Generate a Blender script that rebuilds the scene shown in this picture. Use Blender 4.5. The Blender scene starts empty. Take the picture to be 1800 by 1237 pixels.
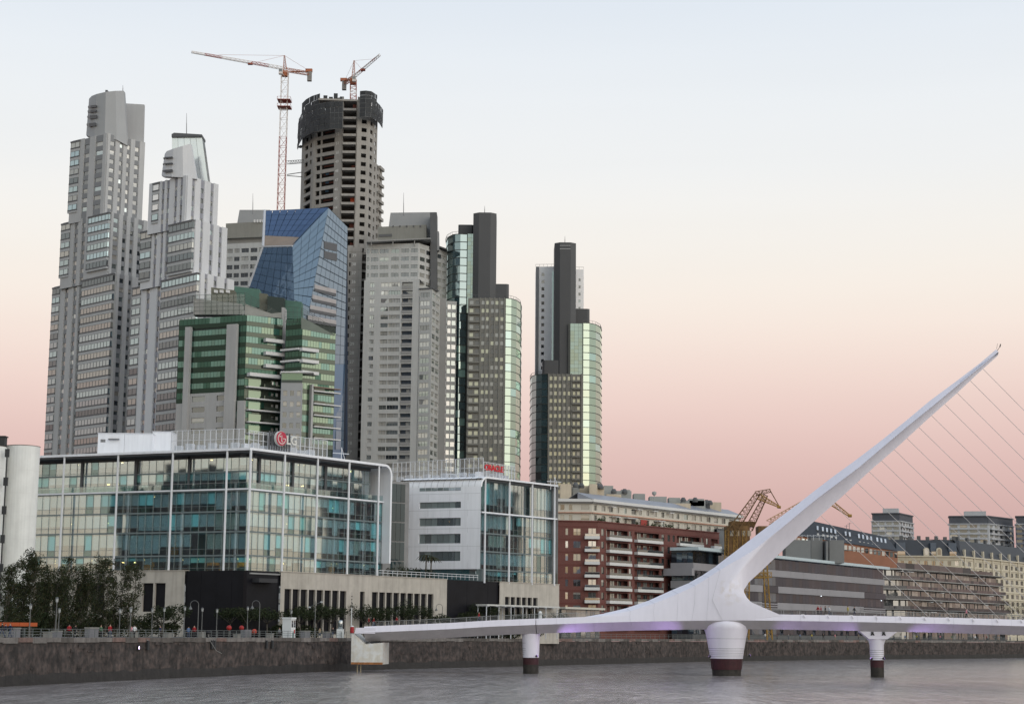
import bpy, math, random
from mathutils import Vector, Matrix
random.seed(11)
SC = bpy.context.scene
COL = SC.collection
R_ = math.radians

# ------------------------------------------------------------------ camera
FPX, CXP, CYP = 3070.0, 900.0, 618.5
CAMZ = 6.5
cam = bpy.data.cameras.new('camera')
cam.sensor_fit = 'HORIZONTAL'; cam.sensor_width = 36.0
cam.lens = FPX / 1800.0 * 36.0
cam.clip_start = 1.0; cam.clip_end = 20000.0
CAM = bpy.data.objects.new('camera', cam); COL.objects.link(CAM)
ROT = Matrix.Rotation(R_(90 + 9.15), 3, 'X') @ Matrix.Rotation(R_(0.5), 3, 'Z')
CAM.matrix_world = Matrix.Translation((0, 0, CAMZ)) @ ROT.to_4x4()
SC.camera = CAM

# ------------------------------------------------------------------ sky
W = bpy.data.worlds.new('World'); SC.world = W; W.use_nodes = True
nt = W.node_tree; nt.nodes.clear()
def wn(t, **k):
    n = nt.nodes.new(t)
    for a, b in k.items(): setattr(n, a, b)
    return n
wl = nt.links.new
out = wn('ShaderNodeOutputWorld'); bg = wn('ShaderNodeBackground'); wl(bg.outputs[0], out.inputs[0])
geo = wn('ShaderNodeTexCoord'); sep = wn('ShaderNodeSeparateXYZ'); wl(geo.outputs['Generated'], sep.inputs[0])
asn = wn('ShaderNodeMath', operation='ARCSINE'); wl(sep.outputs[2], asn.inputs[0])
el = wn('ShaderNodeMath', operation='MULTIPLY'); wl(asn.outputs[0], el.inputs[0]); el.inputs[1].default_value = 2 / math.pi
def ramp(stops):
    r = wn('ShaderNodeValToRGB'); cr = r.color_ramp; cr.interpolation = 'B_SPLINE'
    for i, (deg, c) in enumerate(stops):
        e = cr.elements[i] if i < 2 else cr.elements.new(deg / 90.0)
        e.position = deg / 90.0; e.color = (*c, 1)
    wl(el.outputs[0], r.inputs[0]); return r
east = ramp([(0, (.47, .285, .29)), (90, (.33, .42, .58)), (3.2, (.575, .365, .365)), (5, (.675, .445, .43)), (6.8, (.77, .55, .515)), (8.6, (.875, .69, .625)),
             (10.5, (.905, .80, .72)), (12.4, (.90, .85, .79)), (15, (.865, .865, .86)), (20.5, (.775, .83, .895)), (45, (.48, .58, .74))])
west = ramp([(0, (.70, .57, .40)), (90, (.31, .40, .56)), (4, (.83, .77, .645)), (9, (.91, .90, .80)), (15, (.90, .94, .90)), (24, (.78, .88, .93)), (45, (.53, .64, .79))])
sdir = Vector((.35, -.94, 0)).normalized(); LDIR = Vector((.74, -.67, 0)).normalized()
dot = wn('ShaderNodeVectorMath', operation='DOT_PRODUCT'); wl(geo.outputs['Generated'], dot.inputs[0]); dot.inputs[1].default_value = sdir
mr = wn('ShaderNodeMapRange', interpolation_type='SMOOTHSTEP'); wl(dot.outputs['Value'], mr.inputs[0])
mr.inputs[1].default_value = -.72; mr.inputs[2].default_value = .30
mx = wn('ShaderNodeMix', data_type='RGBA'); wl(mr.outputs[0], mx.inputs[0]); wl(east.outputs[0], mx.inputs[6]); wl(west.outputs[0], mx.inputs[7])
sky = wn('ShaderNodeTexSky', sky_type='NISHITA'); sky.sun_disc = False
SUN_EL = R_(5.0); SUN_AZ = math.atan2(sdir.x, sdir.y)
sky.sun_elevation = SUN_EL; sky.sun_rotation = SUN_AZ
add = wn('ShaderNodeMix', data_type='RGBA', blend_type='ADD'); add.inputs[0].default_value = .012
wl(mx.outputs[2], add.inputs[6]); wl(sky.outputs[0], add.inputs[7])
hz = wn('ShaderNodeMapping'); hz.inputs['Scale'].default_value = (1.2, 1.2, 14); wl(geo.outputs['Generated'], hz.inputs[0])
hn = wn('ShaderNodeTexNoise'); hn.inputs['Scale'].default_value = 1.6; hn.inputs['Detail'].default_value = 4; wl(hz.outputs[0], hn.inputs['Vector'])     # faint veils of high haze
hr = wn('ShaderNodeMapRange'); wl(hn.outputs[0], hr.inputs[0]); hr.inputs[1].default_value = .3; hr.inputs[2].default_value = .7; hr.inputs[3].default_value = .988; hr.inputs[4].default_value = 1.012
hs = wn('ShaderNodeVectorMath', operation='SCALE'); wl(add.outputs[2], hs.inputs[0]); wl(hr.outputs[0], hs.inputs['Scale']); wl(hs.outputs[0], bg.inputs[0]); bg.inputs[1].default_value = 1.0

# ------------------------------------------------------------------ sun (just set, very soft)
sl = bpy.data.lights.new('sun', 'SUN'); sl.energy = 1.7; sl.angle = R_(75); sl.color = (1.0, .93, .84)
SUNO = bpy.data.objects.new('sun', sl); COL.objects.link(SUNO)
sv = Vector((LDIR.x * math.cos(R_(22)), LDIR.y * math.cos(R_(22)), math.sin(R_(22))))
SUNO.matrix_world = Matrix.Translation((60, -120, 200)) @ sv.to_track_quat('Z', 'Y').to_matrix().to_4x4()
SC.view_settings.view_transform = 'Standard'; SC.view_settings.look = 'None'
SC.view_settings.exposure = 0.0; SC.view_settings.gamma = 1.0
SC.view_settings.use_curve_mapping = False

# ------------------------------------------------------------------ picture -> place
CO = Vector((0, 0, CAMZ))
def ray(px, py): return ROT @ Vector(((px - CXP) / FPX, -(py - CYP) / FPX, -1.0))
def P(px, py, Y):
    d = ray(px, py); return CO + d * (Y / d.y)
def G(px, Y, py=900):
    p = P(px, py, Y); return (p.x, p.y)
def Zp(px, py, Y): return P(px, py, Y).z
def PZ(px, py, z):
    d = ray(px, py); return CO + d * ((z - CAMZ) / d.z)
ZQ = 5.5      # promenade level above the water

# ------------------------------------------------------------------ materials
MAT = {}
def node(t, ty, **k):
    n = t.nodes.new(ty)
    for a, b in k.items(): setattr(n, a, b)
    return n
def mat(name, col, rough=.7, metal=0.0, var=.10, scale=.35, streak=0.0, bump=0.0, bscale=3.0, spec=.4, grid=None, col2=None):
    """painted / mineral surface: base colour with cloudy variation, optional vertical rain streaks, optional relief"""
    if name in MAT: return MAT[name]
    m = bpy.data.materials.new(name); m.use_nodes = True; t = m.node_tree; b = t.nodes['Principled BSDF']; L = t.links.new
    b.inputs['Roughness'].default_value = rough; b.inputs['Metallic'].default_value = metal
    b.inputs['Specular IOR Level'].default_value = spec
    g = node(t, 'ShaderNodeNewGeometry')
    n1 = node(t, 'ShaderNodeTexNoise'); n1.inputs['Scale'].default_value = scale; n1.inputs['Detail'].default_value = 5; n1.inputs['Roughness'].default_value = .62
    L(g.outputs['Position'], n1.inputs['Vector'])
    r1 = node(t, 'ShaderNodeMapRange'); L(n1.outputs[0], r1.inputs[0]); r1.inputs[1].default_value = .3; r1.inputs[2].default_value = .7
    r1.inputs[3].default_value = 1 - var; r1.inputs[4].default_value = 1 + var
    fac = r1.outputs[0]
    if streak:
        mp = node(t, 'ShaderNodeMapping'); mp.inputs['Scale'].default_value = (1.1, 1.1, .07); L(g.outputs['Position'], mp.inputs[0])
        n2 = node(t, 'ShaderNodeTexNoise'); n2.inputs['Scale'].default_value = 1.3; n2.inputs['Detail'].default_value = 4; L(mp.outputs[0], n2.inputs['Vector'])
        r2 = node(t, 'ShaderNodeMapRange'); L(n2.outputs[0], r2.inputs[0]); r2.inputs[1].default_value = .42; r2.inputs[2].default_value = .72
        r2.inputs[3].default_value = 1.0; r2.inputs[4].default_value = 1 - streak
        mu = node(t, 'ShaderNodeMath', operation='MULTIPLY'); L(fac, mu.inputs[0]); L(r2.outputs[0], mu.inputs[1]); fac = mu.outputs[0]
    base = node(t, 'ShaderNodeRGB'); base.outputs[0].default_value = (*col, 1); src = base.outputs[0]
    if col2:
        n3 = node(t, 'ShaderNodeTexNoise'); n3.inputs['Scale'].default_value = scale * 2.3; n3.inputs['Detail'].default_value = 6; L(g.outputs['Position'], n3.inputs['Vector'])
        r3 = node(t, 'ShaderNodeMapRange'); L(n3.outputs[0], r3.inputs[0]); r3.inputs[1].default_value = .42; r3.inputs[2].default_value = .62
        m3 = node(t, 'ShaderNodeMix', data_type='RGBA'); L(r3.outputs[0], m3.inputs[0]); L(src, m3.inputs[6]); m3.inputs[7].default_value = (*col2, 1); src = m3.outputs[2]
    ml = node(t, 'ShaderNodeVectorMath', operation='SCALE'); L(src, ml.inputs[0]); L(fac, ml.inputs['Scale'])
    L(ml.outputs[0], b.inputs['Base Color'])
    if bump:
        nb = node(t, 'ShaderNodeTexNoise'); nb.inputs['Scale'].default_value = bscale; nb.inputs['Detail'].default_value = 4; L(g.outputs['Position'], nb.inputs['Vector'])
        bu = node(t, 'ShaderNodeBump'); bu.inputs['Strength'].default_value = bump; bu.inputs['Distance'].default_value = .1; L(nb.outputs[0], bu.inputs['Height']); L(bu.outputs[0], b.inputs['Normal'])
    MAT[name] = m; return m
def glass(name, col, refl=.45, tint=(1, 1, 1), rough=.03, wav=.012, wsc=.35, tilt=.02, var=.25, see=0.0, seecol=(.5, .7, .7), half=None):
    """coated window glass: what is seen inside (blinds, dark rooms) under a mirror-like coat; every pane tilts a trifle.
    see > 0 makes it truly transparent (tinted) so that what stands behind it shows."""
    if name in MAT: return MAT[name]
    m = bpy.data.materials.new(name); m.use_nodes = True; t = m.node_tree; t.nodes.clear(); L = t.links.new
    o = node(t, 'ShaderNodeOutputMaterial'); g = node(t, 'ShaderNodeNewGeometry'); oi = node(t, 'ShaderNodeObjectInfo')
    wnz = node(t, 'ShaderNodeTexWhiteNoise', noise_dimensions='1D'); L(oi.outputs['Random'], wnz.inputs['W'])
    sb = node(t, 'ShaderNodeVectorMath', operation='SUBTRACT'); L(wnz.outputs['Color'], sb.inputs[0]); sb.inputs[1].default_value = (.5, .5, .5)
    s1 = node(t, 'ShaderNodeVectorMath', operation='SCALE'); L(sb.outputs[0], s1.inputs[0]); s1.inputs['Scale'].default_value = tilt
    nz = node(t, 'ShaderNodeTexNoise'); nz.inputs['Scale'].default_value = wsc; nz.inputs['Detail'].default_value = 2; L(g.outputs['Position'], nz.inputs['Vector'])
    s2 = node(t, 'ShaderNodeVectorMath', operation='SUBTRACT'); L(nz.outputs['Color'], s2.inputs[0]); s2.inputs[1].default_value = (.5, .5, .5)
    s3 = node(t, 'ShaderNodeVectorMath', operation='SCALE'); L(s2.outputs[0], s3.inputs[0]); s3.inputs['Scale'].default_value = wav * 2
    a1 = node(t, 'ShaderNodeVectorMath', operation='ADD'); L(s1.outputs[0], a1.inputs[0]); L(s3.outputs[0], a1.inputs[1])
    a2 = node(t, 'ShaderNodeVectorMath', operation='ADD'); L(a1.outputs[0], a2.inputs[0]); L(g.outputs['Normal'], a2.inputs[1])
    nn = node(t, 'ShaderNodeVectorMath', operation='NORMALIZE'); L(a2.outputs[0], nn.inputs[0])
    gl = node(t, 'ShaderNodeBsdfGlossy'); gl.inputs['Color'].default_value = (*tint, 1); gl.inputs['Roughness'].default_value = rough; L(nn.outputs[0], gl.inputs['Normal'])
    mix = node(t, 'ShaderNodeMixShader')
    lw = node(t, 'ShaderNodeLayerWeight'); pw = node(t, 'ShaderNodeMath', operation='POWER'); L(lw.outputs['Facing'], pw.inputs[0]); pw.inputs[1].default_value = 4
    ad = node(t, 'ShaderNodeMath', operation='MULTIPLY_ADD', use_clamp=True); L(pw.outputs[0], ad.inputs[0]); ad.inputs[1].default_value = .6; ad.inputs[2].default_value = refl
    L(ad.outputs[0], mix.inputs[0])
    if see:
        tr = node(t, 'ShaderNodeBsdfTransparent'); tr.inputs['Color'].default_value = (*seecol, 1); L(tr.outputs[0], mix.inputs[1])
    else:
        df = node(t, 'ShaderNodeBsdfDiffuse')
        rr = node(t, 'ShaderNodeMapRange'); L(wnz.outputs['Value'], rr.inputs[0]); rr.inputs[3].default_value = 1 - var; rr.inputs[4].default_value = 1 + var
        ml = node(t, 'ShaderNodeVectorMath', operation='SCALE'); ml.inputs[0].default_value = col; L(rr.outputs[0], ml.inputs['Scale'])
        cs = ml.outputs[0]
        if half:      # a blind drawn down to a different height in every window
            tc = node(t, 'ShaderNodeTexCoord'); sz = node(t, 'ShaderNodeSeparateXYZ'); L(tc.outputs['Generated'], sz.inputs[0])
            w2 = node(t, 'ShaderNodeTexWhiteNoise', noise_dimensions='1D'); a3 = node(t, 'ShaderNodeMath', operation='ADD'); L(oi.outputs['Random'], a3.inputs[0]); a3.inputs[1].default_value = 3.7; L(a3.outputs[0], w2.inputs['W'])
            lv = node(t, 'ShaderNodeMapRange'); L(w2.outputs['Value'], lv.inputs[0]); lv.inputs[3].default_value = .05; lv.inputs[4].default_value = 1.5
            gt = node(t, 'ShaderNodeMath', operation='GREATER_THAN'); L(sz.outputs[2], gt.inputs[0]); L(lv.outputs[0], gt.inputs[1])
            hm = node(t, 'ShaderNodeMix', data_type='RGBA'); L(gt.outputs[0], hm.inputs[0]); L(cs, hm.inputs[6]); hm.inputs[7].default_value = (*half, 1); cs = hm.outputs[2]
        L(cs, df.inputs['Color']); L(df.outputs[0], mix.inputs[1])
    L(gl.outputs[0], mix.inputs[2]); L(mix.outputs[0], o.inputs[0])
    MAT[name] = m; return m
def emit(name, col, s):
    if name in MAT: return MAT[name]
    m = bpy.data.materials.new(name); m.use_nodes = True; b = m.node_tree.nodes['Principled BSDF']
    b.inputs['Base Color'].default_value = (*col, 1); b.inputs['Emission Color'].default_value = (*col, 1); b.inputs['Emission Strength'].default_value = s
    MAT[name] = m; return m

# ------------------------------------------------------------------ mesh building
class MB:
    def __init__(s): s.v = []; s.f = []; s.m = []
    def pts(s, ps):
        i = len(s.v); s.v.extend(Vector(p) for p in ps); return i
    def poly(s, ps, mi=0):
        i = s.pts(ps); s.f.append(tuple(range(i, i + len(ps)))); s.m.append(mi)
    def obox(s, o, a, b, c, mi=0):
        o, a, b, c = Vector(o), Vector(a), Vector(b), Vector(c)
        i = s.pts([o, o + a, o + a + b, o + b, o + c, o + a + c, o + a + b + c, o + b + c])
        fs = [(0, 3, 2, 1), (4, 5, 6, 7), (0, 1, 5, 4), (1, 2, 6, 5), (2, 3, 7, 6), (3, 0, 4, 7)]
        if a.cross(b).dot(c) < 0: fs = [f[::-1] for f in fs]
        for f in fs: s.f.append(tuple(i + k for k in f)); s.m.append(mi)
    def box(s, x0, x1, y0, y1, z0, z1, mi=0): s.obox((x0, y0, z0), (x1 - x0, 0, 0), (0, y1 - y0, 0), (0, 0, z1 - z0), mi)
    def fbox(s, F, u0, u1, z0, z1, n0, n1, mi=0):
        s.obox(F.pt(u0, z0, n1), F.t * (u1 - u0), F.n * (n0 - n1), Vector((0, 0, z1 - z0)), mi)
    def prism(s, poly, z0, z1, mi=0, cap=True):
        n = len(poly); i = s.pts([(p[0], p[1], z0) for p in poly] + [(p[0], p[1], z1) for p in poly])
        ar = sum(poly[k][0] * poly[(k + 1) % n][1] - poly[(k + 1) % n][0] * poly[k][1] for k in range(n))
        for k in range(n):
            j = (k + 1) % n; f = (i + k, i + j, i + n + j, i + n + k); s.f.append(f if ar > 0 else f[::-1]); s.m.append(mi)
        if cap:
            f = tuple(range(i + n, i + 2 * n)); s.f.append(f if ar > 0 else f[::-1]); s.m.append(mi)
            f = tuple(range(i, i + n)); s.f.append(f[::-1] if ar > 0 else f); s.m.append(mi)
    def tube(s, p0, p1, r0, r1=None, n=6, mi=0, cap=True):
        p0, p1 = Vector(p0), Vector(p1); r1 = r0 if r1 is None else r1
        d = (p1 - p0)
        if d.length < 1e-6: return
        d.normalize(); a = d.orthogonal().normalized(); b = d.cross(a)
        i = s.pts([p0 + (a * math.cos(2 * math.pi * k / n) + b * math.sin(2 * math.pi * k / n)) * r0 for k in range(n)] +
                  [p1 + (a * math.cos(2 * math.pi * k / n) + b * math.sin(2 * math.pi * k / n)) * r1 for k in range(n)])
        for k in range(n):
            j = (k + 1) % n; s.f.append((i + k, i + j, i + n + j, i + n + k)); s.m.append(mi)
        if cap:
            s.f.append(tuple(range(i + n, i + 2 * n))); s.m.append(mi); s.f.append(tuple(range(i, i + n))[::-1]); s.m.append(mi)
    def path(s, ps, r, n=6, mi=0):
        for a, b in zip(ps, ps[1:]): s.tube(a, b, r, r, n, mi)
    def lathe(s, c, prof, n=20, mi=0, mis=None, a0=0, a1=2 * math.pi):
        full = abs(a1 - a0 - 2 * math.pi) < 1e-6; m = n if full else n + 1
        i = s.pts([(c[0] + r * math.cos(a0 + (a1 - a0) * k / n), c[1] + r * math.sin(a0 + (a1 - a0) * k / n), c[2] + z) for r, z in prof for k in range(m)])
        for q in range(len(prof) - 1):
            for k in range(n):
                j = (k + 1) % m; s.f.append((i + q * m + k, i + q * m + j, i + (q + 1) * m + j, i + (q + 1) * m + k)); s.m.append(mis[q] if mis else mi)
        if full:
            s.f.append(tuple(i + (len(prof) - 1) * m + k for k in range(m))); s.m.append(mis[-1] if mis else mi)
            s.f.append(tuple(i + k for k in range(m))[::-1]); s.m.append(mi)
    def gwall(s, F, us, zs, holes, depth, mi=0, mir=None, dark=(), mid=1):
        """wall sheet on face F over the grid us x zs with recessed openings at holes {(i, j)}"""
        mir = mi if mir is None else mir
        nu, nz = len(us) - 1, len(zs) - 1
        for j in range(nz):
            i = 0
            while i < nu:
                if (i, j) in holes:
                    a, b, c, d = us[i], us[i + 1], zs[j], zs[j + 1]
                    q = [(a, c), (b, c), (b, d), (a, d)]
                    for k in range(4):
                        p0, p1 = q[k], q[(k + 1) % 4]
                        s.poly([F.pt(p0[0], p0[1], 0), F.pt(p1[0], p1[1], 0), F.pt(p1[0], p1[1], -depth), F.pt(p0[0], p0[1], -depth)], mir)
                    i += 1
                else:
                    k = i
                    while k < nu and (k, j) not in holes and (k in dark) == (i in dark): k += 1
                    s.poly([F.pt(us[i], zs[j]), F.pt(us[k], zs[j]), F.pt(us[k], zs[j + 1]), F.pt(us[i], zs[j + 1])], mid if i in dark else mi); i = k
    def lattice(s, p0, p1, w0, w1, seg, r, mis=(0,), tri=False, up=None):
        p0, p1 = Vector(p0), Vector(p1); d = (p1 - p0).normalized()
        up = Vector(up) if up else (Vector((0, 0, 1)) if abs(d.z) < .9 else Vector((0, 1, 0)))
        a = d.cross(up).normalized(); b = a.cross(d).normalized()
        cs = [(-1, 0), (1, 0), (0, 1.5)] if tri else [(-1, -1), (1, -1), (1, 1), (-1, 1)]
        def ring(k):
            f = k / seg; w = (w0 + (w1 - w0) * f) / 2; c = p0 + (p1 - p0) * f
            return [c + a * x * w + b * y * w for x, y in cs]
        n = len(cs); prev = ring(0)
        for k in range(seg):
            cur = ring(k + 1); mi = mis[k * len(mis) // seg] if len(mis) > 2 else mis[k % len(mis)]
            for q in range(n):
                q2 = (q + 1) % n
                s.tube(prev[q], cur[q], r, r, 4, mi, False)
                s.tube(prev[q], cur[q2] if k % 2 else cur[q2], r * .62, None, 4, mi, False)
                s.tube(cur[q], cur[q2], r * .6, None, 4, mi, False)
            prev = cur
    def mesh(s, name, mats, origin=(0, 0, 0), smooth=False):
        o = Vector(origin); me = bpy.data.meshes.new(name)
        me.from_pydata([tuple(v - o) for v in s.v], [], s.f)
        for m in (mats if isinstance(mats, (list, tuple)) else [mats]): me.materials.append(m)
        if any(s.m): me.polygons.foreach_set('material_index', s.m)
        if smooth: me.polygons.foreach_set('use_smooth', [True] * len(s.f))
        me.update(); return me

class F:
    """an upright facade plane from a to b (left to right seen from outside)"""
    def __init__(s, a, b):
        s.a = Vector((a[0], a[1])); s.b = Vector((b[0], b[1])); d = s.b - s.a; s.L = d.length; d.normalize()
        s.t = Vector((d.x, d.y, 0)); s.n = Vector((d.y, -d.x, 0))
    def pt(s, u, z, n=0.0): return Vector((s.a.x + s.t.x * u + s.n.x * n, s.a.y + s.t.y * u + s.n.y * n, z))
    def uz(s, px, py, n=0.0):
        d = ray(px, py); o = s.pt(0, 0, n); k = (o - CO).dot(s.n) / d.dot(s.n); p = CO + d * k
        return (p - o).dot(s.t), p.z
    def u(s, px, py=900): return s.uz(px, py)[0]
    def z(s, px, py): return s.uz(px, py)[1]

WM = {}
def place(o, M, parent):
    WM[o.name] = M
    if parent:
        o.parent = parent; o.matrix_parent_inverse = WM[parent.name].inverted()
    o.matrix_basis = M
def tag(o, label=None, cat=None, group=None, kind=None):
    if label: o['label'] = label
    if cat: o['category'] = cat
    if group: o['group'] = group
    if kind: o['kind'] = kind
    return o
def build(mb, name, mats, parent=None, origin=None, smooth=False, kind=None):
    if origin is None: origin = WM[parent.name].to_translation() if parent else (0, 0, 0)
    o = bpy.data.objects.new(name, mb.mesh(name, mats, origin, smooth)); COL.objects.link(o)
    place(o, Matrix.Translation(origin), parent)
    if kind: o['kind'] = kind
    return o
def thing(name, label, cat, loc, group=None):
    o = bpy.data.objects.new(name, None); o.empty_display_size = 1; COL.objects.link(o)
    place(o, Matrix.Translation(loc), None); return tag(o, label, cat, group)
UB = {}
def ubox(m):
    if m.name not in UB:
        b = MB(); b.box(0, 1, 0, 1, 0, 1); UB[m.name] = b.mesh('panel_' + m.name, m)
    return UB[m.name]
def piece(name, m, parent, Fc, u0, u1, z0, z1, n0, n1):
    """one flat board / pane / slab as an object of its own that shares a unit-box mesh"""
    o = bpy.data.objects.new(name, ubox(m)); COL.objects.link(o)
    p = Fc.pt(u0, z0, n1); t = Fc.t * (u1 - u0); n = Fc.n * (n0 - n1)
    place(o, Matrix(((t.x, n.x, 0, p.x), (t.y, n.y, 0, p.y), (0, 0, z1 - z0, p.z), (0, 0, 0, 1))), parent); return o
def copies(src, parent, M):
    o = src.copy(); COL.objects.link(o); place(o, M, parent); return o
def copy_thing(src, loc, rz=0, sc=1.0, label=None):
    M0 = WM[src.name]; M1 = Matrix.Translation(loc) @ Matrix.Rotation(rz, 4, 'Z') @ Matrix.Scale(sc, 4)
    def rec(o, parent):
        c = o.copy(); COL.objects.link(c); place(c, M1 @ M0.inverted() @ WM[o.name], parent)
        for ch in KIDS.get(o.name, []): rec(ch, c)
        return c
    c = rec(src, None)
    if label: c['label'] = label
    return c
KIDS = {}
def kids(o, *ch): KIDS.setdefault(o.name, []).extend(ch)

class Win:
    """collects the windows of one building: the 300 largest become objects, what is beyond is one mesh"""
    def __init__(s, parent, name='window', limit=290): s.p = parent; s.w = []; s.name = name; s.lim = limit; s.mull = MB()
    def add(s, Fc, u0, u1, z0, z1, n, m, mull=0, th=.08):
        s.w.append((abs((u1 - u0) * (z1 - z0)), Fc, u0, u1, z0, z1, n, m, th))
        for k in range(1, mull):
            u = u0 + (u1 - u0) * k / mull; s.mull.fbox(Fc, u - .05, u + .05, z0, z1, n, n + .09)
    def flush(s, mullmat=None):
        s.w.sort(key=lambda w: -w[0]); ms = []; rest = MB()
        for i, (ar, Fc, u0, u1, z0, z1, n, m, th) in enumerate(s.w):
            if i < s.lim: piece(s.name, m, s.p, Fc, u0, u1, z0, z1, n - th, n)
            else:
                if m not in ms: ms.append(m)
                rest.fbox(Fc, u0, u1, z0, z1, n - th, n, ms.index(m))
        if rest.f: build(rest, 'small_windows', ms, s.p, kind='stuff')
        if s.mull.f: build(s.mull, 'window_mullions', mullmat, s.p, kind='stuff')
def pick(pal):
    r = random.random() * sum(w for _, w in pal)
    for m, w in pal:
        r -= w
        if r <= 0: return m
    return pal[-1][0]
def facade(mb, win, Fc, z0, z1, fh, cols, pal, sill=.3, head=.86, depth=.25, mi=0, mull=0, top=0.0, skip=None, u0=0.0, u1=None, mulls=None, dark=False, mid=1):
    """punched wall: cols are (u0, u1) spans in metres; rows count down from the top"""
    u1 = Fc.L if u1 is None else u1
    rows = []; zt = z1 - top
    while zt - fh > z0 - .01: rows.append(zt); zt -= fh
    us = sorted({u0, u1, *[c for cc in cols for c in cc]}); zs = sorted({z0, z1, *[r - fh * (1 - sill) for r in rows], *[r - fh * (1 - head) for r in rows]})
    holes = set()
    for k, r in enumerate(rows):
        a, b = r - fh * (1 - sill), r - fh * (1 - head); j = zs.index(a)
        for ci, (c0, c1) in enumerate(cols):
            if skip and skip(k, ci): continue
            holes.add((us.index(c0), j)); i = us.index(c0)
            if win is not None and pal is not None: win.add(Fc, c0, c1, a, b, -depth + .08, pick(pal), (mulls[ci] if mulls else mull))
    mb.gwall(Fc, us, zs, holes, depth, mi, None, {us.index(c0) for c0, c1 in cols} if dark else (), mid); return rows
def back(mb, pts, z0, z1, mi=0, roof=True):
    """plain rear walls (open polyline L ... R, listed counter-clockwise) and a roof"""
    pass
def spans(Fc, pxs, py): return [(Fc.u(a, py), Fc.u(b, py)) for a, b in pxs]
def text_mesh(txt, size, depth, mt, bold=False):
    c = bpy.data.curves.new('lettering', 'FONT'); c.body = txt; c.size = size; c.extrude = depth / 2; c.align_x = 'CENTER'; c.align_y = 'CENTER'
    if bold: c.offset = size * .022
    c.resolution_u = 3
    o = bpy.data.objects.new('lettering', c); COL.objects.link(o); dg = bpy.context.evaluated_depsgraph_get()
    me = bpy.data.meshes.new_from_object(o.evaluated_get(dg)); bpy.data.objects.remove(o); bpy.data.curves.remove(c)
    me.materials.clear(); me.materials.append(mt); return me
def put_text(name, txt, size, depth, mt, Fc, u, z, n, parent, bold=False, sx=1.0):
    me = text_mesh(txt, size, depth, mt, bold); o = bpy.data.objects.new(name, me); COL.objects.link(o)
    p = Fc.pt(u, z, n); t = Fc.t * sx; nn = Fc.n
    place(o, Matrix(((t.x, 0, nn.x, p.x), (t.y, 0, nn.y, p.y), (0, 1, 0, p.z), (0, 0, 0, 1))), parent); return o
# ================================================================== SETTING
def block(mb, L, C, Rr, z0, z1, mi=0, roof=True, B=None):
    """rear walls and roof of a block whose two front faces L-C and C-R are built apart"""
    L, C, Rr = (Vector((p[0], p[1])) for p in (L, C, Rr)); B = L + Rr - C if B is None else Vector(B)
    for a, b in ((Rr, B), (B, L)):
        mb.poly([(a.x, a.y, z0), (b.x, b.y, z0), (b.x, b.y, z1), (a.x, a.y, z1)], mi)
    if roof: mb.poly([(L.x, L.y, z1), (C.x, C.y, z1), (Rr.x, Rr.y, z1), (B.x, B.y, z1)], mi)
    return B

# ---- water
def water_mat():
    m = bpy.data.materials.new('dock_water'); m.use_nodes = True; t = m.node_tree; b = t.nodes['Principled BSDF']; L = t.links.new
    g = node(t, 'ShaderNodeNewGeometry')
    b.inputs['Roughness'].default_value = .14; b.inputs['IOR'].default_value = 1.33
    def nz(sx, sy, sc, det, rough=.55):
        mp = node(t, 'ShaderNodeMapping'); mp.inputs['Scale'].default_value = (sx, sy, 1); L(g.outputs['Position'], mp.inputs[0])
        n = node(t, 'ShaderNodeTexNoise'); n.inputs['Scale'].default_value = sc; n.inputs['Detail'].default_value = det; n.inputs['Roughness'].default_value = rough
        L(mp.outputs[0], n.inputs['Vector']); return n.outputs[0]
    a = nz(.8, .16, 1.0, 4, .6); c = nz(1, .5, .07, 3); d = nz(1, .3, 2.6, 2)
    m1 = node(t, 'ShaderNodeMath', operation='MULTIPLY_ADD'); L(c, m1.inputs[0]); m1.inputs[1].default_value = 1.6; L(a, m1.inputs[2])
    m2 = node(t, 'ShaderNodeMath', operation='MULTIPLY_ADD'); L(d, m2.inputs[0]); m2.inputs[1].default_value = .22; L(m1.outputs[0], m2.inputs[2])
    st = nz(.45, .075, .9, 6, .72); sr = node(t, 'ShaderNodeMapRange'); L(st, sr.inputs[0]); sr.inputs[1].default_value = .35; sr.inputs[2].default_value = .65
    silt_ripple = node(t, 'ShaderNodeMix', data_type='RGBA'); L(sr.outputs[0], silt_ripple.inputs[0]); silt_ripple.inputs[6].default_value = (.17, .155, .153, 1); silt_ripple.inputs[7].default_value = (.40, .365, .362, 1); L(silt_ripple.outputs[2], b.inputs['Base Color'])  # turbid water colour; its pale and dark streaks also stand in for ripple light
    # wind: ruffled and smoother patches
    w = nz(.6, .25, .03, 3); wr = node(t, 'ShaderNodeMapRange'); L(w, wr.inputs[0]); wr.inputs[1].default_value = .38; wr.inputs[2].default_value = .62; wr.inputs[3].default_value = .55; wr.inputs[4].default_value = 1.0
    bu = node(t, 'ShaderNodeBump'); bu.inputs['Distance'].default_value = .55; L(wr.outputs[0], bu.inputs['Strength']); L(m2.outputs[0], bu.inputs['Height']); L(bu.outputs[0], b.inputs['Normal'])
    return m
mb = MB(); mb.poly([(-900, -500, 0), (1500, -500, 0), (1500, 1500, 0), (-900, 1500, 0)])
tag(build(mb, 'water', water_mat()), kind='structure')

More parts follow.
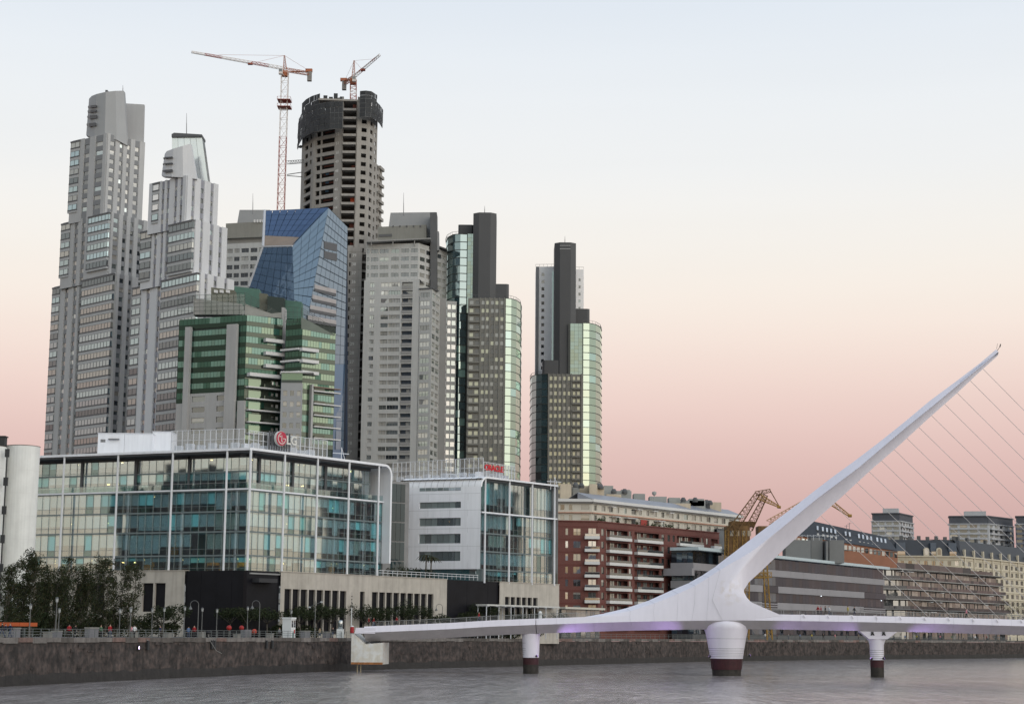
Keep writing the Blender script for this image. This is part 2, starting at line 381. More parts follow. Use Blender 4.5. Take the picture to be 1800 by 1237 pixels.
# ---- quay line of the far bank (follows the water's edge)
QPX = [(0, 1206.5), (170, 1197.6), (340, 1189.7), (510, 1182.3), (680, 1176), (930, 1170), (1240, 1162.3), (1500, 1158.4), (1800, 1155.9)]
QL = [PZ(x, y, 0).to_2d() for x, y in QPX]
d0 = (QL[0] - QL[1]).normalized(); d1 = (QL[-1] - QL[-2]).normalized()
QL = [QL[0] + d0 * 260, QL[0] + d0 * 40] + QL + [QL[-1] + d1 * 120, QL[-1] + d1 * 500]
def quay_at(px, off=0.0, py=1120):
    """point on the quay edge seen at column px, off metres inland"""
    d = ray(px, py); best = None
    for a, b in zip(QL, QL[1:]):
        e = b - a; den = d.x * e.y - d.y * e.x
        if abs(den) < 1e-9: continue
        k = (a.x * e.y - a.y * e.x) / den; w = (d.x * a.y - d.y * a.x) / -den if False else ((d.x * k - a.x) * e.x + (d.y * k - a.y) * e.y) / e.length_squared
        if k > 0 and -.001 <= w <= 1.001: best = Vector((d.x * k, d.y * k)); tt = e.normalized(); break
    nrm = Vector((-tt.y, tt.x))                      # inland
    dd = Vector((d.x, d.y)).normalized(); go = off * 1.55; pf = globals().get('FP' if px > 437 else 'FPL')
    if pf and px < 983:                              # stay between the quay edge and the podium wall
        o = pf.pt(0, 0); k = (o.x * pf.n.x + o.y * pf.n.y) / (dd.x * pf.n.x + dd.y * pf.n.y); gap = k - best.length; go = min(go, gap - min(3.5, gap * .35))
    return best + dd * go, tt
paving = mat('promenade_paving', (.13, .124, .118), .85, var=.2, scale=.5, bump=.2)
gmat = mat('city_ground', (.09, .09, .085), .9, var=.25, scale=.05)
mb = MB(); pts = [(p.x, p.y, ZQ - .006) for p in QL]
far = [(2500, 6000, ZQ - .006), (-3500, 6000, ZQ - .006), (-3500, pts[0][1], ZQ - .006)]
for i in range(len(pts) - 1):
    a, b = Vector(pts[i]), Vector(pts[i + 1])
    mb.poly([a, b, (b.x + 14, b.y + 60, b.z), (a.x - 30, a.y + 55, a.z)] if False else [a, b, (b.x - 400, b.y + 900, b.z), (a.x - 400, a.y + 900, a.z)])
mb.poly([(pts[0][0] - 3500, pts[0][1], ZQ - .03), (2500, pts[0][1] + 700, ZQ - .03), (2500, 6000, ZQ - .03), (-3500, 6000, ZQ - .03)][0:0] or [(-3000, 1000, ZQ - .03), (2500, 1000, ZQ - .03), (2500, 6500, ZQ - .03), (-3000, 6500, ZQ - .03)])
mb.poly([(-3000, 100, ZQ - .03), (pts[0][0] - 100, 100, ZQ - .03), (-420, 1000, ZQ - .03), (-3000, 1000, ZQ - .03)])
tag(build(mb, 'ground', gmat), kind='structure')

# ---- quay wall with coping stones
qstone = mat('quay_stone', (.040, .034, .032), .9, var=.6, scale=.6, streak=.3, bump=.6, bscale=1.2, col2=(.078, .06, .054))
qwet = mat('quay_tide_line', (.022, .02, .019), .6, var=.4, scale=.7, streak=.3, bump=.5, bscale=2)
copm = [mat('coping_granite', (.17, .155, .145), .85, var=.3, scale=1.1, streak=.3), mat('coping_granite_dark', (.10, .088, .08), .85, var=.35, scale=1.1, streak=.3),
        mat('coping_granite_red', (.17, .115, .10), .85, var=.3, scale=1.1, streak=.3)]
qw = tag(thing('quay_wall', None, None, (QL[2].x, QL[2].y, 0)), kind='structure')
mb = MB(); wet = MB(); course = MB(); pav = MB()
rq = random.Random(3)
for a, b in zip(QL, QL[1:]):
    Fq = F(a, b)      # water side normal
    zc = ZQ - .55
    mb.poly([Fq.pt(0, -2, .12), Fq.pt(Fq.L, -2, .12), Fq.pt(Fq.L, zc, 0), Fq.pt(0, zc, 0)])
    n = max(1, int(Fq.L / 1.6)); hs = [1.1 + .35 * rq.random() for _ in range(n + 1)]
    for k in range(n):
        wet.poly([Fq.pt(Fq.L * k / n, -2, .30), Fq.pt(Fq.L * (k + 1) / n, -2, .30), Fq.pt(Fq.L * (k + 1) / n, hs[k + 1], .11), Fq.pt(Fq.L * k / n, hs[k], .11)])
    pav.poly([Fq.pt(0, ZQ, 0), Fq.pt(Fq.L, ZQ, 0), Fq.pt(Fq.L, ZQ, -16), Fq.pt(0, ZQ, -16)])
build(mb, 'stone_face', qstone, qw); build(wet, 'tide_band', qwet, qw)
tag(build(pav, 'promenade', paving), kind='structure')
acc = 0
for a, b in zip(QL[1:-1], QL[2:-1]):
    Fq = F(a, b); n = max(1, int(Fq.L / 3.1))
    for k in range(n):
        h = rq.choice([.5, .5, .55, .62]); o = rq.uniform(0, .03)
        piece('coping_stone', rq.choice(copm[:1] * 4 + copm[1:2] * 2 + copm[2:]), qw, Fq, Fq.L * k / n + .015, Fq.L * (k + 1) / n - .015, ZQ - h, ZQ + .03 + o, -.9, .10 + o)
    # rough patches and ledges of stone proud of the face
    for k in range(int(Fq.L / 1.5)):
        if rq.random() < .75:
            u = rq.uniform(0, Fq.L - 2); z = rq.uniform(1.3, 4.6); w = rq.uniform(.5, 2.2); h = rq.uniform(.15, .5)
            course.fbox(Fq, u, u + w, z, z + h, 0, rq.uniform(.02, .16))
build(course, 'rough_stones', qstone, qw, kind='stuff')

# ---- near bank behind the viewer (only mirrored in the glass)
mb = MB(); mb.poly([(-900, -3, 5), (1300, -3, 5), (1300, -900, 5), (-900, -900, 5)]); mb.poly([(-900, -3, -2), (1300, -3, -2), (1300, -3, 5), (-900, -3, 5)])
tag(build(mb, 'near_bank', paving), kind='structure')
# ================================================================== FOOTBRIDGE
bwhite = mat('bridge_white_paint', (.72, .70, .775), .45, var=.04, scale=.12, streak=.04, spec=.4)
def stain(m, centre, r, col):
    t = m.node_tree; b = t.nodes['Principled BSDF']; L = t.links.new; src = b.inputs['Base Color'].links[0].from_socket
    g = node(t, 'ShaderNodeNewGeometry'); ds = node(t, 'ShaderNodeVectorMath', operation='DISTANCE'); L(g.outputs['Position'], ds.inputs[0]); ds.inputs[1].default_value = centre
    r1 = node(t, 'ShaderNodeMapRange'); L(ds.outputs['Value'], r1.inputs[0]); r1.inputs[1].default_value = r; r1.inputs[2].default_value = r * .3
    n = node(t, 'ShaderNodeTexNoise'); n.inputs['Scale'].default_value = .8; n.inputs['Detail'].default_value = 6; L(g.outputs['Position'], n.inputs['Vector']); r2 = node(t, 'ShaderNodeMapRange'); L(n.outputs[0], r2.inputs[0]); r2.inputs[1].default_value = .46; r2.inputs[2].default_value = .66
    mu = node(t, 'ShaderNodeMath', operation='MULTIPLY'); L(r1.outputs[0], mu.inputs[0]); L(r2.outputs[0], mu.inputs[1]); mx2 = node(t, 'ShaderNodeMix', data_type='RGBA'); L(mu.outputs[0], mx2.inputs[0]); L(src, mx2.inputs[6]); mx2.inputs[7].default_value = (*col, 1); L(mx2.outputs[2], b.inputs['Base Color'])
stain(bwhite, P(1286, 1036, 286), 3.2, (.56, .50, .45))
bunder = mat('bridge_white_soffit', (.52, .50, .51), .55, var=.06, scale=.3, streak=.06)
bred = mat('pier_red_band', (.045, .010, .014), .6, var=.25, scale=1.2, streak=.3)
btide = mat('pier_tide_stain', (.03, .026, .022), .7, var=.4, scale=1.5, streak=.3)
bconc = mat('abutment_white', (.66, .66, .64), .6, var=.08, scale=.5, streak=.25, col2=(.60, .57, .50))
steel = mat('railing_steel', (.26, .27, .28), .4, .7, var=.1)
darkm = mat('dark_steel', (.035, .036, .038), .6, .2, var=.2)
rustm = mat('rust_stain', (.30, .13, .05), .8, var=.4, scale=2)
def YB(px): return 296.0 - (px - 640) * (9.0 / 1160.0)
def lerp_tab(tab, x):
    for (x0, y0), (x1, y1) in zip(tab, tab[1:]):
        if x <= x1: return y0 + (y1 - y0) * (x - x0) / (x1 - x0)
    (x0, y0), (x1, y1) = tab[-2], tab[-1]; return y0 + (y1 - y0) * (x - x0) / (x1 - x0)
FB = [(600, 1113.6), (666, 1110.6), (789, 1105.4), (867, 1100.6), (944, 1097.6), (1093, 1092.6), (1221, 1090.3), (1310, 1089.6), (1380, 1090.4), (1520, 1092.8), (1660, 1096), (1800, 1100), (2000, 1107)]
A0 = P(632, 1110, YB(632)); A1 = P(1800, 1100, YB(1800))
BAX = Vector((A1.x - A0.x, A1.y - A0.y, 0)).normalized(); BN = Vector((BAX.y, -BAX.x, 0))     # BN: towards the viewer
# levels of the fascia's lower edge along the axis, in metres
DZ = [((P(x, y, YB(x)) - A0).dot(BAX), P(x, y, YB(x) - 3.3).z) for x, y in FB]
DZ += [(DZ[-1][0] + 60, DZ[-1][1] - 2.2)]
def dz(s): return lerp_tab(DZ, s)
S_END = DZ[-1][0]
def bp(s, n, z): return Vector((A0.x, A0.y, 0)) + BAX * s + BN * n + Vector((0, 0, z))
def s_of(px, py=1095): 
    d = ray(px, py); o = Vector((A0.x, A0.y, 0)) + BN * 3.2
    den = d.x * BN.x + d.y * BN.y; k = (o.x * BN.x + o.y * BN.y) / den
    return (Vector((d.x * k, d.y * k, 0)) - Vector((A0.x, A0.y, 0))).dot(BAX)
bridge = thing('footbridge', 'white cable stayed footbridge with a leaning needle mast crossing the dock', 'bridge', (A0.x, A0.y, 0))
def deck_span(name, s0, s1, bulge0=0.0):
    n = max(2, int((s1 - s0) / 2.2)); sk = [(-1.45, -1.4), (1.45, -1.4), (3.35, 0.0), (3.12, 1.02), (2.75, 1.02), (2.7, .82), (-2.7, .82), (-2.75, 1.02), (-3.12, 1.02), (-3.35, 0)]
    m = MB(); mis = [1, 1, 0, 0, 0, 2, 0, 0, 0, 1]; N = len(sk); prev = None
    for k in range(n + 1):
        s = s0 + (s1 - s0) * k / n; z = dz(s); cur = m.pts([bp(s, a, z + b) for a, b in sk])
        if prev is not None:
            for q in range(N):
                r = (q + 1) % N; m.f.append((prev + q, cur + q, cur + r, prev + r)); m.m.append(mis[q])
        else: m.f.append(tuple(range(cur, cur + N))); m.m.append(1)
        prev = cur
    m.f.append(tuple(range(prev, prev + N))[::-1]); m.m.append(1)
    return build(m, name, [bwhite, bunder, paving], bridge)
s_joint = s_of(942)
d1 = deck_span('approach_deck', s_of(640), s_joint - .06); d2 = deck_span('swing_deck', s_joint + .06, S_END)
for k in range(60):                        # plate joints of fascia and soffit
    s = s_of(655) + k * 3.05
    if s > S_END - 2: break
    z = dz(s); m = MB()
    if not s_of(985) < s < s_of(1375): m.tube(bp(s, 3.36, z + .01), bp(s, 3.13, z + 1.0), .014, n=4)
    m.tube(bp(s, 3.36, z - .01), bp(s, 1.46, z - 1.4), .014, n=4); build(m, 'plate_seam', mat('plate_seam', (.50, .50, .53), .6), bridge)
# railing: posts and rails on both sides
for side in (1, -1):
    rl = MB(); n = int(S_END / 2.6); lo = s_of(655)
    for k in range(n + 1):
        s = lo + (S_END - lo) * k / n; z = dz(s) + .98
        if side > 0 and s_of(1020) < s < s_of(1345): continue
        rl.tube(bp(s, side * 2.88, z), bp(s, side * 2.80, z + .78), .035, n=5)
    for h, r in ((.78, .04), (.5, .02), (.25, .02)):
        for k in range(n):
            a, b = lo + (S_END - lo) * k / n, lo + (S_END - lo) * (k + 1) / n
            if side > 0 and s_of(1015) < b and a < s_of(1345): continue
            rl.tube(bp(a, side * 2.83, dz(a) + .98 + h), bp(b, side * 2.83, dz(b) + .98 + h), r, n=4, cap=False)
    build(rl, 'railing', steel, bridge)
# ---- mast: spine edge T, front ridge R, belly M and lower edge B as they run from the tail to the tip
SEC = [  # Tx,Ty   Rx,Ry        Mx,My       Bx,By      n of T, R, M, B
 (985, 1088, 985, 1089, 984, 1092.5, 985, 1096, 2.9, 3.1, 3.25, 3.36),
 (1020, 1085, 1022, 1087.3, 1021, 1091.05, 1022, 1094.8, 2.3, 3, 3.25, 3.36),
 (1060, 1078, 1064, 1081, 1063, 1087.2, 1064, 1093.4, 1.6, 2.9, 3.2, 3.36),
 (1100, 1068.5, 1108, 1073, 1107, 1082.6, 1108, 1092.2, 0.9, 2.8, 3.15, 3.36),
 (1140, 1055, 1150, 1060, 1149, 1075.7, 1150, 1091.4, 0.4, 2.75, 3.15, 3.36),
 (1180, 1037, 1192, 1043, 1191, 1066.85, 1190, 1090.7, 0.1, 2.7, 3.15, 3.36),
 (1210, 1024.5, 1222, 1029, 1221, 1059.65, 1216, 1090.3, 0, 2.7, 3.2, 3.36),
 (1234, 1011, 1246, 1014, 1245, 1052, 1242, 1090, 0, 2.75, 3.3, 3.36),
 (1256, 996.5, 1266, 1001, 1252, 1054, 1270, 1089.8, 0, 2.8, 3.5, 3.36),
 (1276, 981, 1285, 989.5, 1260, 1052, 1310, 1089.6, 0, 2.8, 3.65, 3.36),
 (1292, 969, 1300, 981.5, 1268, 1046, 1375, 1081.5, 0, 2.8, 3.6, 3.2),
 (1304, 959.5, 1311, 975, 1275, 1038, 1352, 1079, 0, 2.8, 3.6, 3.2),
 (1315, 951, 1320, 969.5, 1281, 1030, 1335, 1073.5, 0, 2.75, 3.5, 3.15),
 (1325, 943.5, 1329, 963, 1287, 1022, 1321, 1066, 0, 2.7, 3.4, 3.1),
 (1336, 935, 1338, 956, 1294, 1013, 1312, 1057, 0, 2.65, 3.25, 2.9),
 (1348, 926, 1349, 947.5, 1303, 1003, 1307.5, 1047, 0, 2.6, 3.05, 2.5),
 (1362, 915.5, 1362, 937, 1314, 990, 1308, 1036, 0, 2.6, 2.8, 1.9),
 (1380, 902, 1380, 922.5, 1334, 970, 1316, 1023, 0, 2.55, 2.45, 1.2),
 (1404, 884, 1405, 901.5, 1366, 940, 1338, 1003, 0, 2.5, 2.05, 0.6),
 (1434, 860.5, 1437, 875.5, 1408, 904, 1380, 963, 0, 2.4, 1.6, 0.1),
 (1468, 834.5, 1473, 848.5, 1452, 870, 1430, 917, 0, 2.25, 1.3, 0.05),
 (1504, 808.5, 1510, 821, 1496, 832, 1480, 872.5, 0, 2.05, 1.1, 0.05),
 (1544, 778, 1550, 787, 1542, 792, 1530, 826.5, 0, 1.8, 0.95, 0.05),
 (1588, 743, 1594, 750, 1589, 753, 1580, 783, 0, 1.5, 0.8, 0.05),
 (1634, 704.5, 1640, 713, 1636, 713, 1630, 737, 0, 1.2, 0.65, 0.05),
 (1682, 669, 1687, 674, 1685, 672, 1681, 692, 0, 0.85, 0.5, 0.05),
 (1722, 638.5, 1726, 643, 1724, 640, 1721, 654.5, 0, 0.55, 0.35, 0.05),
 (1751, 614, 1755, 618.5, 1755, 621, 1754, 625, 0, 0.25, 0.2, 0.04)]
m = MB(); prev = None
def bat(px, py, n):
    """point seen at px,py on the upright plane n metres in front of the bridge's axis"""
    d = ray(px, py); o = Vector((A0.x, A0.y, CAMZ)) + BN * n; k = (o - CO).dot(BN) / d.dot(BN); return CO + d * k
def mir(p):
    k = (p - A0).dot(BN); return p - BN * (2 * k)
rows = []
for (tx, ty, rx, ry, mx_, my, bx, by, nt_, nr, nm, nb) in SEC:
    T_, Rr_, M_, B_ = bat(tx, ty, nt_), bat(rx, ry, nr), bat(mx_, my, nm), bat(bx, by, nb)
    rows.append([T_, Rr_, M_, B_, mir(B_), mir(M_), mir(Rr_), mir(T_)])
import bmesh
def strip(cols):
    """one facet of the mast as its own smooth sheet, so that the ridges between facets stay crisp"""
    k = len(cols); i0 = m.pts([r[c] for r in rows for c in cols])
    for i in range(len(rows) - 1):
        for q in range(k - 1):
            f = (i0 + i * k + q, i0 + i * k + q + 1, i0 + (i + 1) * k + q + 1, i0 + (i + 1) * k + q); vs = [m.v[x] for x in f]
            if (vs[0] - vs[1]).length < .02 and (vs[2] - vs[3]).length < .02: continue
            m.f.append(f); m.m.append(0)
for cols in ((0, 1), (1, 2, 3), (3, 4), (4, 5, 6), (6, 7), (7, 0)): strip(cols)
m.poly(rows[-1])
me = m.mesh('mast', bwhite, A0, True)
mast = bpy.data.objects.new('mast', me); COL.objects.link(mast); place(mast, Matrix.Translation(A0), bridge)
seamm = mat('plate_seam', (.50, .50, .53), .6)
for i in range(3, len(rows) - 1):          # welded plate joints
    a = rows[i]
    if i > 8: continue
    m = MB(); m.path([p + BN * .012 for p in a[:4]], .022, 4); build(m, 'plate_seam', seamm, mast)
m = MB(); tp = bat(1753, 616, 0); m.tube(tp, tp + Vector((.55, 0, .75)), .05, .03); m.tube(tp + Vector((-.1, 0, .3)), tp + Vector((.1, 0, 1.2)), .03, .02); m.tube(tp + Vector((.45, 0, .6)), tp + Vector((.6, 0, 1.1)), .1, .08)
build(m, 'tip_beacon', darkm, mast)
# ---- stays
CT = [(1729.7, 650), (1706.6, 670), (1683, 691), (1661.6, 711), (1638, 730.7), (1616, 751.6), (1595, 771), (1572.5, 790.5), (1549, 809), (1528.4, 829), (1507, 848.6), (1486, 868), (1466, 887), (1444.5, 907.5)]
stay = mat('stay_cable', (.46, .44, .44), .5, .1)
for k, (x, y) in enumerate(CT):
    s = s_of(1640 + (13 - k) * 42.4); m = MB(); m.tube(bat(x - 2, y - 2, 0), bp(s, 0, dz(s) + .9), .042, n=5)
    build(m, 'stay_cable', stay, bridge)
for k in range(22):   # cable anchor ribs on the fascia
    s = s_of(1415 + k * 42.4); m = MB(); z = dz(s)
    m.obox(bp(s - .05, 3.30, z + .50), BAX * .10 + Vector((0, 0, 0)), BN * .10, Vector((0, 0, .42)) - BAX * .28)
    m.obox(bp(s - .55, 2.9, z + 1.0), BAX * .5, BN * .2, Vector((0, 0, .12)))
    build(m, 'anchor_rib', bunder, bridge)
# ---- piers
def pier(name, px, prof, mis, sx=1.0, n=28, rib=True):
    s = s_of(px, 1120); c = bp(s, 0, 0); m = MB(); m.lathe((c.x, c.y, 0), prof, n, mis=mis)
    o = build(m, name, [bwhite, bred, btide], bridge, origin=(c.x, c.y, 0), smooth=True)
    try: o.data.set_sharp_from_angle(angle=R_(30))
    except Exception: pass
    return o, c, s
k_ = 290 / FPX
sp = s_of(931); zt = dz(sp) - 1.38
pier('pier', 931, [(1.28, -2), (1.28, 1.0), (1.30, 1.5), (1.33, 2.6), (1.33, 2.62), (1.36, 3.2), (1.45, zt - 1.3), (1.5, zt)], [2, 2, 1, 1, 0, 0, 0, 0])
pp = bpy.data.objects['pier']
def rings(o, c, rz):
    for r, z in rz:
        m = MB(); m.lathe((c.x, c.y, 0), [(r - .06, z - .03), (r, z - .03), (r, z + .03), (r - .06, z + .03)], 28); build(m, 'groove', steel, o)
cp = bp(sp, 0, 0); rings(pp, cp, [(1.345, 3.15), (1.36, 3.45), (1.375, 3.75), (1.39, 4.1), (1.43, 5.0)])
# main drum: broad at the top, tapering to the water, domed where the deck rides on it
sm = s_of(1278); zm = dz(sm)
drum, cm, _ = pier('drum_pier', 1278, [(2.3, -2), (2.38, 1.0), (2.5, 1.02), (2.66, 2.75), (2.68, 2.77), (2.85, 3.9), (3.25, 6.1), (3.62, 7.6), (3.7, zm - .9), (3.55, zm - .35), (3.2, zm + .0), (2.2, zm + .3)], [2, 1, 1, 1, 0, 0, 0, 0, 0, 0, 0, 0])
rings(drum, cm, [(2.74, 3.1), (2.79, 3.4), (2.84, 3.7), (2.90, 4.05), (2.97, 4.4), (3.235, 6.0)])
# slender pier with its splayed white yoke
st = s_of(1545); zy = dz(st) - 1.42
p3, c3, _ = pier('pier', 1545, [(1.05, -2), (1.08, 1.2), (1.09, 1.6), (1.10, 2.75), (1.12, 2.77), (1.12, 3.6), (1.15, 5.2), (1.5, 6.25), (1.5, 6.3)], [2, 2, 1, 1, 0, 0, 0, 0, 0])
rings(p3, c3, [(1.135, 3.1), (1.14, 3.4), (1.145, 3.7), (1.15, 4.0), (1.155, 4.35)])
m = MB(); w = [(-2.9, zy), (-1.4, zy - 1.25), (1.5, zy - 1.25), (3.1, zy - .05)]
fr = [bp(st + a, 1.5, z) for a, z in w]; bk = [bp(st + a, -1.5, z) for a, z in w]
m.poly(fr[::-1] if False else fr); m.poly(bk[::-1])
for q in range(4): m.poly([fr[q], bk[q], bk[(q + 1) % 4], fr[(q + 1) % 4]])
yo = build(m, 'yoke', bwhite, bridge)
for a in (-.9, .9):
    m = MB(); m.obox(bp(st + a - .3, 1.5, zy - .65), BAX * .25, BN * .12, BAX * .18 + Vector((0, 0, .42))); m.obox(bp(st + a + .12, 1.5, zy - .65), BAX * .25, BN * .12, BAX * -.18 + Vector((0, 0, .42)))
    m.obox(bp(st + a - .2, 1.5, zy - .3), BAX * .4, BN * .14, Vector((0, 0, .22))); build(m, 'cleat', darkm, yo)
# ---- abutment block at the quay
zs0 = 1.3
s0 = s_of(618); s1 = s_of(674)
m = MB(); prof = [(s0, zs0), (s1, zs0), (s1, dz(s1) - 1.75), (s0 + 2.3, dz(s0) - 1.75), (s0 + .5, dz(s0) - .1), (s0, dz(s0) - .1)]
f1 = [bp(s, 3.0, z) for s, z in prof]; f2 = [bp(s, -3.4, z) for s, z in prof]
m.poly(f1); m.poly(f2[::-1])
for q in range(6): m.poly([f1[q], f2[q], f2[(q + 1) % 6], f1[(q + 1) % 6]])
abut = build(m, 'abutment', bconc, bridge)
m = MB(); m.obox(bp(s0 + .02, 3.0, zs0 - .02), BAX * (s1 - s0 - .04), BN * .02, Vector((0, 0, .35))); build(m, 'rust_line', rustm, abut)
m = MB()
for a in (1.0, 1.55): m.tube(bp(s0 + a, 2.4, -1), bp(s0 + a, 2.4, zs0 + .1), .11)
build(m, 'pile', mat('weathered_timber', (.30, .25, .17), .8, var=.3), abut)
m = MB(); m.obox(bp(s0 + .55, 2.0, dz(s0) - .02), BAX * 3.4, BN * 1.3, Vector((0, 0, .95)) + BAX * .2); build(m, 'landing_kerb', bwhite, bridge)
m = MB(); m.obox(bp(s0 + 2.4, 1.5, dz(s0 + 2) - 1.62), BAX * 2.2, BN * 1.2, Vector((0, 0, .2))); build(m, 'bearing', darkm, abut)
# purple floodlights under the swing deck, seen lit in the picture
pl = emit('purple_lamp_glass', (.6, .35, 1), .8)
def flood(px, n, z, aim_px, aim_dz, pw, label):
    s = s_of(px, 1130); p = bp(s, n, z); sa = s_of(aim_px); q = bp(sa, 2.6, dz(sa) + aim_dz)
    t = thing('floodlight', label, 'floodlight', p, 'purple floodlights under the footbridge')
    d = (q - p).normalized(); m = MB(); m.tube(p - d * .35, p, .16, .24, 10); build(m, 'housing', darkm, t)
    m = MB(); m.tube(p + d * .005, p + d * .02, .21, .21, 10); build(m, 'lens', pl, t)
    m = MB(); c = bp(s, 0, z); m.tube(p - d * .3, bp(s, n * .45, z), .06); build(m, 'bracket', darkm, t)
    li = bpy.data.lights.new('purple_flood', 'SPOT'); li.energy = pw; li.color = (.58, .38, 1.0); li.spot_size = R_(66); li.spot_blend = 1.0; li.shadow_soft_size = .25
    o = bpy.data.objects.new('purple_flood', li); COL.objects.link(o); place(o, Matrix.Translation(p + d * .06) @ (-d).to_track_quat('Z', 'Y').to_matrix().to_4x4(), t)
flood(944, 2.2, 2.95, 1070, -.5, 5200, 'purple floodlight on the left slender bridge pier')
flood(1246, 4.0, 3.2, 1090, .2, 4200, 'purple floodlight on the left side of the drum pier')
flood(1556, 1.8, 3.1, 1690, -.5, 3600, 'purple floodlight on the yoked bridge pier')
flood(1318, 3.6, 3.4, 1440, -.6, 1600, 'purple floodlight on the right side of the drum pier')
flood(1532, 1.8, 3.1, 1470, -.6, 1000, 'second purple floodlight on the yoked pier, aimed left')
# ================================================================== OFFICE BLOCKS ON THE QUAY
offwhite = mat('white_panel_paint', (.73, .75, .79), .45, var=.05, scale=.15, streak=.10)
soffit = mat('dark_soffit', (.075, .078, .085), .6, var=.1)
colm = mat('column_white', (.60, .62, .65), .4, var=.04)
cream = mat('podium_limestone', (.42, .39, .345), .8, var=.10, scale=.5, streak=.2)
blackg = mat('podium_black_glass', (.010, .010, .013), .35, spec=.15, var=.2)
roofg = mat('roof_gravel', (.22, .22, .22), .9, var=.2)
innerm = mat('office_interior', (.22, .22, .22), .9, var=.2, scale=.3)
slabm = mat('floor_slab_edge', (.36, .42, .43), .5, var=.08)
tealg = glass('curtain_glass', (0, 0, 0), .34, tint=(1, .98, .98), see=1, seecol=(.76, .90, .93), wav=.004, wsc=.15, tilt=.010)
tealg2 = glass('curtain_glass_clear', (0, 0, 0), .17, tint=(.95, 1, 1), see=1, seecol=(.68, .91, .94), wav=.004, wsc=.15, tilt=.014)
balg = glass('balustrade_glass', (0, 0, 0), .16, see=1, seecol=(.78, .88, .88), wav=.01)
mulm = mat('mullion_grey', (.16, .20, .21), .4, .4, var=.05)
blinds = [mat('blind_white', (.86, .87, .86), .9, var=.03), mat('blind_grey', (.66, .68, .68), .9, var=.03), mat('blind_warm', (.80, .74, .64), .9, var=.03)]
furn = mat('office_furniture', (.16, .09, .055), .7, var=.4, scale=1.0)
lampw = emit('office_lamp', (1.0, .60, .20), 9.0)
roomw = mat('lit_room_wall', (.55, .36, .16), .9, var=.1)

Cx = G(440, 300, 785); Lx = G(30, 319.5, 790); Rx = G(690, 330, 815)
ZR = Zp(440, 786, 300)
FL = F(Lx, Cx); FR = F(Cx, Rx)
office = thing('glass_office', 'large glass office block with slim white columns and overhanging flat roof', 'office building', (Cx[0], Cx[1], ZQ))
def inset(Fa, Fb, dn):
    """corner where both planes are pushed back by dn"""
    a = Fa.pt(0, 0, -dn); b = Fb.pt(0, 0, -dn); d1, d2 = Fa.t, Fb.t
    den = d1.x * d2.y - d1.y * d2.x; k = ((b.x - a.x) * d2.y - (b.y - a.y) * d2.x) / den
    p = a + d1 * k; return (p.x, p.y)
ZB = [Zp(437, y, 300) for y in (1005, 974, 931.7, 896.0, 858.5)]     # podium top and floors
ZTR = Zp(440, 823, 300)
rndo = random.Random(21)
def interior(par, Fg, u0, u1, zs, deep, lamps, wname):
    b = MB(); b.fbox(Fg, u0, u1, zs[0], zs[-1], -deep - .2, -deep); build(b, 'inner_wall', innerm, par)
    for z in zs: piece('floor_slab', innerm, par, Fg, u0 + .05, u1 - .05, z - .38, z + .02, -deep, -.22)
    for _ in range(lamps):
        k = rndo.randrange(len(zs) - 1) if rndo.random() < .45 else 0; u = rndo.uniform(u0 + 1, u1 - 1); z = zs[k + 1] - .62 if rndo.random() < .7 else zs[k] + 1.9
        n = rndo.uniform(-2.6, -1.0); w = rndo.uniform(.2, .5); piece('ceiling_lamp', lampw, par, Fg, u, u + w, z, z + .10, n - .2, n)
def curtain(par, Fg, u0, u1, zs, pw, win, blindw, mull, gm, cover=.95, sillf=.26):
    n = max(1, round((u1 - u0) / pw)); w = (u1 - u0) / n
    run = 0; lvl = .5; bm_ = blinds[0]
    for j in range(len(zs) - 1):
        a, b = zs[j] + .05, zs[j + 1] - .05
        for i in range(n):
            c0, c1 = u0 + w * i + .03, u0 + w * (i + 1) - .03
            win.add(Fg, c0, c1, a, b, 0, gm if rndo.random() < .85 else tealg2, th=.05)
            if run <= 0:
                run = rndo.choice([1, 1, 2, 3, 4, 6]); r = rndo.random(); lvl = 0 if r > cover else rndo.choice([.72, .74, .75, .74, .62, .90, .5]); bm_ = rndo.choice(blinds[:1] * 3 + blinds[1:2] * 2 + blinds[2:])
            run -= 1; lv0 = lvl; lvl_ = lvl * (.55 if j == 0 else 1)
            if lvl_: blindw.add(Fg, c0 + .02, c1 - .02, b - (b - a) * lvl_, b - .1, -.30, bm_, th=.03)
            if rndo.random() < .30:
                h = rndo.uniform(.5, 1.4); piece('cabinet', furn, par, Fg, c0, c1 - .1 * rndo.random(), zs[j] + .03, zs[j] + h, -1.9, -.75)
        mull.fbox(Fg, u0, u1, zs[j + 1] - .16, zs[j + 1] + .10, -.06, .10)
        mull.fbox(Fg, u0, u1, a + (b - a) * sillf - .03, a + (b - a) * sillf + .03, -.02, .05)
        for i in range(n + 1): mull.fbox(Fg, u0 + w * i - .028, u0 + w * i + .028, a, b, -.04, .06)
I1 = inset(FL, FR, 2.0); I2 = inset(FL, FR, 3.6)
GL_ = F((FL.pt(0, 0, -2.0).x, FL.pt(0, 0, -2.0).y), I1); GR_ = F(I1, (FR.pt(FR.L, 0, -2.0).x, FR.pt(FR.L, 0, -2.0).y))
UL_ = F((FL.pt(0, 0, -3.6).x, FL.pt(0, 0, -3.6).y), I2); UR_ = F(I2, (FR.pt(FR.L, 0, -3.6).x, FR.pt(FR.L, 0, -3.6).y))
win = Win(office, 'glass_pane', 300); bl = Win(office, 'blind', 290); mull = MB()
uR = GR_.L - .5
curtain(office, GL_, 0, GL_.L, ZB, 1.58, win, bl, mull, tealg)
curtain(office, GR_, 0, uR, ZB, 1.45, win, bl, mull, tealg)
ZU = [ZB[-1], ZTR, ZR - .75]
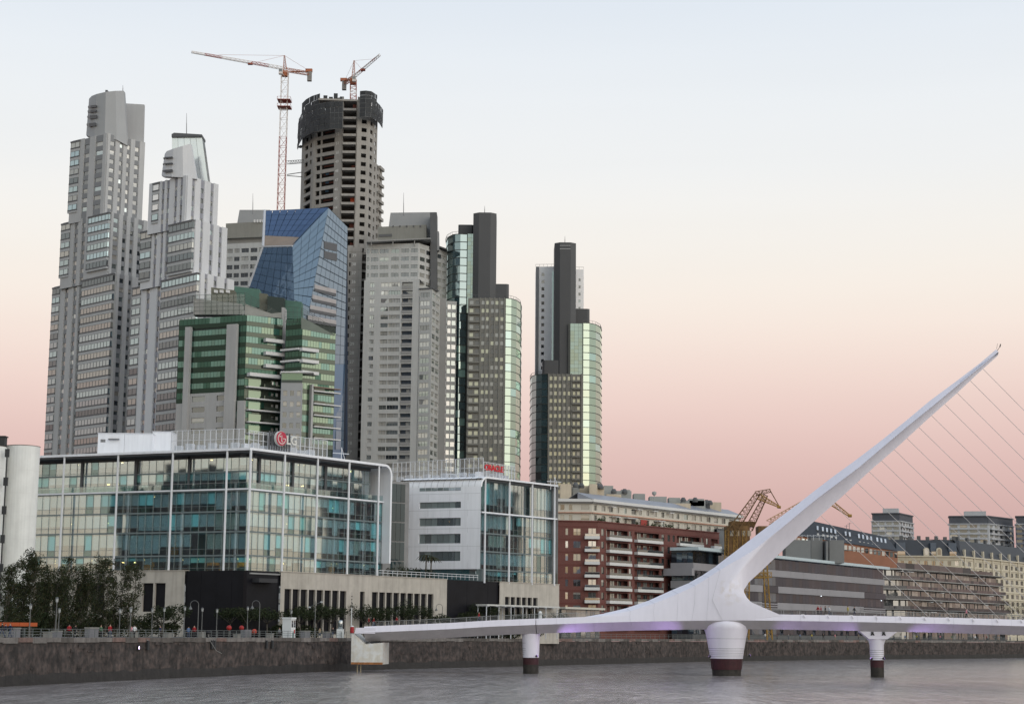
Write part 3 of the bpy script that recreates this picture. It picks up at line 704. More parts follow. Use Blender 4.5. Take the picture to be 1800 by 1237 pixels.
curtain(office, UL_, 0, UL_.L, ZU, 1.58, win, bl, mull, tealg, cover=.75, sillf=.12)
curtain(office, UR_, 0, UR_.L - 2.4, ZU, 1.45, win, bl, mull, tealg, cover=.75, sillf=.12)
win.flush(mulm); bl.flush()
build(mull, 'curtain_mullions', mulm, office, kind='stuff')
interior(office, GL_, 0, GL_.L, ZB, 6, 26, ''); interior(office, GR_, 0, uR, ZB, 6, 16, '')
interior(office, UL_, 0, UL_.L, [ZU[0], ZU[2]], 6, 9, ''); interior(office, UR_, 0, UR_.L - 2.4, [ZU[0], ZU[2]], 6, 7, '')
for Fg, px, py, w, z0_, z1_ in ((GL_, 245, 988, 2.2, 0, 1), (GL_, 290, 965, 1.4, 1, 2), (GR_, 605, 998, 1.4, 0, 1), (GL_, 85, 990, 2.5, 0, 1), (GL_, 175, 990, 2.0, 0, 1), (GL_, 360, 992, 3.0, 0, 1), (GL_, 410, 990, 2.5, 0, 1)):
    u = Fg.u(px, py); piece('lit_partition', roomw, office, Fg, u - w / 2, u + w / 2, ZB[z0_] + .02, ZB[z1_] - .4, -3.2, -3.0)
    piece('ceiling_lamp', lampw, office, Fg, u - .3, u + .3, ZB[z1_] - .6, ZB[z1_] - .52, -2.2, -1.6)
# terrace slab and balustrade in front of the set-back top storey
b = MB()
for Fo, Fi, l in ((FL, UL_, FL.L), (FR, UR_, FR.L)):
    p = [Fo.pt(0, 0, -1.2), Fo.pt(l, 0, -1.2), Fi.pt(Fi.L, 0, -.2), Fi.pt(0, 0, -.2)]
J1 = inset(FL, FR, 1.6); poly = [FL.pt(0, 0, -1.6), Vector((*J1, 0)), FR.pt(FR.L - .5, 0, -1.6), FR.pt(FR.L - .5, 0, -5), Vector((*inset(FL, FR, 5), 0)), FL.pt(0, 0, -5)]
b.prism([(p.x, p.y) for p in poly], ZB[-1] + .02, ZB[-1] + .28); build(b, 'terrace_slab', offwhite, office)
for Fo in (F((FL.pt(0, 0, -1.7).x, FL.pt(0, 0, -1.7).y), inset(FL, FR, 1.7)), F(inset(FL, FR, 1.7), (FR.pt(FR.L - .6, 0, -1.7).x, FR.pt(FR.L - .6, 0, -1.7).y))):
    n = int(Fo.L / 1.6)
    for k in range(n): piece('balustrade_pane', balg, office, Fo, Fo.L * k / n + .04, Fo.L * (k + 1) / n - .04, ZB[-1] + .30, ZB[-1] + 1.25, -.03, 0)
    b = MB(); b.fbox(Fo, 0, Fo.L, ZB[-1] + 1.26, ZB[-1] + 1.32, -.06, .02); build(b, 'handrail', steel, office)
# roof ribbon: flat roof edge that rounds down into the white end wall
def ribbon(name, Fo, path, n0, n1, th, par, m_out, inner=None, sw=None):
    """path: outer (u, z) line in the facade plane, swept in depth"""
    b = MB(); N = len(path); nor = []
    for i in range(N):
        a = Vector(path[max(0, i - 1)]); c = Vector(path[min(N - 1, i + 1)]); d = (c - a).normalized(); nor.append(Vector((d.y, -d.x)))
    inn = [Vector(path[i]) + nor[i] * th for i in range(N)]
    for i in range(N - 1):
        o0, o1, i0, i1 = Vector(path[i]), Vector(path[i + 1]), inn[i], inn[i + 1]
        q = lambda v, n: Fo.pt(v.x, v.y, n) if sw is None else Fo.pt(v.x, v.y, 0) + sw * (1 if n == n0 else 0)
        b.poly([q(o0, n1), q(o1, n1), q(o1, n0), q(o0, n0)]); b.poly([q(i0, n1), q(i0, n0), q(i1, n0), q(i1, n1)], 1)
        b.poly([q(o0, n1), q(i0, n1), q(i1, n1), q(o1, n1)]); b.poly([q(o0, n0), q(o1, n0), q(i1, n0), q(i0, n0)])
    for v, w_ in ((Vector(path[0]), inn[0]), (Vector(path[-1]), inn[-1])): b.poly([q(v, n1), q(v, n0), q(w_, n0), q(w_, n1)])
    return build(b, name, [m_out, inner or m_out], par)
r_ = 2.0; zb = FR.z(688, 990); uu = FR.L
arc = [(uu - r_ + r_ * math.sin(a), ZR - r_ + r_ * math.cos(a)) for a in [math.pi / 2 * k / 8 for k in range(9)]]
ribbon('roof_edge', FR, [(-.0, ZR)] + arc + [(uu, zb)], -8, 0, .42, office, offwhite, offwhite)
b = MB(); poly = [FL.pt(0, 0, 0), FL.pt(FL.L, 0, 0), FR.pt(FR.L - 2.2, 0, -.3), FR.pt(FR.L - 2.2, 0, -30), FL.pt(0, 0, -30)]
b.prism([(p.x, p.y) for p in poly], ZR - .43, ZR - .01); build(b, 'roof', [offwhite], office)
b = MB(); poly = [FL.pt(0, 0, -.3), FL.pt(FL.L - .3, 0, -.3), FR.pt(FR.L - 2.4, 0, -.6), FR.pt(FR.L - 2.4, 0, -28), FL.pt(0, 0, -28)]
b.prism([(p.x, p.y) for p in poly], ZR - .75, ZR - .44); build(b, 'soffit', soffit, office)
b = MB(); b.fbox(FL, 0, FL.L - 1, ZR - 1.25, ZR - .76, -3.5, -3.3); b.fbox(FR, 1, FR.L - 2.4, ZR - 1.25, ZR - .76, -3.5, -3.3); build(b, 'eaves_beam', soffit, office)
# the rear of the block
b = MB(); b.poly([GR_.pt(GR_.L, ZB[0], 0), GR_.pt(GR_.L, ZB[0], -26), GR_.pt(GR_.L, ZR - .8, -26), GR_.pt(GR_.L, ZR - .8, 0)]); b.poly([GL_.pt(0, ZB[0], 0), GL_.pt(0, ZB[0], -26), GL_.pt(0, ZR - .8, -26), GL_.pt(0, ZR - .8, 0)])
b.poly([GR_.pt(GR_.L, ZB[0], -26), GL_.pt(0, ZB[0], -26), GL_.pt(0, ZR - .8, -26), GR_.pt(GR_.L, ZR - .8, -26)]); build(b, 'rear_wall', innerm, office)
for Fo, xs in ((FL, (112, 206.5, 302.5, 398)), (FR, (503, 561, 616.6, 668.7))):
    for x in xs:
        u = Fo.u(x, 800); b = MB(); b.tube(Fo.pt(u, ZB[0] - .3, -.28), Fo.pt(u, ZR - .44, -.28), .20, n=8); build(b, 'column', colm, office, smooth=False)
b = MB(); pc = FL.pt(FL.L, 0, -.25); b.tube((pc.x, pc.y, ZB[0] - .3), (pc.x, pc.y, ZR - .44), .22, n=8); build(b, 'column', colm, office)
for Fo, x in ((UL_, 145), (UL_, 240), (UL_, 333), (UR_, 455), (UR_, 514), (UR_, 571)):
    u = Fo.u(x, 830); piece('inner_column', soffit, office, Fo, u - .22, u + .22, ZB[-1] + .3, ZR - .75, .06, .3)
# ---- roof plant: box, screens, masts
def roof_box(name, label, px0, px1, y0, Y, dep, m, rz=FL, grp=None):
    z1 = Zp((px0 + px1) / 2, y0, Y); p0, p1 = G(px0, Y, 775), G(px1, Y, 775); Fb = F(p0, p1)
    t = thing(name, label, 'roof plant', (p0[0], p0[1], ZR), grp); b = MB(); b.fbox(Fb, 0, Fb.L, ZR, z1, -dep, 0); build(b, 'casing', m, t)
    return t, Fb, z1
t, Fb, z1 = roof_box('plant_room', 'long low white plant room on the roof of the glass office', 172, 268, 762, 322, 6, offwhite)
b = MB(); b.fbox(Fb, 2.0, 4.0, z1 - 1.15, z1 - 1.0, 0, .5); build(b, 'canopy', soffit, t)
for k in range(4): piece('louvre', soffit, t, Fb, .5, 1.4, z1 - 1.6 + .14 * k, z1 - 1.52 + .14 * k, 0, .05)
piece('panel_joint', soffit, t, Fb, 4.9, 4.94, ZR, z1 - .05, 0, .012); piece('coping', colm, t, Fb, -.1, Fb.L + .1, z1, z1 + .12, -6.1, .1)
t, Fb, z1 = roof_box('plant_room', 'short white plant room behind the long one on the office roof', 268, 301, 759, 324, 5, offwhite); piece('coping', colm, t, Fb, -.1, Fb.L + .1, z1, z1 + .12, -5.1, .1)
scr = glass('screen_mesh', (0, 0, 0), .10, see=1, seecol=(.86, .87, .88), rough=.3)
def screen(label, pxs, Y0, Y1, ytop, zr, dark=None):
    a, b_ = G(pxs[0], Y0, 775), G(pxs[1], Y1, 775); Fs = F(a, b_); t = thing('rooftop_screen', label, 'screen', (a[0], a[1], zr)); z1 = Zp(pxs[0], ytop, Y0)
    n = max(2, int(Fs.L / 1.1)); fr = MB()
    for k in range(n): piece('screen_panel', scr, t, Fs, Fs.L * k / n + .03, Fs.L * (k + 1) / n - .03, zr + .15, z1 - .1, -.04, 0)
    for k in range(n + 1): piece('post', colm, t, Fs, Fs.L * k / n - .05, Fs.L * k / n + .05, zr, z1, .0, .1)
    piece('top_rail', colm, t, Fs, 0, Fs.L, z1 - .08, z1, .1, .18); piece('middle_rail', colm, t, Fs, 0, Fs.L, (zr + z1) / 2, (zr + z1) / 2 + .07, .1, .16)
    for k in range(n // 2): piece('cabinet', offwhite, t, Fs, Fs.L * (2 * k) / n + .1, Fs.L * (2 * k + 1) / n + .3, zr, zr + 1.1 + .3 * (k % 2), -2.0, -1.0)
    return t, Fs, z1
screen('translucent screen with white posts along the left roof of the glass office', (301, 430), 308, 303.5, 757, ZR)
_, Fs2, _ = screen('translucent screen with white posts behind the red round sign', (437, 575), 303, 318.5, 756, ZR)
# ---- round red emblem and white letters
Fs = F(G(440, 301.2, 785), G(690, 330.8, 815)); u0 = Fs.u(494.5, 771); u1 = Fs.u(511.5, 773); zc = Fs.z(494.5, 770.5)
sg = thing('rooftop_sign', 'round red emblem with white LG letters standing on the office roof edge', 'sign', Fs.pt(u0, ZR, 0))
redm = mat('emblem_red', (.42, .025, .06), .4, var=.05); whm = mat('sign_white', (.60, .60, .57), .5, var=.03)
def disc(Fc, u, z, r, n0, n1, m, name, par, seg=28):
    b = MB(); c0 = [Fc.pt(u + r * math.cos(2 * math.pi * k / seg), z + r * math.sin(2 * math.pi * k / seg), n1) for k in range(seg)]; c1 = [p - Fc.n * (n1 - n0) for p in c0]
    b.poly(c0); b.poly(c1[::-1])
    for k in range(seg): b.poly([c0[k], c1[k], c1[(k + 1) % seg], c0[(k + 1) % seg]])
    return build(b, name, m, par)
rr = 1.24
disc(Fs, u0, zc, rr * 1.06, -.5, -.02, whm, 'emblem_case', sg); em = disc(Fs, u0, zc, rr, 0, .10, redm, 'emblem', sg)
b = MB(); seg = 26
for k in range(seg):
    a0, a1 = R_(52) + (R_(360) - R_(52)) * k / seg, R_(52) + (R_(360) - R_(52)) * (k + 1) / seg
    if a0 < R_(88): continue
    b.poly([Fs.pt(u0 + q * math.cos(a), zc + q * math.sin(a), .14) for a, q in ((a0, rr * .80), (a0, rr * .68), (a1, rr * .68), (a1, rr * .80))][::-1])
b.fbox(Fs, u0 + .25 * rr, u0 + .78 * rr, zc - .06, zc + .06, .101, .14); b.fbox(Fs, u0 - .07, u0 + .07, zc - .45 * rr, zc + .46 * rr, .101, .142); b.fbox(Fs, u0, u0 + .35, zc - .46 * rr, zc - .36 * rr, .101, .142)
build(b, 'emblem_ring', whm, em)
disc(Fs, u0 - .36 * rr, zc + .3 * rr, .15, .101, .14, whm, 'emblem_dot', em, 12)
put_text('lettering', 'LG', 2.2, .3, whm, Fs, u1, zc - .22, .1, sg, True, 1.0)
for k in range(9): piece('backing_slat', soffit, sg, Fs, u0 - 2.2 + k * .62, u0 - 1.86 + k * .62, ZR, zc + 1.2, -.95, -.85)

# ================================================================== second office with the rounded white end
Oc = G(845, 349.5, 900); Or = G(981, 370, 900); Ol = G(703, 356, 900)
ZO = Zp(845, 836, 349.5)
FG = F(Oc, Or); FW = F(Ol, Oc)
off2 = thing('rounded_office', 'white panelled office block with rounded roof edge and strip windows', 'office building', (Oc[0], Oc[1], ZQ))
zbo = FW.z(845, 999.5)
ZO_F = [FG.z(845, y) for y in (1021, 999.6, 967, 935, 899, 872)]
r2 = 2.1
arc = [(r2 - r2 * math.cos(a), ZO - r2 + r2 * math.sin(a)) for a in [math.pi / 2 * k / 8 for k in range(9)]]
ribbon('roof_edge', FG, arc + [(FG.L, ZO)], -FW.L, 0, .36, off2, offwhite, soffit, Vector((Ol[0] - Oc[0], Ol[1] - Oc[1], 0)))
wl_ = [(853, 862.5), (882, 893), (910, 924), (938, 954.7), (968.7, 985.5)]
b = MB(); w2 = Win(off2, 'strip_window'); c0, c1 = FW.u(736.4, 920), FW.u(809.7, 920); npn = 7
us = sorted([0, FW.L] + [c0, c1]); zs = sorted({zbo, ZO - r2, *[z for y0, y1 in wl_ for z in (FW.z(770, y0), FW.z(770, y1))]})
zs = [z for z in zs if z <= ZO - r2 + .001]; holes = set()
orcw = glass('strip_glass', (.045, .065, .07), .32, tilt=.02); orcb = glass('strip_glass_blind', (.16, .20, .20), .28, tilt=.02)
for y0, y1 in wl_[1:]:
    za, zb_ = FW.z(770, y1), FW.z(770, y0); holes.add((1, zs.index(za)))
    for k in range(npn): w2.add(FW, c0 + (c1 - c0) * k / npn + .03, c0 + (c1 - c0) * (k + 1) / npn - .03, za, zb_, -.3, pick([(orcw, 2), (orcb, 3)]))
b.gwall(FW, us, zs, holes, .35); build(b, 'end_wall', offwhite, off2)
za, zb_ = FW.z(770, 862.5), FW.z(770, 853)
for k in range(npn): w2.add(FW, c0 + (c1 - c0) * k / npn + .03, c0 + (c1 - c0) * (k + 1) / npn - .03, za, min(zb_, ZO - r2 - .05), .03, pick([(orcw, 2), (orcb, 3)]))
w2.flush()
jm = mat('panel_joint', (.34, .35, .37), .6)
for k in range(1, 13):        # ribs of the rounded roof edge
    u = FW.L * k / 13; b = MB(); ps = [Vector((FG.pt(p[0], p[1], 0).x, FG.pt(p[0], p[1], 0).y, p[1])) - FW.t * (FW.L - u) for p in arc]
    for p, q in zip(ps, ps[1:]): b.tube(p, q, .045, n=4)
    build(b, 'seam', jm, off2)
for y in (868, 893 + 4, 929, 960): piece('panel_joint', jm, off2, FW, 0, FW.L, FW.z(770, y) - .02, FW.z(770, y) + .02, 0, .012)
for x in (720, 752, 790, 822): 
    for ya, yb in ((868, 880), (896, 908), (927, 936), (957, 966), (988, 998)): piece('panel_joint', jm, off2, FW, FW.u(x, 920) - .015, FW.u(x, 920) + .015, FW.z(770, yb), FW.z(770, ya), 0, .011)
GG = F((FG.pt(.5, 0, -1.3).x, FG.pt(.5, 0, -1.3).y), (FG.pt(FG.L - .3, 0, -1.3).x, FG.pt(FG.L - .3, 0, -1.3).y))
win = Win(off2, 'glass_pane', 290); bl = Win(off2, 'blind', 290); mull = MB()
curtain(off2, GG, 0, GG.L, ZO_F[:5] + [ZO - .8], 1.35, win, bl, mull, tealg, cover=.8)
win.flush(mulm); bl.flush(); build(mull, 'curtain_mullions', mulm, off2, kind='stuff')
interior(off2, GG, 0, GG.L, ZO_F[:5] + [ZO - .8], 6, 8, '')
b = MB(); b.fbox(FG, .4, FG.L, ZO - .8, ZO - .37, -9, -.35); build(b, 'soffit', soffit, off2)
b = MB(); block(b, Ol, Oc, Or, zbo, ZO - .5); build(b, 'rear_wall', innerm, off2)
for x in (855.3, 897.8, 937.8, 977):
    u = FG.u(x, 850); b = MB(); b.tube(FG.pt(u, ZO_F[0] - .3, -.3), FG.pt(u, ZO - .37, -.3), .21, n=8); build(b, 'column', colm, off2)
piece('terrace_edge', offwhite, off2, FG, .6, FG.L, ZO_F[4] - .15, ZO_F[4] + .12, -1.2, -.1)
piece('recessed_base', mulm, off2, FW, .5, FW.L - .2, ZO_F[0], zbo, -3, -1.4)
for k in range(9): piece('base_pane', tealg2, off2, FW, .6 + k * 1.6, 2.1 + k * 1.6, ZO_F[0] + .1, zbo - .1, -1.38, -1.33)
screen('translucent screen carrying red letters on the rounded office roof', (850, 905), 351.5, 361.5, 811, ZO)
screen('translucent screen left of the red letters on the rounded office roof', (692, 850), 366, 353.5, 813, ZO)
Fo = F(G(845, 351.3, 830), G(905, 361.3, 830)); osg = thing('rooftop_lettering', 'small red block letters on the screen above the rounded office', 'sign', Fo.pt(Fo.u(866, 824), ZO, .4))
put_text('lettering', 'ORACLE', 1.65, .16, mat('lettering_red', (.55, .02, .03), .5), Fo, Fo.u(866, 824), Fo.z(866, 823.5), .35, osg, True, 1.05)
piece('sign_rail', colm, osg, Fo, Fo.u(852, 824), Fo.u(882, 824), Fo.z(866, 829.5), Fo.z(866, 829), .2, .3)
for x, y0, y1, Y in ((803, 824, 840, 356), (975, 838, 852, 368), (968, 842, 852, 368), (600, 786, 804, 322)):
    z0, z1 = Zp(x, y1, Y), Zp(x, y0, Y); p = G(x, Y, y1); t = thing('rooftop_davit', {803: 'white davit arm standing on the screen side of the rounded office roof', 975: 'white davit frame at the right end of the rounded office roof', 968: 'small white post beside the davit frame on the rounded office roof', 600: 'thin white davit on the right roof edge of the large glass office'}[x], 'davit', (p[0], p[1], z0), 'rooftop davits')
    b = MB(); b.tube((p[0], p[1], z0 - 1), (p[0], p[1], z1), .07); build(b, 'post', colm, t)
    if x != 968:
        b = MB(); b.tube((p[0] - 1.6, p[1], z0 + (z1 - z0) * .45), (p[0] + 1.4, p[1], z0 + (z1 - z0) * .35), .08); b.tube((p[0] + .7, p[1], z0 - .5), (p[0], p[1], z1), .06); build(b, 'arm', colm, t)
# dark glazed link between the two offices
Fk = F(G(688, 346, 900), G(712, 348, 900)); lk = thing('glazed_link', 'narrow dark glass link between the two white framed offices', 'building', Fk.pt(0, ZQ, 0))
b = MB(); b.fbox(Fk, -3, Fk.L + 1, ZB[0], ZO - 1.5, -8, -.1); build(b, 'core', innerm, lk)
lz = [ZB[0] + (ZO - 2 - ZB[0]) * k / 5 for k in range(6)]
for k in range(5):
    for q in range(3): piece('glass_pane', glass('link_glass', (.012, .03, .036), .03), lk, Fk, Fk.L * q / 3 + .04, Fk.L * (q + 1) / 3 - .04, lz[k] + .25, lz[k + 1], -.08, 0)

# ================================================================== limestone podium
FP = F(G(437, 299.0, 1006), G(983, 371.0, 1028)); FPL = F(G(-60, 322, 1006), G(437, 299.0, 1006))
ZP = ZB[0] - .02
pod = thing('podium', 'pale limestone podium with tall dark window slots under the glass offices', 'building', (Cx[0], Cx[1], ZQ))
def podwall(Fo, ranges, lo, hi, zlo):
    """ranges: (px0, px1, n slots or 0 for a black glazed field)"""
    b = MB(); cols = []; us = {lo, hi}
    for a, c, n in ranges:
        u0, u1 = Fo.u(a, 1040), Fo.u(c, 1040); w = (u1 - u0) / n; g = .34 if n > 1 else 0
        for k in range(n): cols.append((u0 + w * k + g / 2, u0 + w * (k + 1) - g / 2))
    us |= {c for cc in cols for c in cc}; us = sorted(us); zt = ZP - (2.6 if zlo < 8 else 1.8)
    zs = [ZQ - 1, zlo, zt, ZP + .3]; holes = {(us.index(c0), 1) for c0, c1 in cols}
    b.gwall(Fo, us, zs, holes, .5)
    o = build(b, 'stone_wall', cream, pod)
    for c0, c1 in cols: piece('window_slot', blackg, pod, Fo, c0, c1, zlo, zt, -.5, -.42)
    b = MB(); b.fbox(Fo, lo, hi, ZP + .3, ZP + .42, -1.5, .12); build(b, 'parapet_cap', cream, pod)
u324 = FPL.u(324, 1040)
podwall(FPL, [(60, 120, 2), (130, 185, 2), (249, 292, 2)], 0, u324, ZQ + 4.2)
podwall(FP, [(499, 610, 8), (633, 641, 1), (653, 763, 9)], FP.u(493, 1040), FP.u(785.6, 1040), ZQ + .6)
podwall(FP, [(887, 946, 6)], FP.u(878, 1040), FP.L, ZQ + .6)
for Fq, ua, ub in ((FPL, u324, FPL.L - .4), (FP, 0, FP.u(493, 1040)), (FP, FP.u(785.6, 1040), FP.u(878, 1040))):
    n = max(2, round((ub - ua) / 3.2))
    for k in range(n): piece('black_pane', blackg, pod, Fq, ua + (ub - ua) * k / n + .015, ua + (ub - ua) * (k + 1) / n - .015, ZQ - 1, ZP + .3, -1.2, -.35 - .02 * (k % 2))
b = MB(); b.fbox(FP, 1.2, FP.u(493, 1040) - 2.2, ZP - 1.7, ZP - 1.0, -.35, 1.4); build(b, 'entrance_canopy', mat('canopy_charcoal', (.03, .03, .033), .7), pod)
b = MB(); pl_ = [FPL.pt(0, 0, -.6), FPL.pt(FPL.L, 0, -.6), FP.pt(FP.L, 0, -.6), FP.pt(FP.L, 0, -40), FPL.pt(0, 0, -40)]
b.prism([(p.x, p.y) for p in pl_], ZP - .3, ZP - .05); build(b, 'roof', roofg, pod)
b = MB(); b.poly([FP.pt(FP.L, ZQ - 1, 0), FP.pt(FP.L, ZQ - 1, -40), FP.pt(FP.L, ZP + .3, -40), FP.pt(FP.L, ZP + .3, 0)]); build(b, 'side_wall', cream, pod)
# terrace railing between the offices
ur0, ur1 = FP.u(668, 1015), FP.u(843, 1015)
rt = thing('terrace_railing', 'white railing on the podium edge between the two offices', 'railing', FP.pt(ur0, ZP, 0)); n = 22
for k in range(n + 1): piece('post', colm, rt, FP, ur0 + (ur1 - ur0) * k / n - .03, ur0 + (ur1 - ur0) * k / n + .03, ZP + .43, ZP + 1.45, -.5, -.44)
for z in (1.40, .95): piece('rail', colm, rt, FP, ur0, ur1, ZP + z, ZP + z + .08, -.43, -.36)

# ================================================================== white silos at the left
silom = mat('silo_whitewash', (.70, .71, .69), .85, var=.06, scale=.5, streak=.12, bump=.15)
for x, Y, r, lab in ((34, 262, 2.55, 'tall whitewashed silo cylinder beside the glass office'), (-26, 258, 2.6, 'whitewashed silo cylinder cut by the left picture edge')):
    c = G(x, Y, 900); zt = Zp(x, 782, Y - r); t = thing('silo', lab, 'silo', (c[0], c[1], ZQ), 'whitewashed silos')
    b = MB(); b.lathe((c[0], c[1], 0), [(r, ZQ - 1), (r, zt)], 40); build(b, 'drum', silom, t, smooth=False)
    b = MB(); b.lathe((c[0], c[1], 0), [(r + .04, zt), (r + .04, zt + .07), (r - .3, zt + .12)], 40); build(b, 'rim', mat('silo_rim', (.12, .10, .09), .9), t)
    for k in range(7):
        z = ZQ + 4 + k * 3.4; b = MB(); b.lathe((c[0], c[1], 0), [(r + .005, z), (r + .012, z + .02), (r + .005, z + .04)], 40); build(b, 'pour_joint', mat('silo_joint', (.62, .62, .60), .9), t)
c = G(2, 259, 800); b = MB(); zt = Zp(2, 781, 257); b.box(c[0] - 1.0, c[0] + .55, c[1] - .6, c[1] + .8, zt, zt + 1.3); b.box(c[0] - 1.2, c[0] + .7, c[1] - .7, c[1] + .9, zt + 1.3, zt + 1.45); tag(build(b, 'silo_hatch', darkm, None, (c[0], c[1], zt)), 'dark hatch box on top of the left silo', 'hatch')
b = MB(); c = G(7, 256.5, 900); zt = Zp(7, 800, 256.5); b.tube((c[0], c[1], ZQ), (c[0], c[1], zt), .12); 
for k in range(6): b.box(c[0] - .3, c[0] + .3, c[1] - .2, c[1] + .2, ZQ + 5 + k * 4.2, ZQ + 6.2 + k * 4.2)
tag(build(b, 'drain_pipe', darkm, None, (c[0], c[1], ZQ)), 'dark pipe with boxes in the groove between the silos', 'pipe')
# ================================================================== TOWERS
tg1 = mat('tower_grey_panel', (.395, .40, .405), .7, var=.06, scale=.08, streak=.06)
tg1d = mat('tower_grey_spandrel', (.20, .207, .218), .7, var=.06, scale=.1)  # darker copy for the window strips: a recess's shade put into the colour
tg2 = mat('tower_pale_panel', (.54, .55, .57), .65, var=.05, scale=.08, streak=.06)
tg2d = mat('tower_lilac_spandrel', (.235, .24, .275), .7, var=.06, scale=.1)  # same for the pale tower: strips darkened as if set back in shade
bandd = mat('bay_rail_dark', (.075, .078, .085), .5, var=.1)
bandl = mat('bay_band_light', (.38, .39, .395), .6, var=.05)
wdk = glass('window_dark', (.028, .033, .036), .18, tilt=.05); wmd = glass('window_mid', (.06, .07, .07), .20, tilt=.05, half=(.28, .27, .25)); wlt = glass('window_bright', (.16, .18, .175), .36, tint=(.88, .98, 1), tilt=.04, half=(.36, .36, .35))
wbl = glass('window_blind', (.25, .24, .22), .18, tilt=.04)
bgl = glass('bay_glass', (.09, .115, .12), .40, tint=(.78, .95, 1.0), tilt=.05, var=.5); bgd = glass('bay_glass_dim', (.045, .05, .052), .16, tint=(.85, .95, 1), tilt=.05, var=.5); bgb = glass('bay_glass_blind', (.24, .24, .21), .20, tilt=.05)
PALW = [(wdk, 5), (wmd, 6), (wlt, 2), (wbl, 1)]
PALB = [(bgl, 5), (bgd, 3), (bgb, 3)]
def V2(p): return Vector((p[0], p[1]))
def slab_px(name, pts, Y, thick, m, parent):
    """upright slab whose outline is given as seen, standing at depth Y"""
    b = MB(); f = [P(x, y, Y) for x, y in pts]; k = [p + Vector((0, thick, 0)) for p in f]
    b.poly(f[::-1] if False else f); b.poly(k[::-1])
    for i in range(len(f)): j = (i + 1) % len(f); b.poly([f[i], k[i], k[j], f[j]])
    bm = bmesh.new(); me = b.mesh(name, m, WM[parent.name].to_translation()); bm.from_mesh(me); bmesh.ops.remove_doubles(bm, verts=bm.verts, dist=.001); bmesh.ops.recalc_face_normals(bm, faces=bm.faces); bm.to_mesh(me); bm.free()
    o = bpy.data.objects.new(name, me); COL.objects.link(o); place(o, Matrix.Translation(WM[parent.name].to_translation()), parent); return o
def sheet(name, top, bot, thick, m, parent, smooth=False):
    b = MB(); T_ = [P(*t) for t in top]; B_ = [P(*t) for t in bot]; off = Vector((0, thick, 0))
    for i in range(len(T_) - 1):
        b.poly([B_[i], B_[i + 1], T_[i + 1], T_[i]]); b.poly([T_[i], T_[i + 1], T_[i + 1] + off, T_[i] + off]); b.poly([B_[i] + off, T_[i] + off, T_[i + 1] + off, B_[i + 1] + off])
    b.poly([B_[0], T_[0], T_[0] + off, B_[0] + off]); b.poly([B_[-1], B_[-1] + off, T_[-1] + off, T_[-1]])
    return build(b, name, m, parent)
def bay(th, Fc, u0, u1, out, z0, z1, fh, pal, mull, nm, top=0.0, gf=.60, lm=None, dm=None):
    z = z1 - top; piece('bay_cap', dm or bandd, th, Fc, u0 - .1, u1 + .1, z, z + .5, 0, out + .1)
    while z - fh > z0 - .01:
        g = pick(pal); zg = z - fh * gf
        piece('bay_window', g, th, Fc, u0 + .1, u1 - .1, zg, z - .12, 0, out - .1)
        piece('bay_band', lm or bandl, th, Fc, u0, u1, z - .12, z + fh * .0 + .18, 0, out)
        piece('bay_rail', dm or bandd, th, Fc, u0, u1, zg - fh * .14, zg, 0, out + .05)
        piece('bay_spandrel', lm or bandl, th, Fc, u0, u1, z - fh + .18, zg - fh * .14, 0, out)
        for k in range(nm + 1):
            u = u0 + .1 + (u1 - u0 - .2) * k / nm; mull.fbox(Fc, u - .06, u + .06, zg, z - .12, out - .12, out - .03)
        z -= fh
def stepped(name, label, blocks, fh, mats, base, ribm):
    th = thing(name, label, 'tower', (*base, ZQ)); win = Win(th, 'window', 290); mull = MB()
    for bk in blocks:
        ry = bk['ry']; L, C, Rr = (G(x, Y, ry) for x, Y in (bk['L'], bk['C'], bk['R']))
        Fl, Fr = F(L, C), F(C, Rr); z1 = Zp(bk['C'][0], bk['y'][0], bk['C'][1]); z0 = ZQ - 1 if bk['y'][1] is None else Zp(bk['C'][0], bk['y'][1], bk['C'][1]) - 2
        b = MB(); cl = spans(Fl, bk['lc'], ry); cr = spans(Fr, bk['rc'], ry)
        facade(b, win, Fl, z0, z1, fh, cl, bk.get('pl', PALW), .32, .80, .3, top=bk.get('top', 1.2), dark=True); facade(b, win, Fr, z0, z1, fh, cr, PALW, .32, .80, .3, top=bk.get('top', 1.2), dark=True)
        block(b, L, C, Rr, z0, z1); build(b, 'wall', mats, th)
        # pilasters stand proud of the window strips
        for Fq, cs in ((Fl, cl), (Fr, cr)):
            es = [0] + [e for c in cs for e in c] + [Fq.L]
            for a, c in zip(es[0::2], es[1::2]):
                if c - a > .9: piece('pilaster', ribm, th, Fq, a + .12, c - .12, z0, z1 + .15, 0, .22)
        for (x0, x1, o, nm) in bk.get('bays', []): bay(th, Fl, Fl.u(x0, ry), Fl.u(x1, ry), o, z0 + (.6 if bk['y'][1] else 2), z1, fh, bk.get('pb', PALB), mull, nm, top=.6)
    win.flush(mullm_t); build(mull, 'bay_mullions', mullm_t, th, kind='stuff'); return th
mullm_t = mat('window_frame_grey', (.14, .145, .15), .5, .2, var=.05)
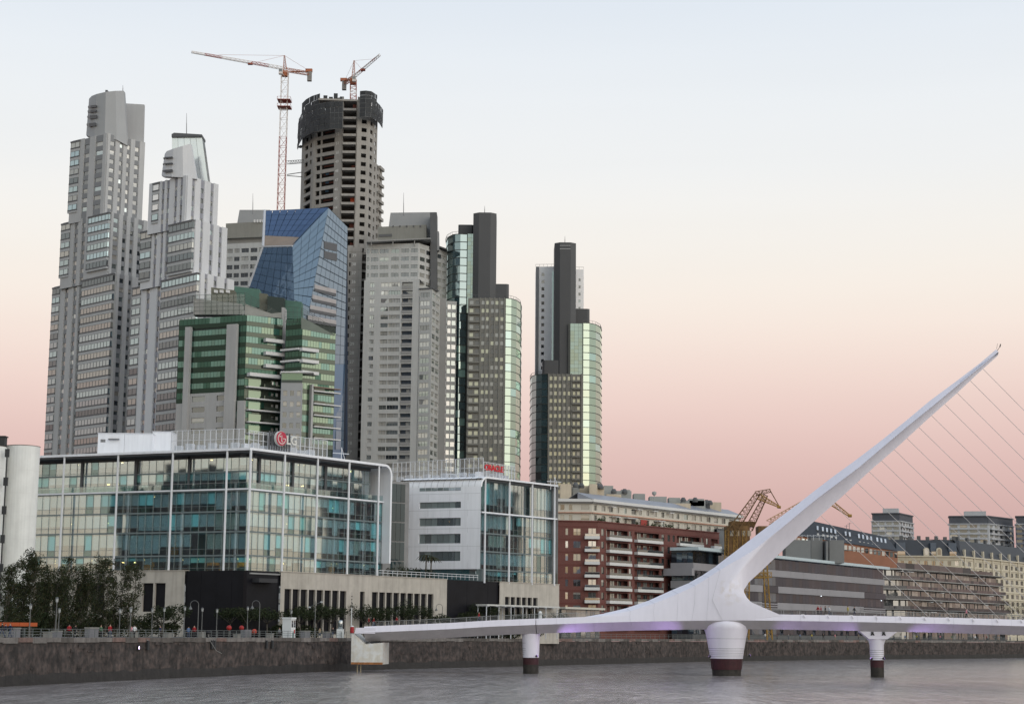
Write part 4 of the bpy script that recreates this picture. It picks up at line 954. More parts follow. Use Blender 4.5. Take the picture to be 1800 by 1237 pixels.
T1 = stepped('stepped_tower', 'tall dark grey stepped tower with curved crown at far left', [
    dict(ry=300, L=(125.5, 570), C=(186, 560), R=(253, 571), y=(235, 372), lc=[(147, 156), (166.7, 179.5)], rc=[(191.6, 200), (208.7, 214), (221.7, 227), (235.6, 243)], bays=[(124, 139.5, .5, 2)], top=1.6),
    dict(ry=420, L=(110, 573), C=(193, 556), R=(258, 569), y=(373, 481), lc=[(131, 137), (144, 150)], rc=[(198, 207), (214.6, 220.7), (228, 233.6), (241.7, 250)], bays=[(108.5, 124, .5, 2), (157, 192.8, .9, 6)], top=1.0),
    dict(ry=560, L=(93, 577), C=(201, 552), R=(266, 566), y=(480, None), lc=[(113, 118.5), (127.5, 133), (138, 143)], rc=[(206.5, 214.5), (222.8, 228.3), (240, 246)], bays=[(91.5, 104.5, .5, 2), (145.5, 200, 1.1, 10)], top=.8)],
    3.06, [tg1, tg1d], G(186, 560, 700), tg1)
crw = mat('crown_grey', (.33, .34, .35), .7, var=.04, scale=.1)
sheet('crown_wall', [(156.5, 174, 574), (161, 169, 568), (170, 165.5, 564), (186, 161.8, 561.5), (203, 160, 562), (217.5, 159.8, 565)], [(151.5, 238, 574), (156, 240, 568), (166, 241, 564), (184, 242, 561.5), (205, 246, 562), (223.5, 256, 565)], 2.5, crw, T1)
slab_px('crown_slab', [(212, 181.5), (253.5, 184), (251.5, 262), (212, 258)], 571, 1.2, tg1, T1)
for y, x1 in ((187, 167), (195, 167), (204.5, 168), (218, 166)): x0 = 155.2 - (y - 187) * .08; e = 5.6 if y > 200 else 3.6; sheet('crown_louvre', [(x0 - .6, y - .4, 572.0), (x0 + 4.2, y - 1.5, 566.2), (x1 + 2, y - 2.4, 562.8)], [(x0 - .6, y + 2.4, 572.0), (x0 + 4.2, y + e - 1, 566.2), (x1 + 2, y + e - 2, 562.8)], .9, bandd, T1)
slab_px('hatch', [(185, 158.5), (189, 158.5), (189, 163), (185, 163)], 563, 2, bandd, T1)
PALP = [(wmd, 3), (wlt, 3), (wdk, 2)]
pinkg = glass('bay_glass_pale', (.42, .40, .40), .42, tilt=.03)
T2 = stepped('stepped_tower', 'pale lilac grey stepped tower with glass crown behind the green building', [
    dict(ry=350, L=(262, 527), C=(327.4, 516), R=(383, 527), y=(309, 388), lc=[(284.7, 289), (293.5, 297.7), (307, 311.6), (317, 321)], rc=[(336.5, 340.7), (352, 357.5), (369.5, 373.7)], bays=[(269.5, 280.5, .5, 1)], top=2.0, pb=[(pinkg, 3), (bgl, 1)]),
    dict(ry=430, L=(250, 530), C=(341, 513), R=(398.5, 525), y=(386, 480), lc=[(271.5, 276), (283, 287), (292, 296)], rc=[(351, 354.5), (368, 373), (384, 388.5)], bays=[(248.8, 267, .6, 2), (299, 341, .9, 6)], top=1.2),
    dict(ry=560, L=(234, 534), C=(348.7, 510), R=(409, 522), y=(479, None), lc=[(256.5, 262), (275.5, 280.5)], rc=[(357, 361), (373, 378), (392, 396)], bays=[(232.5, 247, .5, 2), (286, 348.5, 1.1, 10)], top=.8)],
    3.13, [tg2, tg2d], G(327, 516, 700), tg2)
sheet('crown_wall', [(289.5, 271, 527), (293, 266, 521), (305, 261.5, 518), (321, 256.8, 517), (335.5, 252.5, 518)], [(284, 308, 527), (288, 310, 521), (302, 311, 518), (322, 312, 517), (346, 315, 518)], 2.2, tg2, T2)
for y in (277.5, 288, 300): x0 = 287 - (y - 277) * .08; e = 4 if y > 295 else 2; sheet('crown_louvre', [(x0, y - .3, 525.6), (x0 + 4, y - 1.3, 519.8), (303, y - 2.2, 517.2)], [(x0, y + 1.8, 525.6), (x0 + 4, y + e - 1, 519.8), (303, y + e - 1.8, 517.2)], .9, bandd, T2)
cg = glass('crown_glass', (.52, .54, .54), .50, tint=(.95, 1, 1), rough=.15)
for k in range(5):
    a, b2 = 302 + 53 * k / 5, 302 + 53 * (k + 1) / 5; c, d = 302 + 64 * k / 5, 302 + 64 * (k + 1) / 5
    slab_px('crown_pane', [(a + .2, 240), (b2 - .2, 240), (d - .2, 321), (c + .2, 321)], 526.5, 5, cg, T2)
slab_px('crown_cap', [(301.5, 236), (306, 233.5), (355, 236.5), (355, 240.5), (301.5, 241)], 525.8, 6.5, bandd, T2)
antm = mat('antenna_steel', (.20, .20, .21), .5, .5)
def antenna(px, y0, y1, Y, lab):
    a, c = P(px, y1, Y), P(px, y0, Y); t = thing('antenna', lab, 'antenna', a, 'rooftop antennas'); b = MB(); b.tube(a - Vector((0, 0, 1)), a.lerp(c, .5), .16, .12); build(b, 'mast', antm, t); b = MB(); b.tube(a.lerp(c, .5), c, .10, .05); build(b, 'tip', antm, t)
antenna(328, 199, 236, 527, 'thin antenna on the pale lilac stepped tower'); antenna(216, 150, 161, 566, 'short antenna on the dark stepped tower crown'); antenna(444.5, 340, 372, 622, 'thin antenna on the grey block behind the blue tower')
antenna(709.5, 339, 375, 652, 'thin antenna above the slanted roof wall of the beige tower'); antenna(852, 362, 374, 662, 'short antenna on the dark core of the nearer glass tower'); antenna(993, 415, 427, 726, 'short antenna on the rightmost dark tower core')

# ---------------------------------------------------------------- tower under construction
rawc = mat('raw_concrete', (.30, .288, .27), .9, var=.13, scale=.12, streak=.16, bump=.2)
rawd = mat('raw_concrete_shade', (.18, .17, .156), .9, var=.13, scale=.12, streak=.16)
void = mat('unfinished_interior', (.045, .04, .037), .95, var=.3, scale=.4)
netm = mat('scaffold_net', (.035, .038, .042), .8, var=.25, scale=.5); netl = mat('scaffold_frame', (.16, .165, .17), .7)
orange = mat('orange_net', (.45, .07, .025), .8, var=.3, scale=.6); bluep = mat('blue_sheet', (.06, .13, .22), .7, var=.2); rbrick = mat('inner_red_brick', (.14, .05, .04), .9, var=.3)
whp = mat('number_paint', (.62, .62, .60), .8)
CT_ = thing('unfinished_tower', 'round bare concrete tower under construction with dark netting at its top', 'tower', (*G(600, 690, 700), ZQ))
PT = [(529.5, 694), (550, 683), (601, 674.5)]; PQ = [(626, 674.5), (648, 676.5), (662, 685)]
fhc = 15.9 / FPX * 676; ztop = Zp(600, 172, 676); zr0 = Zp(600, 236, 676)
def cpt(p): return G(p[0], p[1], 300)
f1, f2 = F(cpt(PT[0]), cpt(PT[1])), F(cpt(PT[1]), cpt(PT[2])); f4, f5 = F(cpt(PQ[0]), cpt(PQ[1])), F(cpt(PQ[1]), cpt(PQ[2]))
f0 = F(cpt((531, 712)), cpt(PT[0])); f6 = F(cpt(PQ[2]), cpt((660, 705)))
b = MB(); zlow = Zp(600, 285, 676); rw = random.Random(5)
topo = (ztop - zr0) - fhc * 3.86
facade(b, None, f1, zlow, ztop, fhc, spans(f1, [(535.5, 540.5), (543.8, 547)], 300), None, .28, .80, .5, top=topo)
facade(b, None, f1, ZQ, zlow, fhc, spans(f1, [(535, 546.5)], 300), None, .22, .84, .9)
facade(b, None, f2, ZQ, ztop, fhc, spans(f2, [(555, 562.5), (564, 587)], 300), None, .26, .84, .7, top=topo)
facade(b, None, f4, ZQ, ztop, fhc, spans(f4, [(634, 643)], 300), None, .36, .84, .6, top=topo)
facade(b, None, f5, ZQ, ztop - 1, fhc, spans(f5, [(649.5, 654), (657.5, 660)], 300), None, .36, .84, .5, top=topo - 1)
facade(b, None, f0, ZQ, ztop - 2, fhc, [], None); facade(b, None, f6, ZQ, ztop - 2, fhc, [], None)
build(b, 'wall', rawc, CT_)
b = MB()
ring = [cpt(p) for p in ((535, 700), (552, 686.5), (600, 679.5), (627, 679.5), (646, 681), (657, 690), (650, 708), (540, 712))]
b.prism(ring, ZQ, ztop - 4); build(b, 'dark_core', void, CT_)
# floor slabs of the open balcony strip, each its own slab
fs = F(cpt((601, 674.5)), cpt((626, 674.5))); z = zr0 + fhc * 2.15; k = 0
piece('core_fin', rawd, CT_, fs, fs.L - .35, fs.L + .25, ZQ, ztop - 2, -3, -.1); piece('core_fin', rawd, CT_, fs, -.3, .05, ZQ, ztop - 2, -3, -.1)
for k in range(42):
    zz = ztop - 6 - k * fhc
    if zz < ZQ + 2: break
    piece('balcony_slab', rawc, CT_, fs, .1, fs.L - .4, zz, zz + .95, -2.8, .9 if k % 1 == 0 else .4)
    if rw.random() < .8: piece('safety_net', rw.choice([orange, rbrick, rbrick, rbrick]), CT_, fs, fs.L * rw.uniform(.55, .65), fs.L * .9, zz + .95, zz + fhc * rw.choice([.5, .8, 1]) , -2.6, -2.3)
    u0, u1 = f2.u(555, 300), f2.u(587, 300)
    if k > 6 and rw.random() < .75: piece('blue_sheet', bluep, CT_, f2, u0 + (u1 - u0) * .42, u0 + (u1 - u0) * .60, zz - .2, zz + fhc * .48, -1.6, -1.5)
    if rw.random() < .5: piece('inner_partition', rbrick, CT_, f2, u0 + (u1 - u0) * .3, u1, zz - .3, zz + fhc * .1, -1.8, -1.7)
    piece('column', rawd, CT_, f2, u0 + 1.9, u0 + 2.4, zz - 1.5, zz + 2.2, -.9, -.4)
# balconies that run out on the right below the set-back
fb = F(cpt((660, 683)), cpt((676, 696))); zb0 = Zp(660, 284, 684)
b = MB(); fbw = F(cpt((660, 686.5)), cpt((672, 695))); facade(b, None, fbw, ZQ, zb0, fhc, spans(fbw, [(663, 665.5), (668, 670)], 300), None, .3, .84, .5); build(b, 'wing_wall', rawc, CT_)
piece('wing_core', void, CT_, fbw, 0, fbw.L, ZQ, zb0 - .5, -3, -.6)
for k in range(30):
    zz = zb0 - .9 - k * fhc
    if zz < ZQ + 3: break
    piece('balcony_slab', rawc, CT_, fb, fb.L * .55, fb.L, zz - .3, zz + .9, -3, 0)
# painted floor numbers
for k in range(9): put_text('floor_number', str(52 - k), 1.75, .03, whp, f2, f2.u(592, 300), Zp(592, 236.5 + 16.1 * k, 676), .05, CT_)
# netting screens round the top
def net(ps, y0, y1, rows, gapf=0.0, skipf=.06):
    for a, c in zip(ps, ps[1:]):
        Fn = F(cpt(a), cpt(c)); n = max(1, round(Fn.L / 1.9)); z1, z0 = Zp(600, y0, 676), Zp(600, y1, 676)
        for i in range(n):
            for j in range(rows):
                if j == rows - 1 and rw.random() < skipf * 4: continue
                o = rw.uniform(-.12, .12); piece('net_panel', netm, CT_, Fn, Fn.L * i / n + .08, Fn.L * (i + 1) / n - .08, z0 + (z1 - z0) * j / rows + .08, z0 + (z1 - z0) * (j + 1) / rows - .08, -.1 + o, o)
        bb = MB()
        for i in range(n + 1): bb.fbox(Fn, Fn.L * i / n - .05, Fn.L * i / n + .05, z0, z1, -.25, -.12)
        for j in range(rows + 1): bb.fbox(Fn, 0, Fn.L, z0 + (z1 - z0) * j / rows - .05, z0 + (z1 - z0) * j / rows + .05, -.25, -.12)
        build(bb, 'net_frame', netl, CT_)
net([(521.5, 700), (523.5, 692), (528, 685), (535, 679.5), (546, 675), (560, 671.5), (578, 669.5), (600, 669)], 188, 235, 5, skipf=0)
net([(527, 688), (534, 682.5), (544, 678), (558, 674.5)], 167, 187.5, 2, skipf=0)
net([(629.5, 671), (640, 670.3), (650, 671.2), (659, 674.5), (666, 679.5), (671, 686)], 180, 212, 4, skipf=0)
net([(629.5, 673), (640, 672.3), (650, 673.2), (660, 678)], 164, 179.5, 2, skipf=0)
piece('banner', mat('banner_white', (.6, .6, .62), .8), CT_, F(cpt((629.5, 671)), cpt((648, 671.5))), 1.8, 4.9, Zp(600, 192.5, 676), Zp(600, 185.5, 676), .14, .17)
fn = F(cpt((565, 674)), cpt((612, 675)))
piece('top_slab', rawc, CT_, fn, -2, fn.L + 4, Zp(600, 180, 676), Zp(600, 177, 676), -10, .8)
for u in (0, 2.2, 4.1, 6.6): piece('formwork_board', netm, CT_, fn, u, u + 1.6, Zp(600, 177, 676), Zp(600, 177, 676) + rw.uniform(1, 2.6), -.5, -.3)
piece('scaffold_bracket', netl, CT_, f1, -2.2, 1, zr0 - .3, zr0, -.5, 1.2)
# lower wing in front, with its own numbers
Fw = F(G(605, 667.5, 600), G(633, 667.5, 600)); zw = Zp(615, 434, 667); b = MB()
us = [0, Fw.u(610.5, 600), Fw.u(613, 600), Fw.L]; zs = [ZQ]; hs = set(); nfl = int((zw - ZQ - 3) / fhc)
for k in range(nfl): zs += [zw - 4.3 - (nfl - 1 - k) * fhc, zw - 4.3 - (nfl - 1 - k) * fhc + 1.7]; hs.add((1, 1 + 2 * k))
zs.append(zw); b.gwall(Fw, us, zs, hs, .5); block(b, Fw.a, Fw.b, (Fw.b.x, Fw.b.y + 8), ZQ, zw); build(b, 'wing_wall', rawc, CT_); piece('wing_core', void, CT_, Fw, 0, Fw.L - .5, ZQ, zw - 1, -6, -.55)
Fw2 = F(G(633, 670, 600), G(648, 670, 600)); piece('wing_core', void, CT_, Fw2, 0, Fw2.L, ZQ, zw - 3, -6, -.8)
for k in range(nfl):
    piece('balcony_slab', rawc, CT_, Fw2, 0, Fw2.L, zw - 2.4 - k * fhc, zw - 1.5 - k * fhc, -3, .1); put_text('floor_number', str(39 - k), 1.7, .03, whp, Fw, Fw.u(619, 600), zw - 3.3 - k * fhc, .03, CT_)
    piece('pour_joint', rawd, CT_, Fw, 0, Fw.L, zw - 1.9 - k * fhc, zw - 1.82 - k * fhc, 0, .02)

# ---------------------------------------------------------------- tower cranes
cred = mat('crane_red', (.30, .07, .045), .6, var=.2); cwht = mat('crane_white', (.62, .58, .56), .6, var=.1); cgry = mat('crane_counterweight', (.22, .21, .20), .8, var=.15); cora = mat('crane_orange', (.34, .115, .055), .6, var=.15)
def tower_crane(label, foot, hub, jib_tip, cj_tip, apex, w, segm, segj, ties=()):
    t = thing('tower_crane', label, 'crane', foot, 'tower cranes at the unfinished tower'); foot, hub = Vector(foot), Vector(hub)
    b = MB(); b.lattice(foot, hub, w, w, segm, .13, (0, 0, 0, 1, 0, 0, 0, 1)); build(b, 'mast', [cred, cwht], t)
    d = (jib_tip - hub).normalized()
    b = MB(); b.lattice(hub + Vector((0, 0, 1.2)), jib_tip, 1.5, .9, segj, .11, (1, 0, 1, 1, 0, 1), tri=True); build(b, 'jib', [cred, cwht], t)
    b = MB(); b.lattice(hub + Vector((0, 0, 1.2)), cj_tip, 1.3, 1.3, 6, .11, (0,)); b.obox(hub.lerp(cj_tip, .25) + Vector((-.6, -.6, .6)), (cj_tip - hub) * .7, (0, 1.2, 0), (0, 0, .12)); build(b, 'counter_jib', cora, t)
    b = MB(); b.box(cj_tip.x - 1.0, cj_tip.x + .7, cj_tip.y - 1.0, cj_tip.y + .6, cj_tip.z - 3.1, cj_tip.z + .7); build(b, 'counterweight', cgry, t)
    b = MB(); b.box(cj_tip.x - 1.8, cj_tip.x + .9, cj_tip.y - .8, cj_tip.y + .5, cj_tip.z + .7, cj_tip.z + 1.9); build(b, 'winch_house', cora, t)
    b = MB(); b.lattice(hub + Vector((0, 0, 1)), apex, 1.3, .35, 6, .10, (0,)); build(b, 'tower_head', cora, t)
    b = MB(); b.box(hub.x - 1.3, hub.x + 1.3, hub.y - 1.3, hub.y + 1.3, hub.z - .6, hub.z + .5); b.tube(hub - Vector((0, 0, 1.6)), hub, 1.2, 1.5, 12); build(b, 'slewing_ring', cora, t)
    for q in (.33, .72): 
        b = MB(); b.tube(apex, hub.lerp(jib_tip, q) + Vector((0, 0, 1.5)), .05, n=4); build(b, 'pendant', cora, t)
    b = MB(); b.tube(apex, cj_tip + Vector((0, 0, 1)), .05, n=4); build(b, 'pendant', cora, t)
    cb = hub + d * 1.6 + Vector((0, -1.6, -.4)); b = MB(); b.box(cb.x - .7, cb.x + .7, cb.y - .8, cb.y + .8, cb.z - 1.1, cb.z + 1.1); c = build(b, 'cab', cwht, t); b = MB(); b.box(cb.x - .6, cb.x + .6, cb.y - .83, cb.y - .79, cb.z - .2, cb.z + .9); build(b, 'windscreen', wdk, c)
    tr = hub.lerp(jib_tip, .38); b = MB(); b.box(tr.x - .9, tr.x + .9, tr.y - .6, tr.y + .6, tr.z + .2, tr.z + 1.0); build(b, 'trolley', cred, t)
    return t
hx = P(501, 128, 665)
tc = tower_crane('tall red and white tower crane left of the unfinished tower', Vector((hx.x, hx.y, ZQ)), hx, P(337, 93, 645), P(545, 130, 671.5), P(500, 98, 665), 2.7, 58, 22)
for y in (178, 190):
    p = P(500, y, 665); b = MB(); b.box(p.x - 2.6, p.x + 2.6, p.y - 2.6, p.y + 2.6, p.z, p.z + .18)
    for sx in (-1, 1):
        for sy in (-1, 1): b.tube((p.x + sx * 2.55, p.y + sy * 2.55, p.z), (p.x + sx * 2.55, p.y + sy * 2.55, p.z + 1.2), .06)
    for k in range(4):
        c = [(-1, -1), (1, -1), (1, 1), (-1, 1)]; a, d = c[k], c[(k + 1) % 4]; b.tube((p.x + a[0] * 2.55, p.y + a[1] * 2.55, p.z + 1.15), (p.x + d[0] * 2.55, p.y + d[1] * 2.55, p.z + 1.15), .05)
    build(b, 'climbing_platform', cred, tc)
b = MB(); b.lattice(P(505, 286, 666), P(531, 284, 690), 1.3, 1.3, 6, .1, (0,)); build(b, 'tie_beam', darkm, tc)
b = MB(); b.tube(P(505, 307, 666), P(531, 303, 690), .16); b.tube(P(505, 309, 666), P(531, 311, 690), .16); build(b, 'tie_rod', darkm, tc)
hx = P(621, 142, 684)
tower_crane('short red tower crane standing on top of the unfinished tower', P(621, 185, 684), hx, P(667, 98, 655), P(606, 146, 694), P(622.5, 107, 684), 2.4, 7, 14)
# ================================================================== BLUE FACETED TOWER
blum = glass('blue_glass_middle', (.075, .115, .17), .16, tint=(.62, .80, 1.0), tilt=.006, wav=.02, var=.08); blu = glass('blue_glass', (.065, .105, .165), .16, tint=(.55, .75, 1.0), tilt=.006, wav=.02, var=.10); blud = glass('blue_roof_glass', (.022, .045, .095), .10, tint=(.6, .75, 1), tilt=.01, var=.12)
blul = glass('blue_glass_pale', (.115, .148, .19), .16, tint=(.72, .86, 1.0), tilt=.006, wav=.02, var=.07); bfr = mat('blue_tower_joint', (.05, .085, .14), .5); btan = mat('terrace_tan', (.24, .19, .15), .8); bwh = mat('pale_edge_trim', (.45, .46, .48), .6)
BT = thing('blue_glass_tower', 'faceted blue glass tower with slanted roof behind the green building', 'tower', (*G(520, 535, 700), ZQ))
def facet(A, B, C, D, nu, nv, m, skip=None, gap=.008, name='glass_pane', hole=None):
    """A bottom left, B bottom right, C top right, D top left: a sheet of separate panes over a dark backing"""
    A, B, C, D = map(Vector, (A, B, C, D)); nrm = (B - A).cross(D - A).normalized()
    if nrm.length < .1: nrm = (C - B).cross(D - B).normalized()
    q = lambda u, v: (A * (1 - u) + B * u) * (1 - v) + (D * (1 - u) + C * u) * v
    b = MB(); b.poly([q(0, 0) - nrm * .9, q(1, 0) - nrm * .9, q(1, 1) - nrm * .9, q(0, 1) - nrm * .9]); build(b, 'backing', bfr, BT)
    for i in range(nu):
        for j in range(nv):
            if hole and hole(i, j): continue
            u0, u1, v0, v1 = i / nu, (i + 1) / nu, j / nv, (j + 1) / nv; e = gap; b = MB()
            ps = [q(u0 + e * .6, v0 + e * .5), q(u1 - e * .6, v0 + e * .5), q(u1 - e * .6, v1 - e * .5), q(u0 + e * .6, v1 - e * .5)]
            b.poly(ps); bk = [p - nrm * .08 for p in ps]
            for k in range(4): b.poly([ps[k], bk[k], bk[(k + 1) % 4], ps[(k + 1) % 4]])
            c = sum(ps, Vector()) / 4; build(b, name, pick(m) if isinstance(m, list) else m, BT, origin=c)
YA, YBb = 538, 530
v1 = P(462.5, 434, YA); v2 = P(514, 432.5, YBb); v3 = P(465.5, 370.5, 560); v4 = P(577.5, 365, 548); v5 = P(611, 399, 562)
w1 = P(437.5, 504, YA - 1); w2 = P(517, 527, YBb - .5); w3 = P(544, 540, 535)
zl = Zp(440, 640, YA)
w1b = P(431, 640, YA - 1); w2b = P(518.5, 640, YBb - .5); w3b = P(536, 640, 534); w5b = P(607, 640, 562)
rv1 = P(462.5, 414, 545); rv2 = P(527, 417, 537.5)
facet(rv1, rv2, v4, v3, 8, 5, blud)
facet(w1, w2, v2, v1, 6, 6, blu); facet(w1b, w2b, w2, w1, 6, 6, blu)
facet(w2, w3, v4, v2, 4, 10, blum); facet(w2b, w3b, w3, w2, 2, 6, blul)
fr_ = F((w3.x, w3.y), (v5.x, v5.y))
lv = [(569, 592, 424, 438), (569, 592, 441, 455)]
facet(w3, P(608.5, 560, 562), v5, v4, 7, 12, blul); facet(w3b, w5b, P(608.5, 560, 562), w3, 7, 5, blul); 
w9 = P(604, 790, 562); w8 = P(590, 790, 556); facet(w8, w9, w5b, P(593, 640, 557), 2, 9, blul)
# terrace in the notch under the slanted roof
b = MB(); b.poly([v1, v2, rv2, rv1]); b.poly([v1, rv1, v1 + Vector((-1, 3, 0))]); build(b, 'terrace_wall', btan, BT)
b = MB(); b.tube(v1, v2, .25); build(b, 'terrace_rail', bwh, BT)
b = MB(); b.tube(v1, v3, .5, n=5); b.tube(v1, w1, .4, n=5); build(b, 'edge_trim', bwh, BT)
def on_tri(px, py):
    """point seen at px,py on the plane of the right-hand face"""
    n = (v5 - w3).cross(v4 - w3).normalized(); d = ray(px, py); return CO + d * ((w3 - CO).dot(n) / d.dot(n)), (n if n.y < 0 else -n)
def patch(name, x0, x1, ya, yb, slope, m, proud=.12, thick=.1):
    ps = []
    for x, y in ((x0, yb), (x1, yb + slope), (x1, ya + slope), (x0, ya)):
        p, n = on_tri(x, y); ps.append(p + n * proud)
    b = MB(); b.poly(ps); bk = [p - n * thick for p in ps]
    for k in range(4): b.poly([ps[k], bk[k], bk[(k + 1) % 4], ps[(k + 1) % 4]])
    return build(b, name, m, BT)
for k, (ya, yb) in enumerate(((424, 437), (441, 454))):
    l = patch('louvre', 569.5, 592, ya, yb, 5, bandd)
tanp = mat('tan_spandrel', (.36, .34, .34), .6)
for k, y in enumerate((508, 526, 544, 562)):
    patch('spandrel_strip', 553 - 4 * k, 590.5, y - 8, y - 1, 9, tanp, .10); patch('slot', 553 - 4 * k, 590.5, y - 1, y + 4, 9, bandd, .14)
b = MB()
top = [v3, v4, v5, P(575, 400, 585), P(470, 372, 585)]
b.poly([v3, v4, P(560, 372, 580)]); b.poly([v4, v5, P(560, 372, 580)]); bx = P(560, 372, 580); b.poly([v5, P(611, 790, 562), Vector((bx.x, bx.y, ZQ)), bx]); b.poly([v3, Vector((v3.x, v3.y, ZQ)), Vector((w1b.x, w1b.y, ZQ)), w1b, w1, v1]); build(b, 'rear_faces', bfr, BT)
b = MB()
for p, q in ((w1b, w2b), (w2b, w3b), (w3b, w5b)): b.poly([(p.x, p.y, ZQ), (q.x, q.y, ZQ), q, p])
build(b, 'lower_floors', blu, BT)

# ================================================================== GREEN GLASS BUILDING
ggl = glass('green_glass_bright', (.032, .085, .068), .15, tint=(.66, .93, .82), tilt=.03, var=.3); ggd = glass('green_glass_dark', (.010, .038, .028), .07, tint=(.6, .95, .75), tilt=.03, var=.3); ggs = glass('green_spandrel', (.012, .017, .015), .035, tint=(.6, .9, .7), tilt=.02)
ggy = glass('green_glass_pale', (.07, .12, .075), .16, tint=(.80, .95, .75), tilt=.03, var=.3); gsp = glass('olive_spandrel', (.035, .042, .034), .06, tint=(.8, .9, .75), tilt=.02)
gcon = mat('green_building_concrete', (.36, .36, .36), .75, var=.06, scale=.15, streak=.1); gslab = mat('balcony_white', (.56, .56, .56), .6, var=.05); gframe = mat('green_frame', (.02, .035, .03), .5)
GB = thing('green_office', 'green glass building with two concrete fins and a see-through rooftop screen', 'building', (*G(430, 480, 700), ZQ))
gL, gC, gR = G(311.5, 489, 650), G(430.5, 480, 650), G(494.6, 486.5, 650)
f1, f2 = F(gL, gC), F(gC, gR); fg = 19.2 / FPX * 481
zt = Zp(430.5, 553, 480)
b = MB(); block(b, gL, gC, gR, ZQ, zt - .3); b.fbox(f1, 0, f1.L, ZQ, zt - .3, -.6, -.3); b.fbox(f2, .3, f2.L, ZQ, zt - .3, -.6, -.3); build(b, 'core', gframe, GB)
gm = MB(); wv = Win(GB, 'glass_pane', 300)
def bands(Fc, u0, u1, z1, rows, pw, gl, sp, off=0.0, mu=True, gh=.60):
    n = max(1, round((u1 - u0) / pw))
    for r in range(rows):
        zc = z1 - r * fg
        piece('spandrel', pick(sp), GB, Fc, u0, u1, zc - fg + .02, zc - fg * gh, -.22, off - .02)
        i = 0
        while i < n:
            run = min(n - i, rndo.choice([1, 2, 3, 4])); g = pick(gl)
            for k in range(run): wv.add(Fc, u0 + (u1 - u0) * (i + k) / n + .04, u0 + (u1 - u0) * (i + k + 1) / n - .04, zc - fg * gh + .04, zc - .04, off, g, th=.1)
            i += run
c1, c2, c3, c4 = (f1.u(x, 640) for x in (326.6, 335.8, 399.6, 417.4))
zA = Zp(430.5, 575, 480)
bands(f1, .1, c1, zt, 8, 1.2, [(ggd, 3), (ggl, 1)], [(ggs, 1)]); bands(f1, c4, f1.L - .05, zt, 10, 1.1, [(ggd, 4), (ggl, 1)], [(ggs, 1)])
bands(f1, c1, c4, zt, 1, 1.2, [(ggd, 2), (ggl, 1)], [(ggs, 1)])
bands(f1, c2, c3, zA, 6, 1.05, [(ggl, 5), (ggd, 1)], [(ggs, 1)], gh=.52)
bands(f2, .05, f2.L, zt, 5, .95, [(ggl, 4), (ggy, 2), (ggd, 1)], [(gsp, 1)]); bands(f2, .05, f2.L, zt - 5 * fg, 9, 1.3, [(ggd, 3), (gsp, 3), (ggy, 1)], [(gsp, 1)], off=-.1)
zc1 = Zp(430.5, 572, 480); zlow = Zp(430.5, 687, 480)
for x0, x1, y in ((326.6, 335.8, 576), (399.6, 417.4, 571.5)):
    u0, u1 = f1.u(x0, 640), f1.u(x1, 640); piece('concrete_fin', gcon, GB, f1, u0, u1, ZQ, f1.z(x0, y), -.2, 1.0)
b = MB(); cols = spans(f1, [(336.5, 359.4), (380, 396.7)], 720); facade(b, wv, f1, ZQ, zlow, fg, cols, [(wdk, 3), (wmd, 2)], .22, .72, .35, u0=c2, u1=c3); build(b, 'lower_wall', gcon, GB)
for x0, x1, y in ((309.8, 326.4, 710), (417.6, 430.2, 704.6)): piece('base_panel', gcon, GB, f1, f1.u(x0, 740), f1.u(x1, 740), ZQ, f1.z(x0, y), -.2, .45)
# second volume on the right
hL, hC, hR = G(500, 484, 650), G(529.5, 481, 650), G(588.5, 488, 650); h1, h2 = F(hL, hC), F(hC, hR); zh = Zp(529, 566, 481)
b = MB(); block(b, hL, hC, hR, ZQ, zh); b.fbox(h1, 0, h1.L, ZQ, zh, -.6, -.3); b.fbox(h2, .3, h2.L, ZQ, zh, -.6, -.3); build(b, 'wing_core', gframe, GB)
bands(h1, .05, h1.L, zh + fg * .4, 7, 1.2, [(ggd, 5), (ggl, 1)], [(ggs, 1)]); 
zh2 = h2.z(532, 578)
bands(h2, .05, h2.L, zh2, 11, .95, [(ggl, 3), (ggy, 3), (ggd, 1)], [(gsp, 1)])
wv.flush(gframe)
# sloping gable above the wing's glass
def quadpx(name, F_, pts, m, n=.05, par=GB):
    b = MB(); ps = [F_.pt(*F_.uz(x, y), n) for x, y in pts]; b.poly(ps); bk = [p - F_.n * .1 for p in ps]
    for k in range(len(ps)): b.poly([ps[k], bk[k], bk[(k + 1) % len(ps)], ps[(k + 1) % len(ps)]])
    return build(b, name, m, par)
quadpx('gable_glass', h2, [(529.5, 578), (588, 590), (588, 588), (529.5, 557)], mat('gable_grey_green', (.11, .135, .115), .5))
quadpx('gable_glass', f2, [(430.5, 553.5), (494.5, 559), (494.5, 549), (478, 551), (430.5, 534)], mat('grey_screen_wall', (.23, .235, .22), .7))
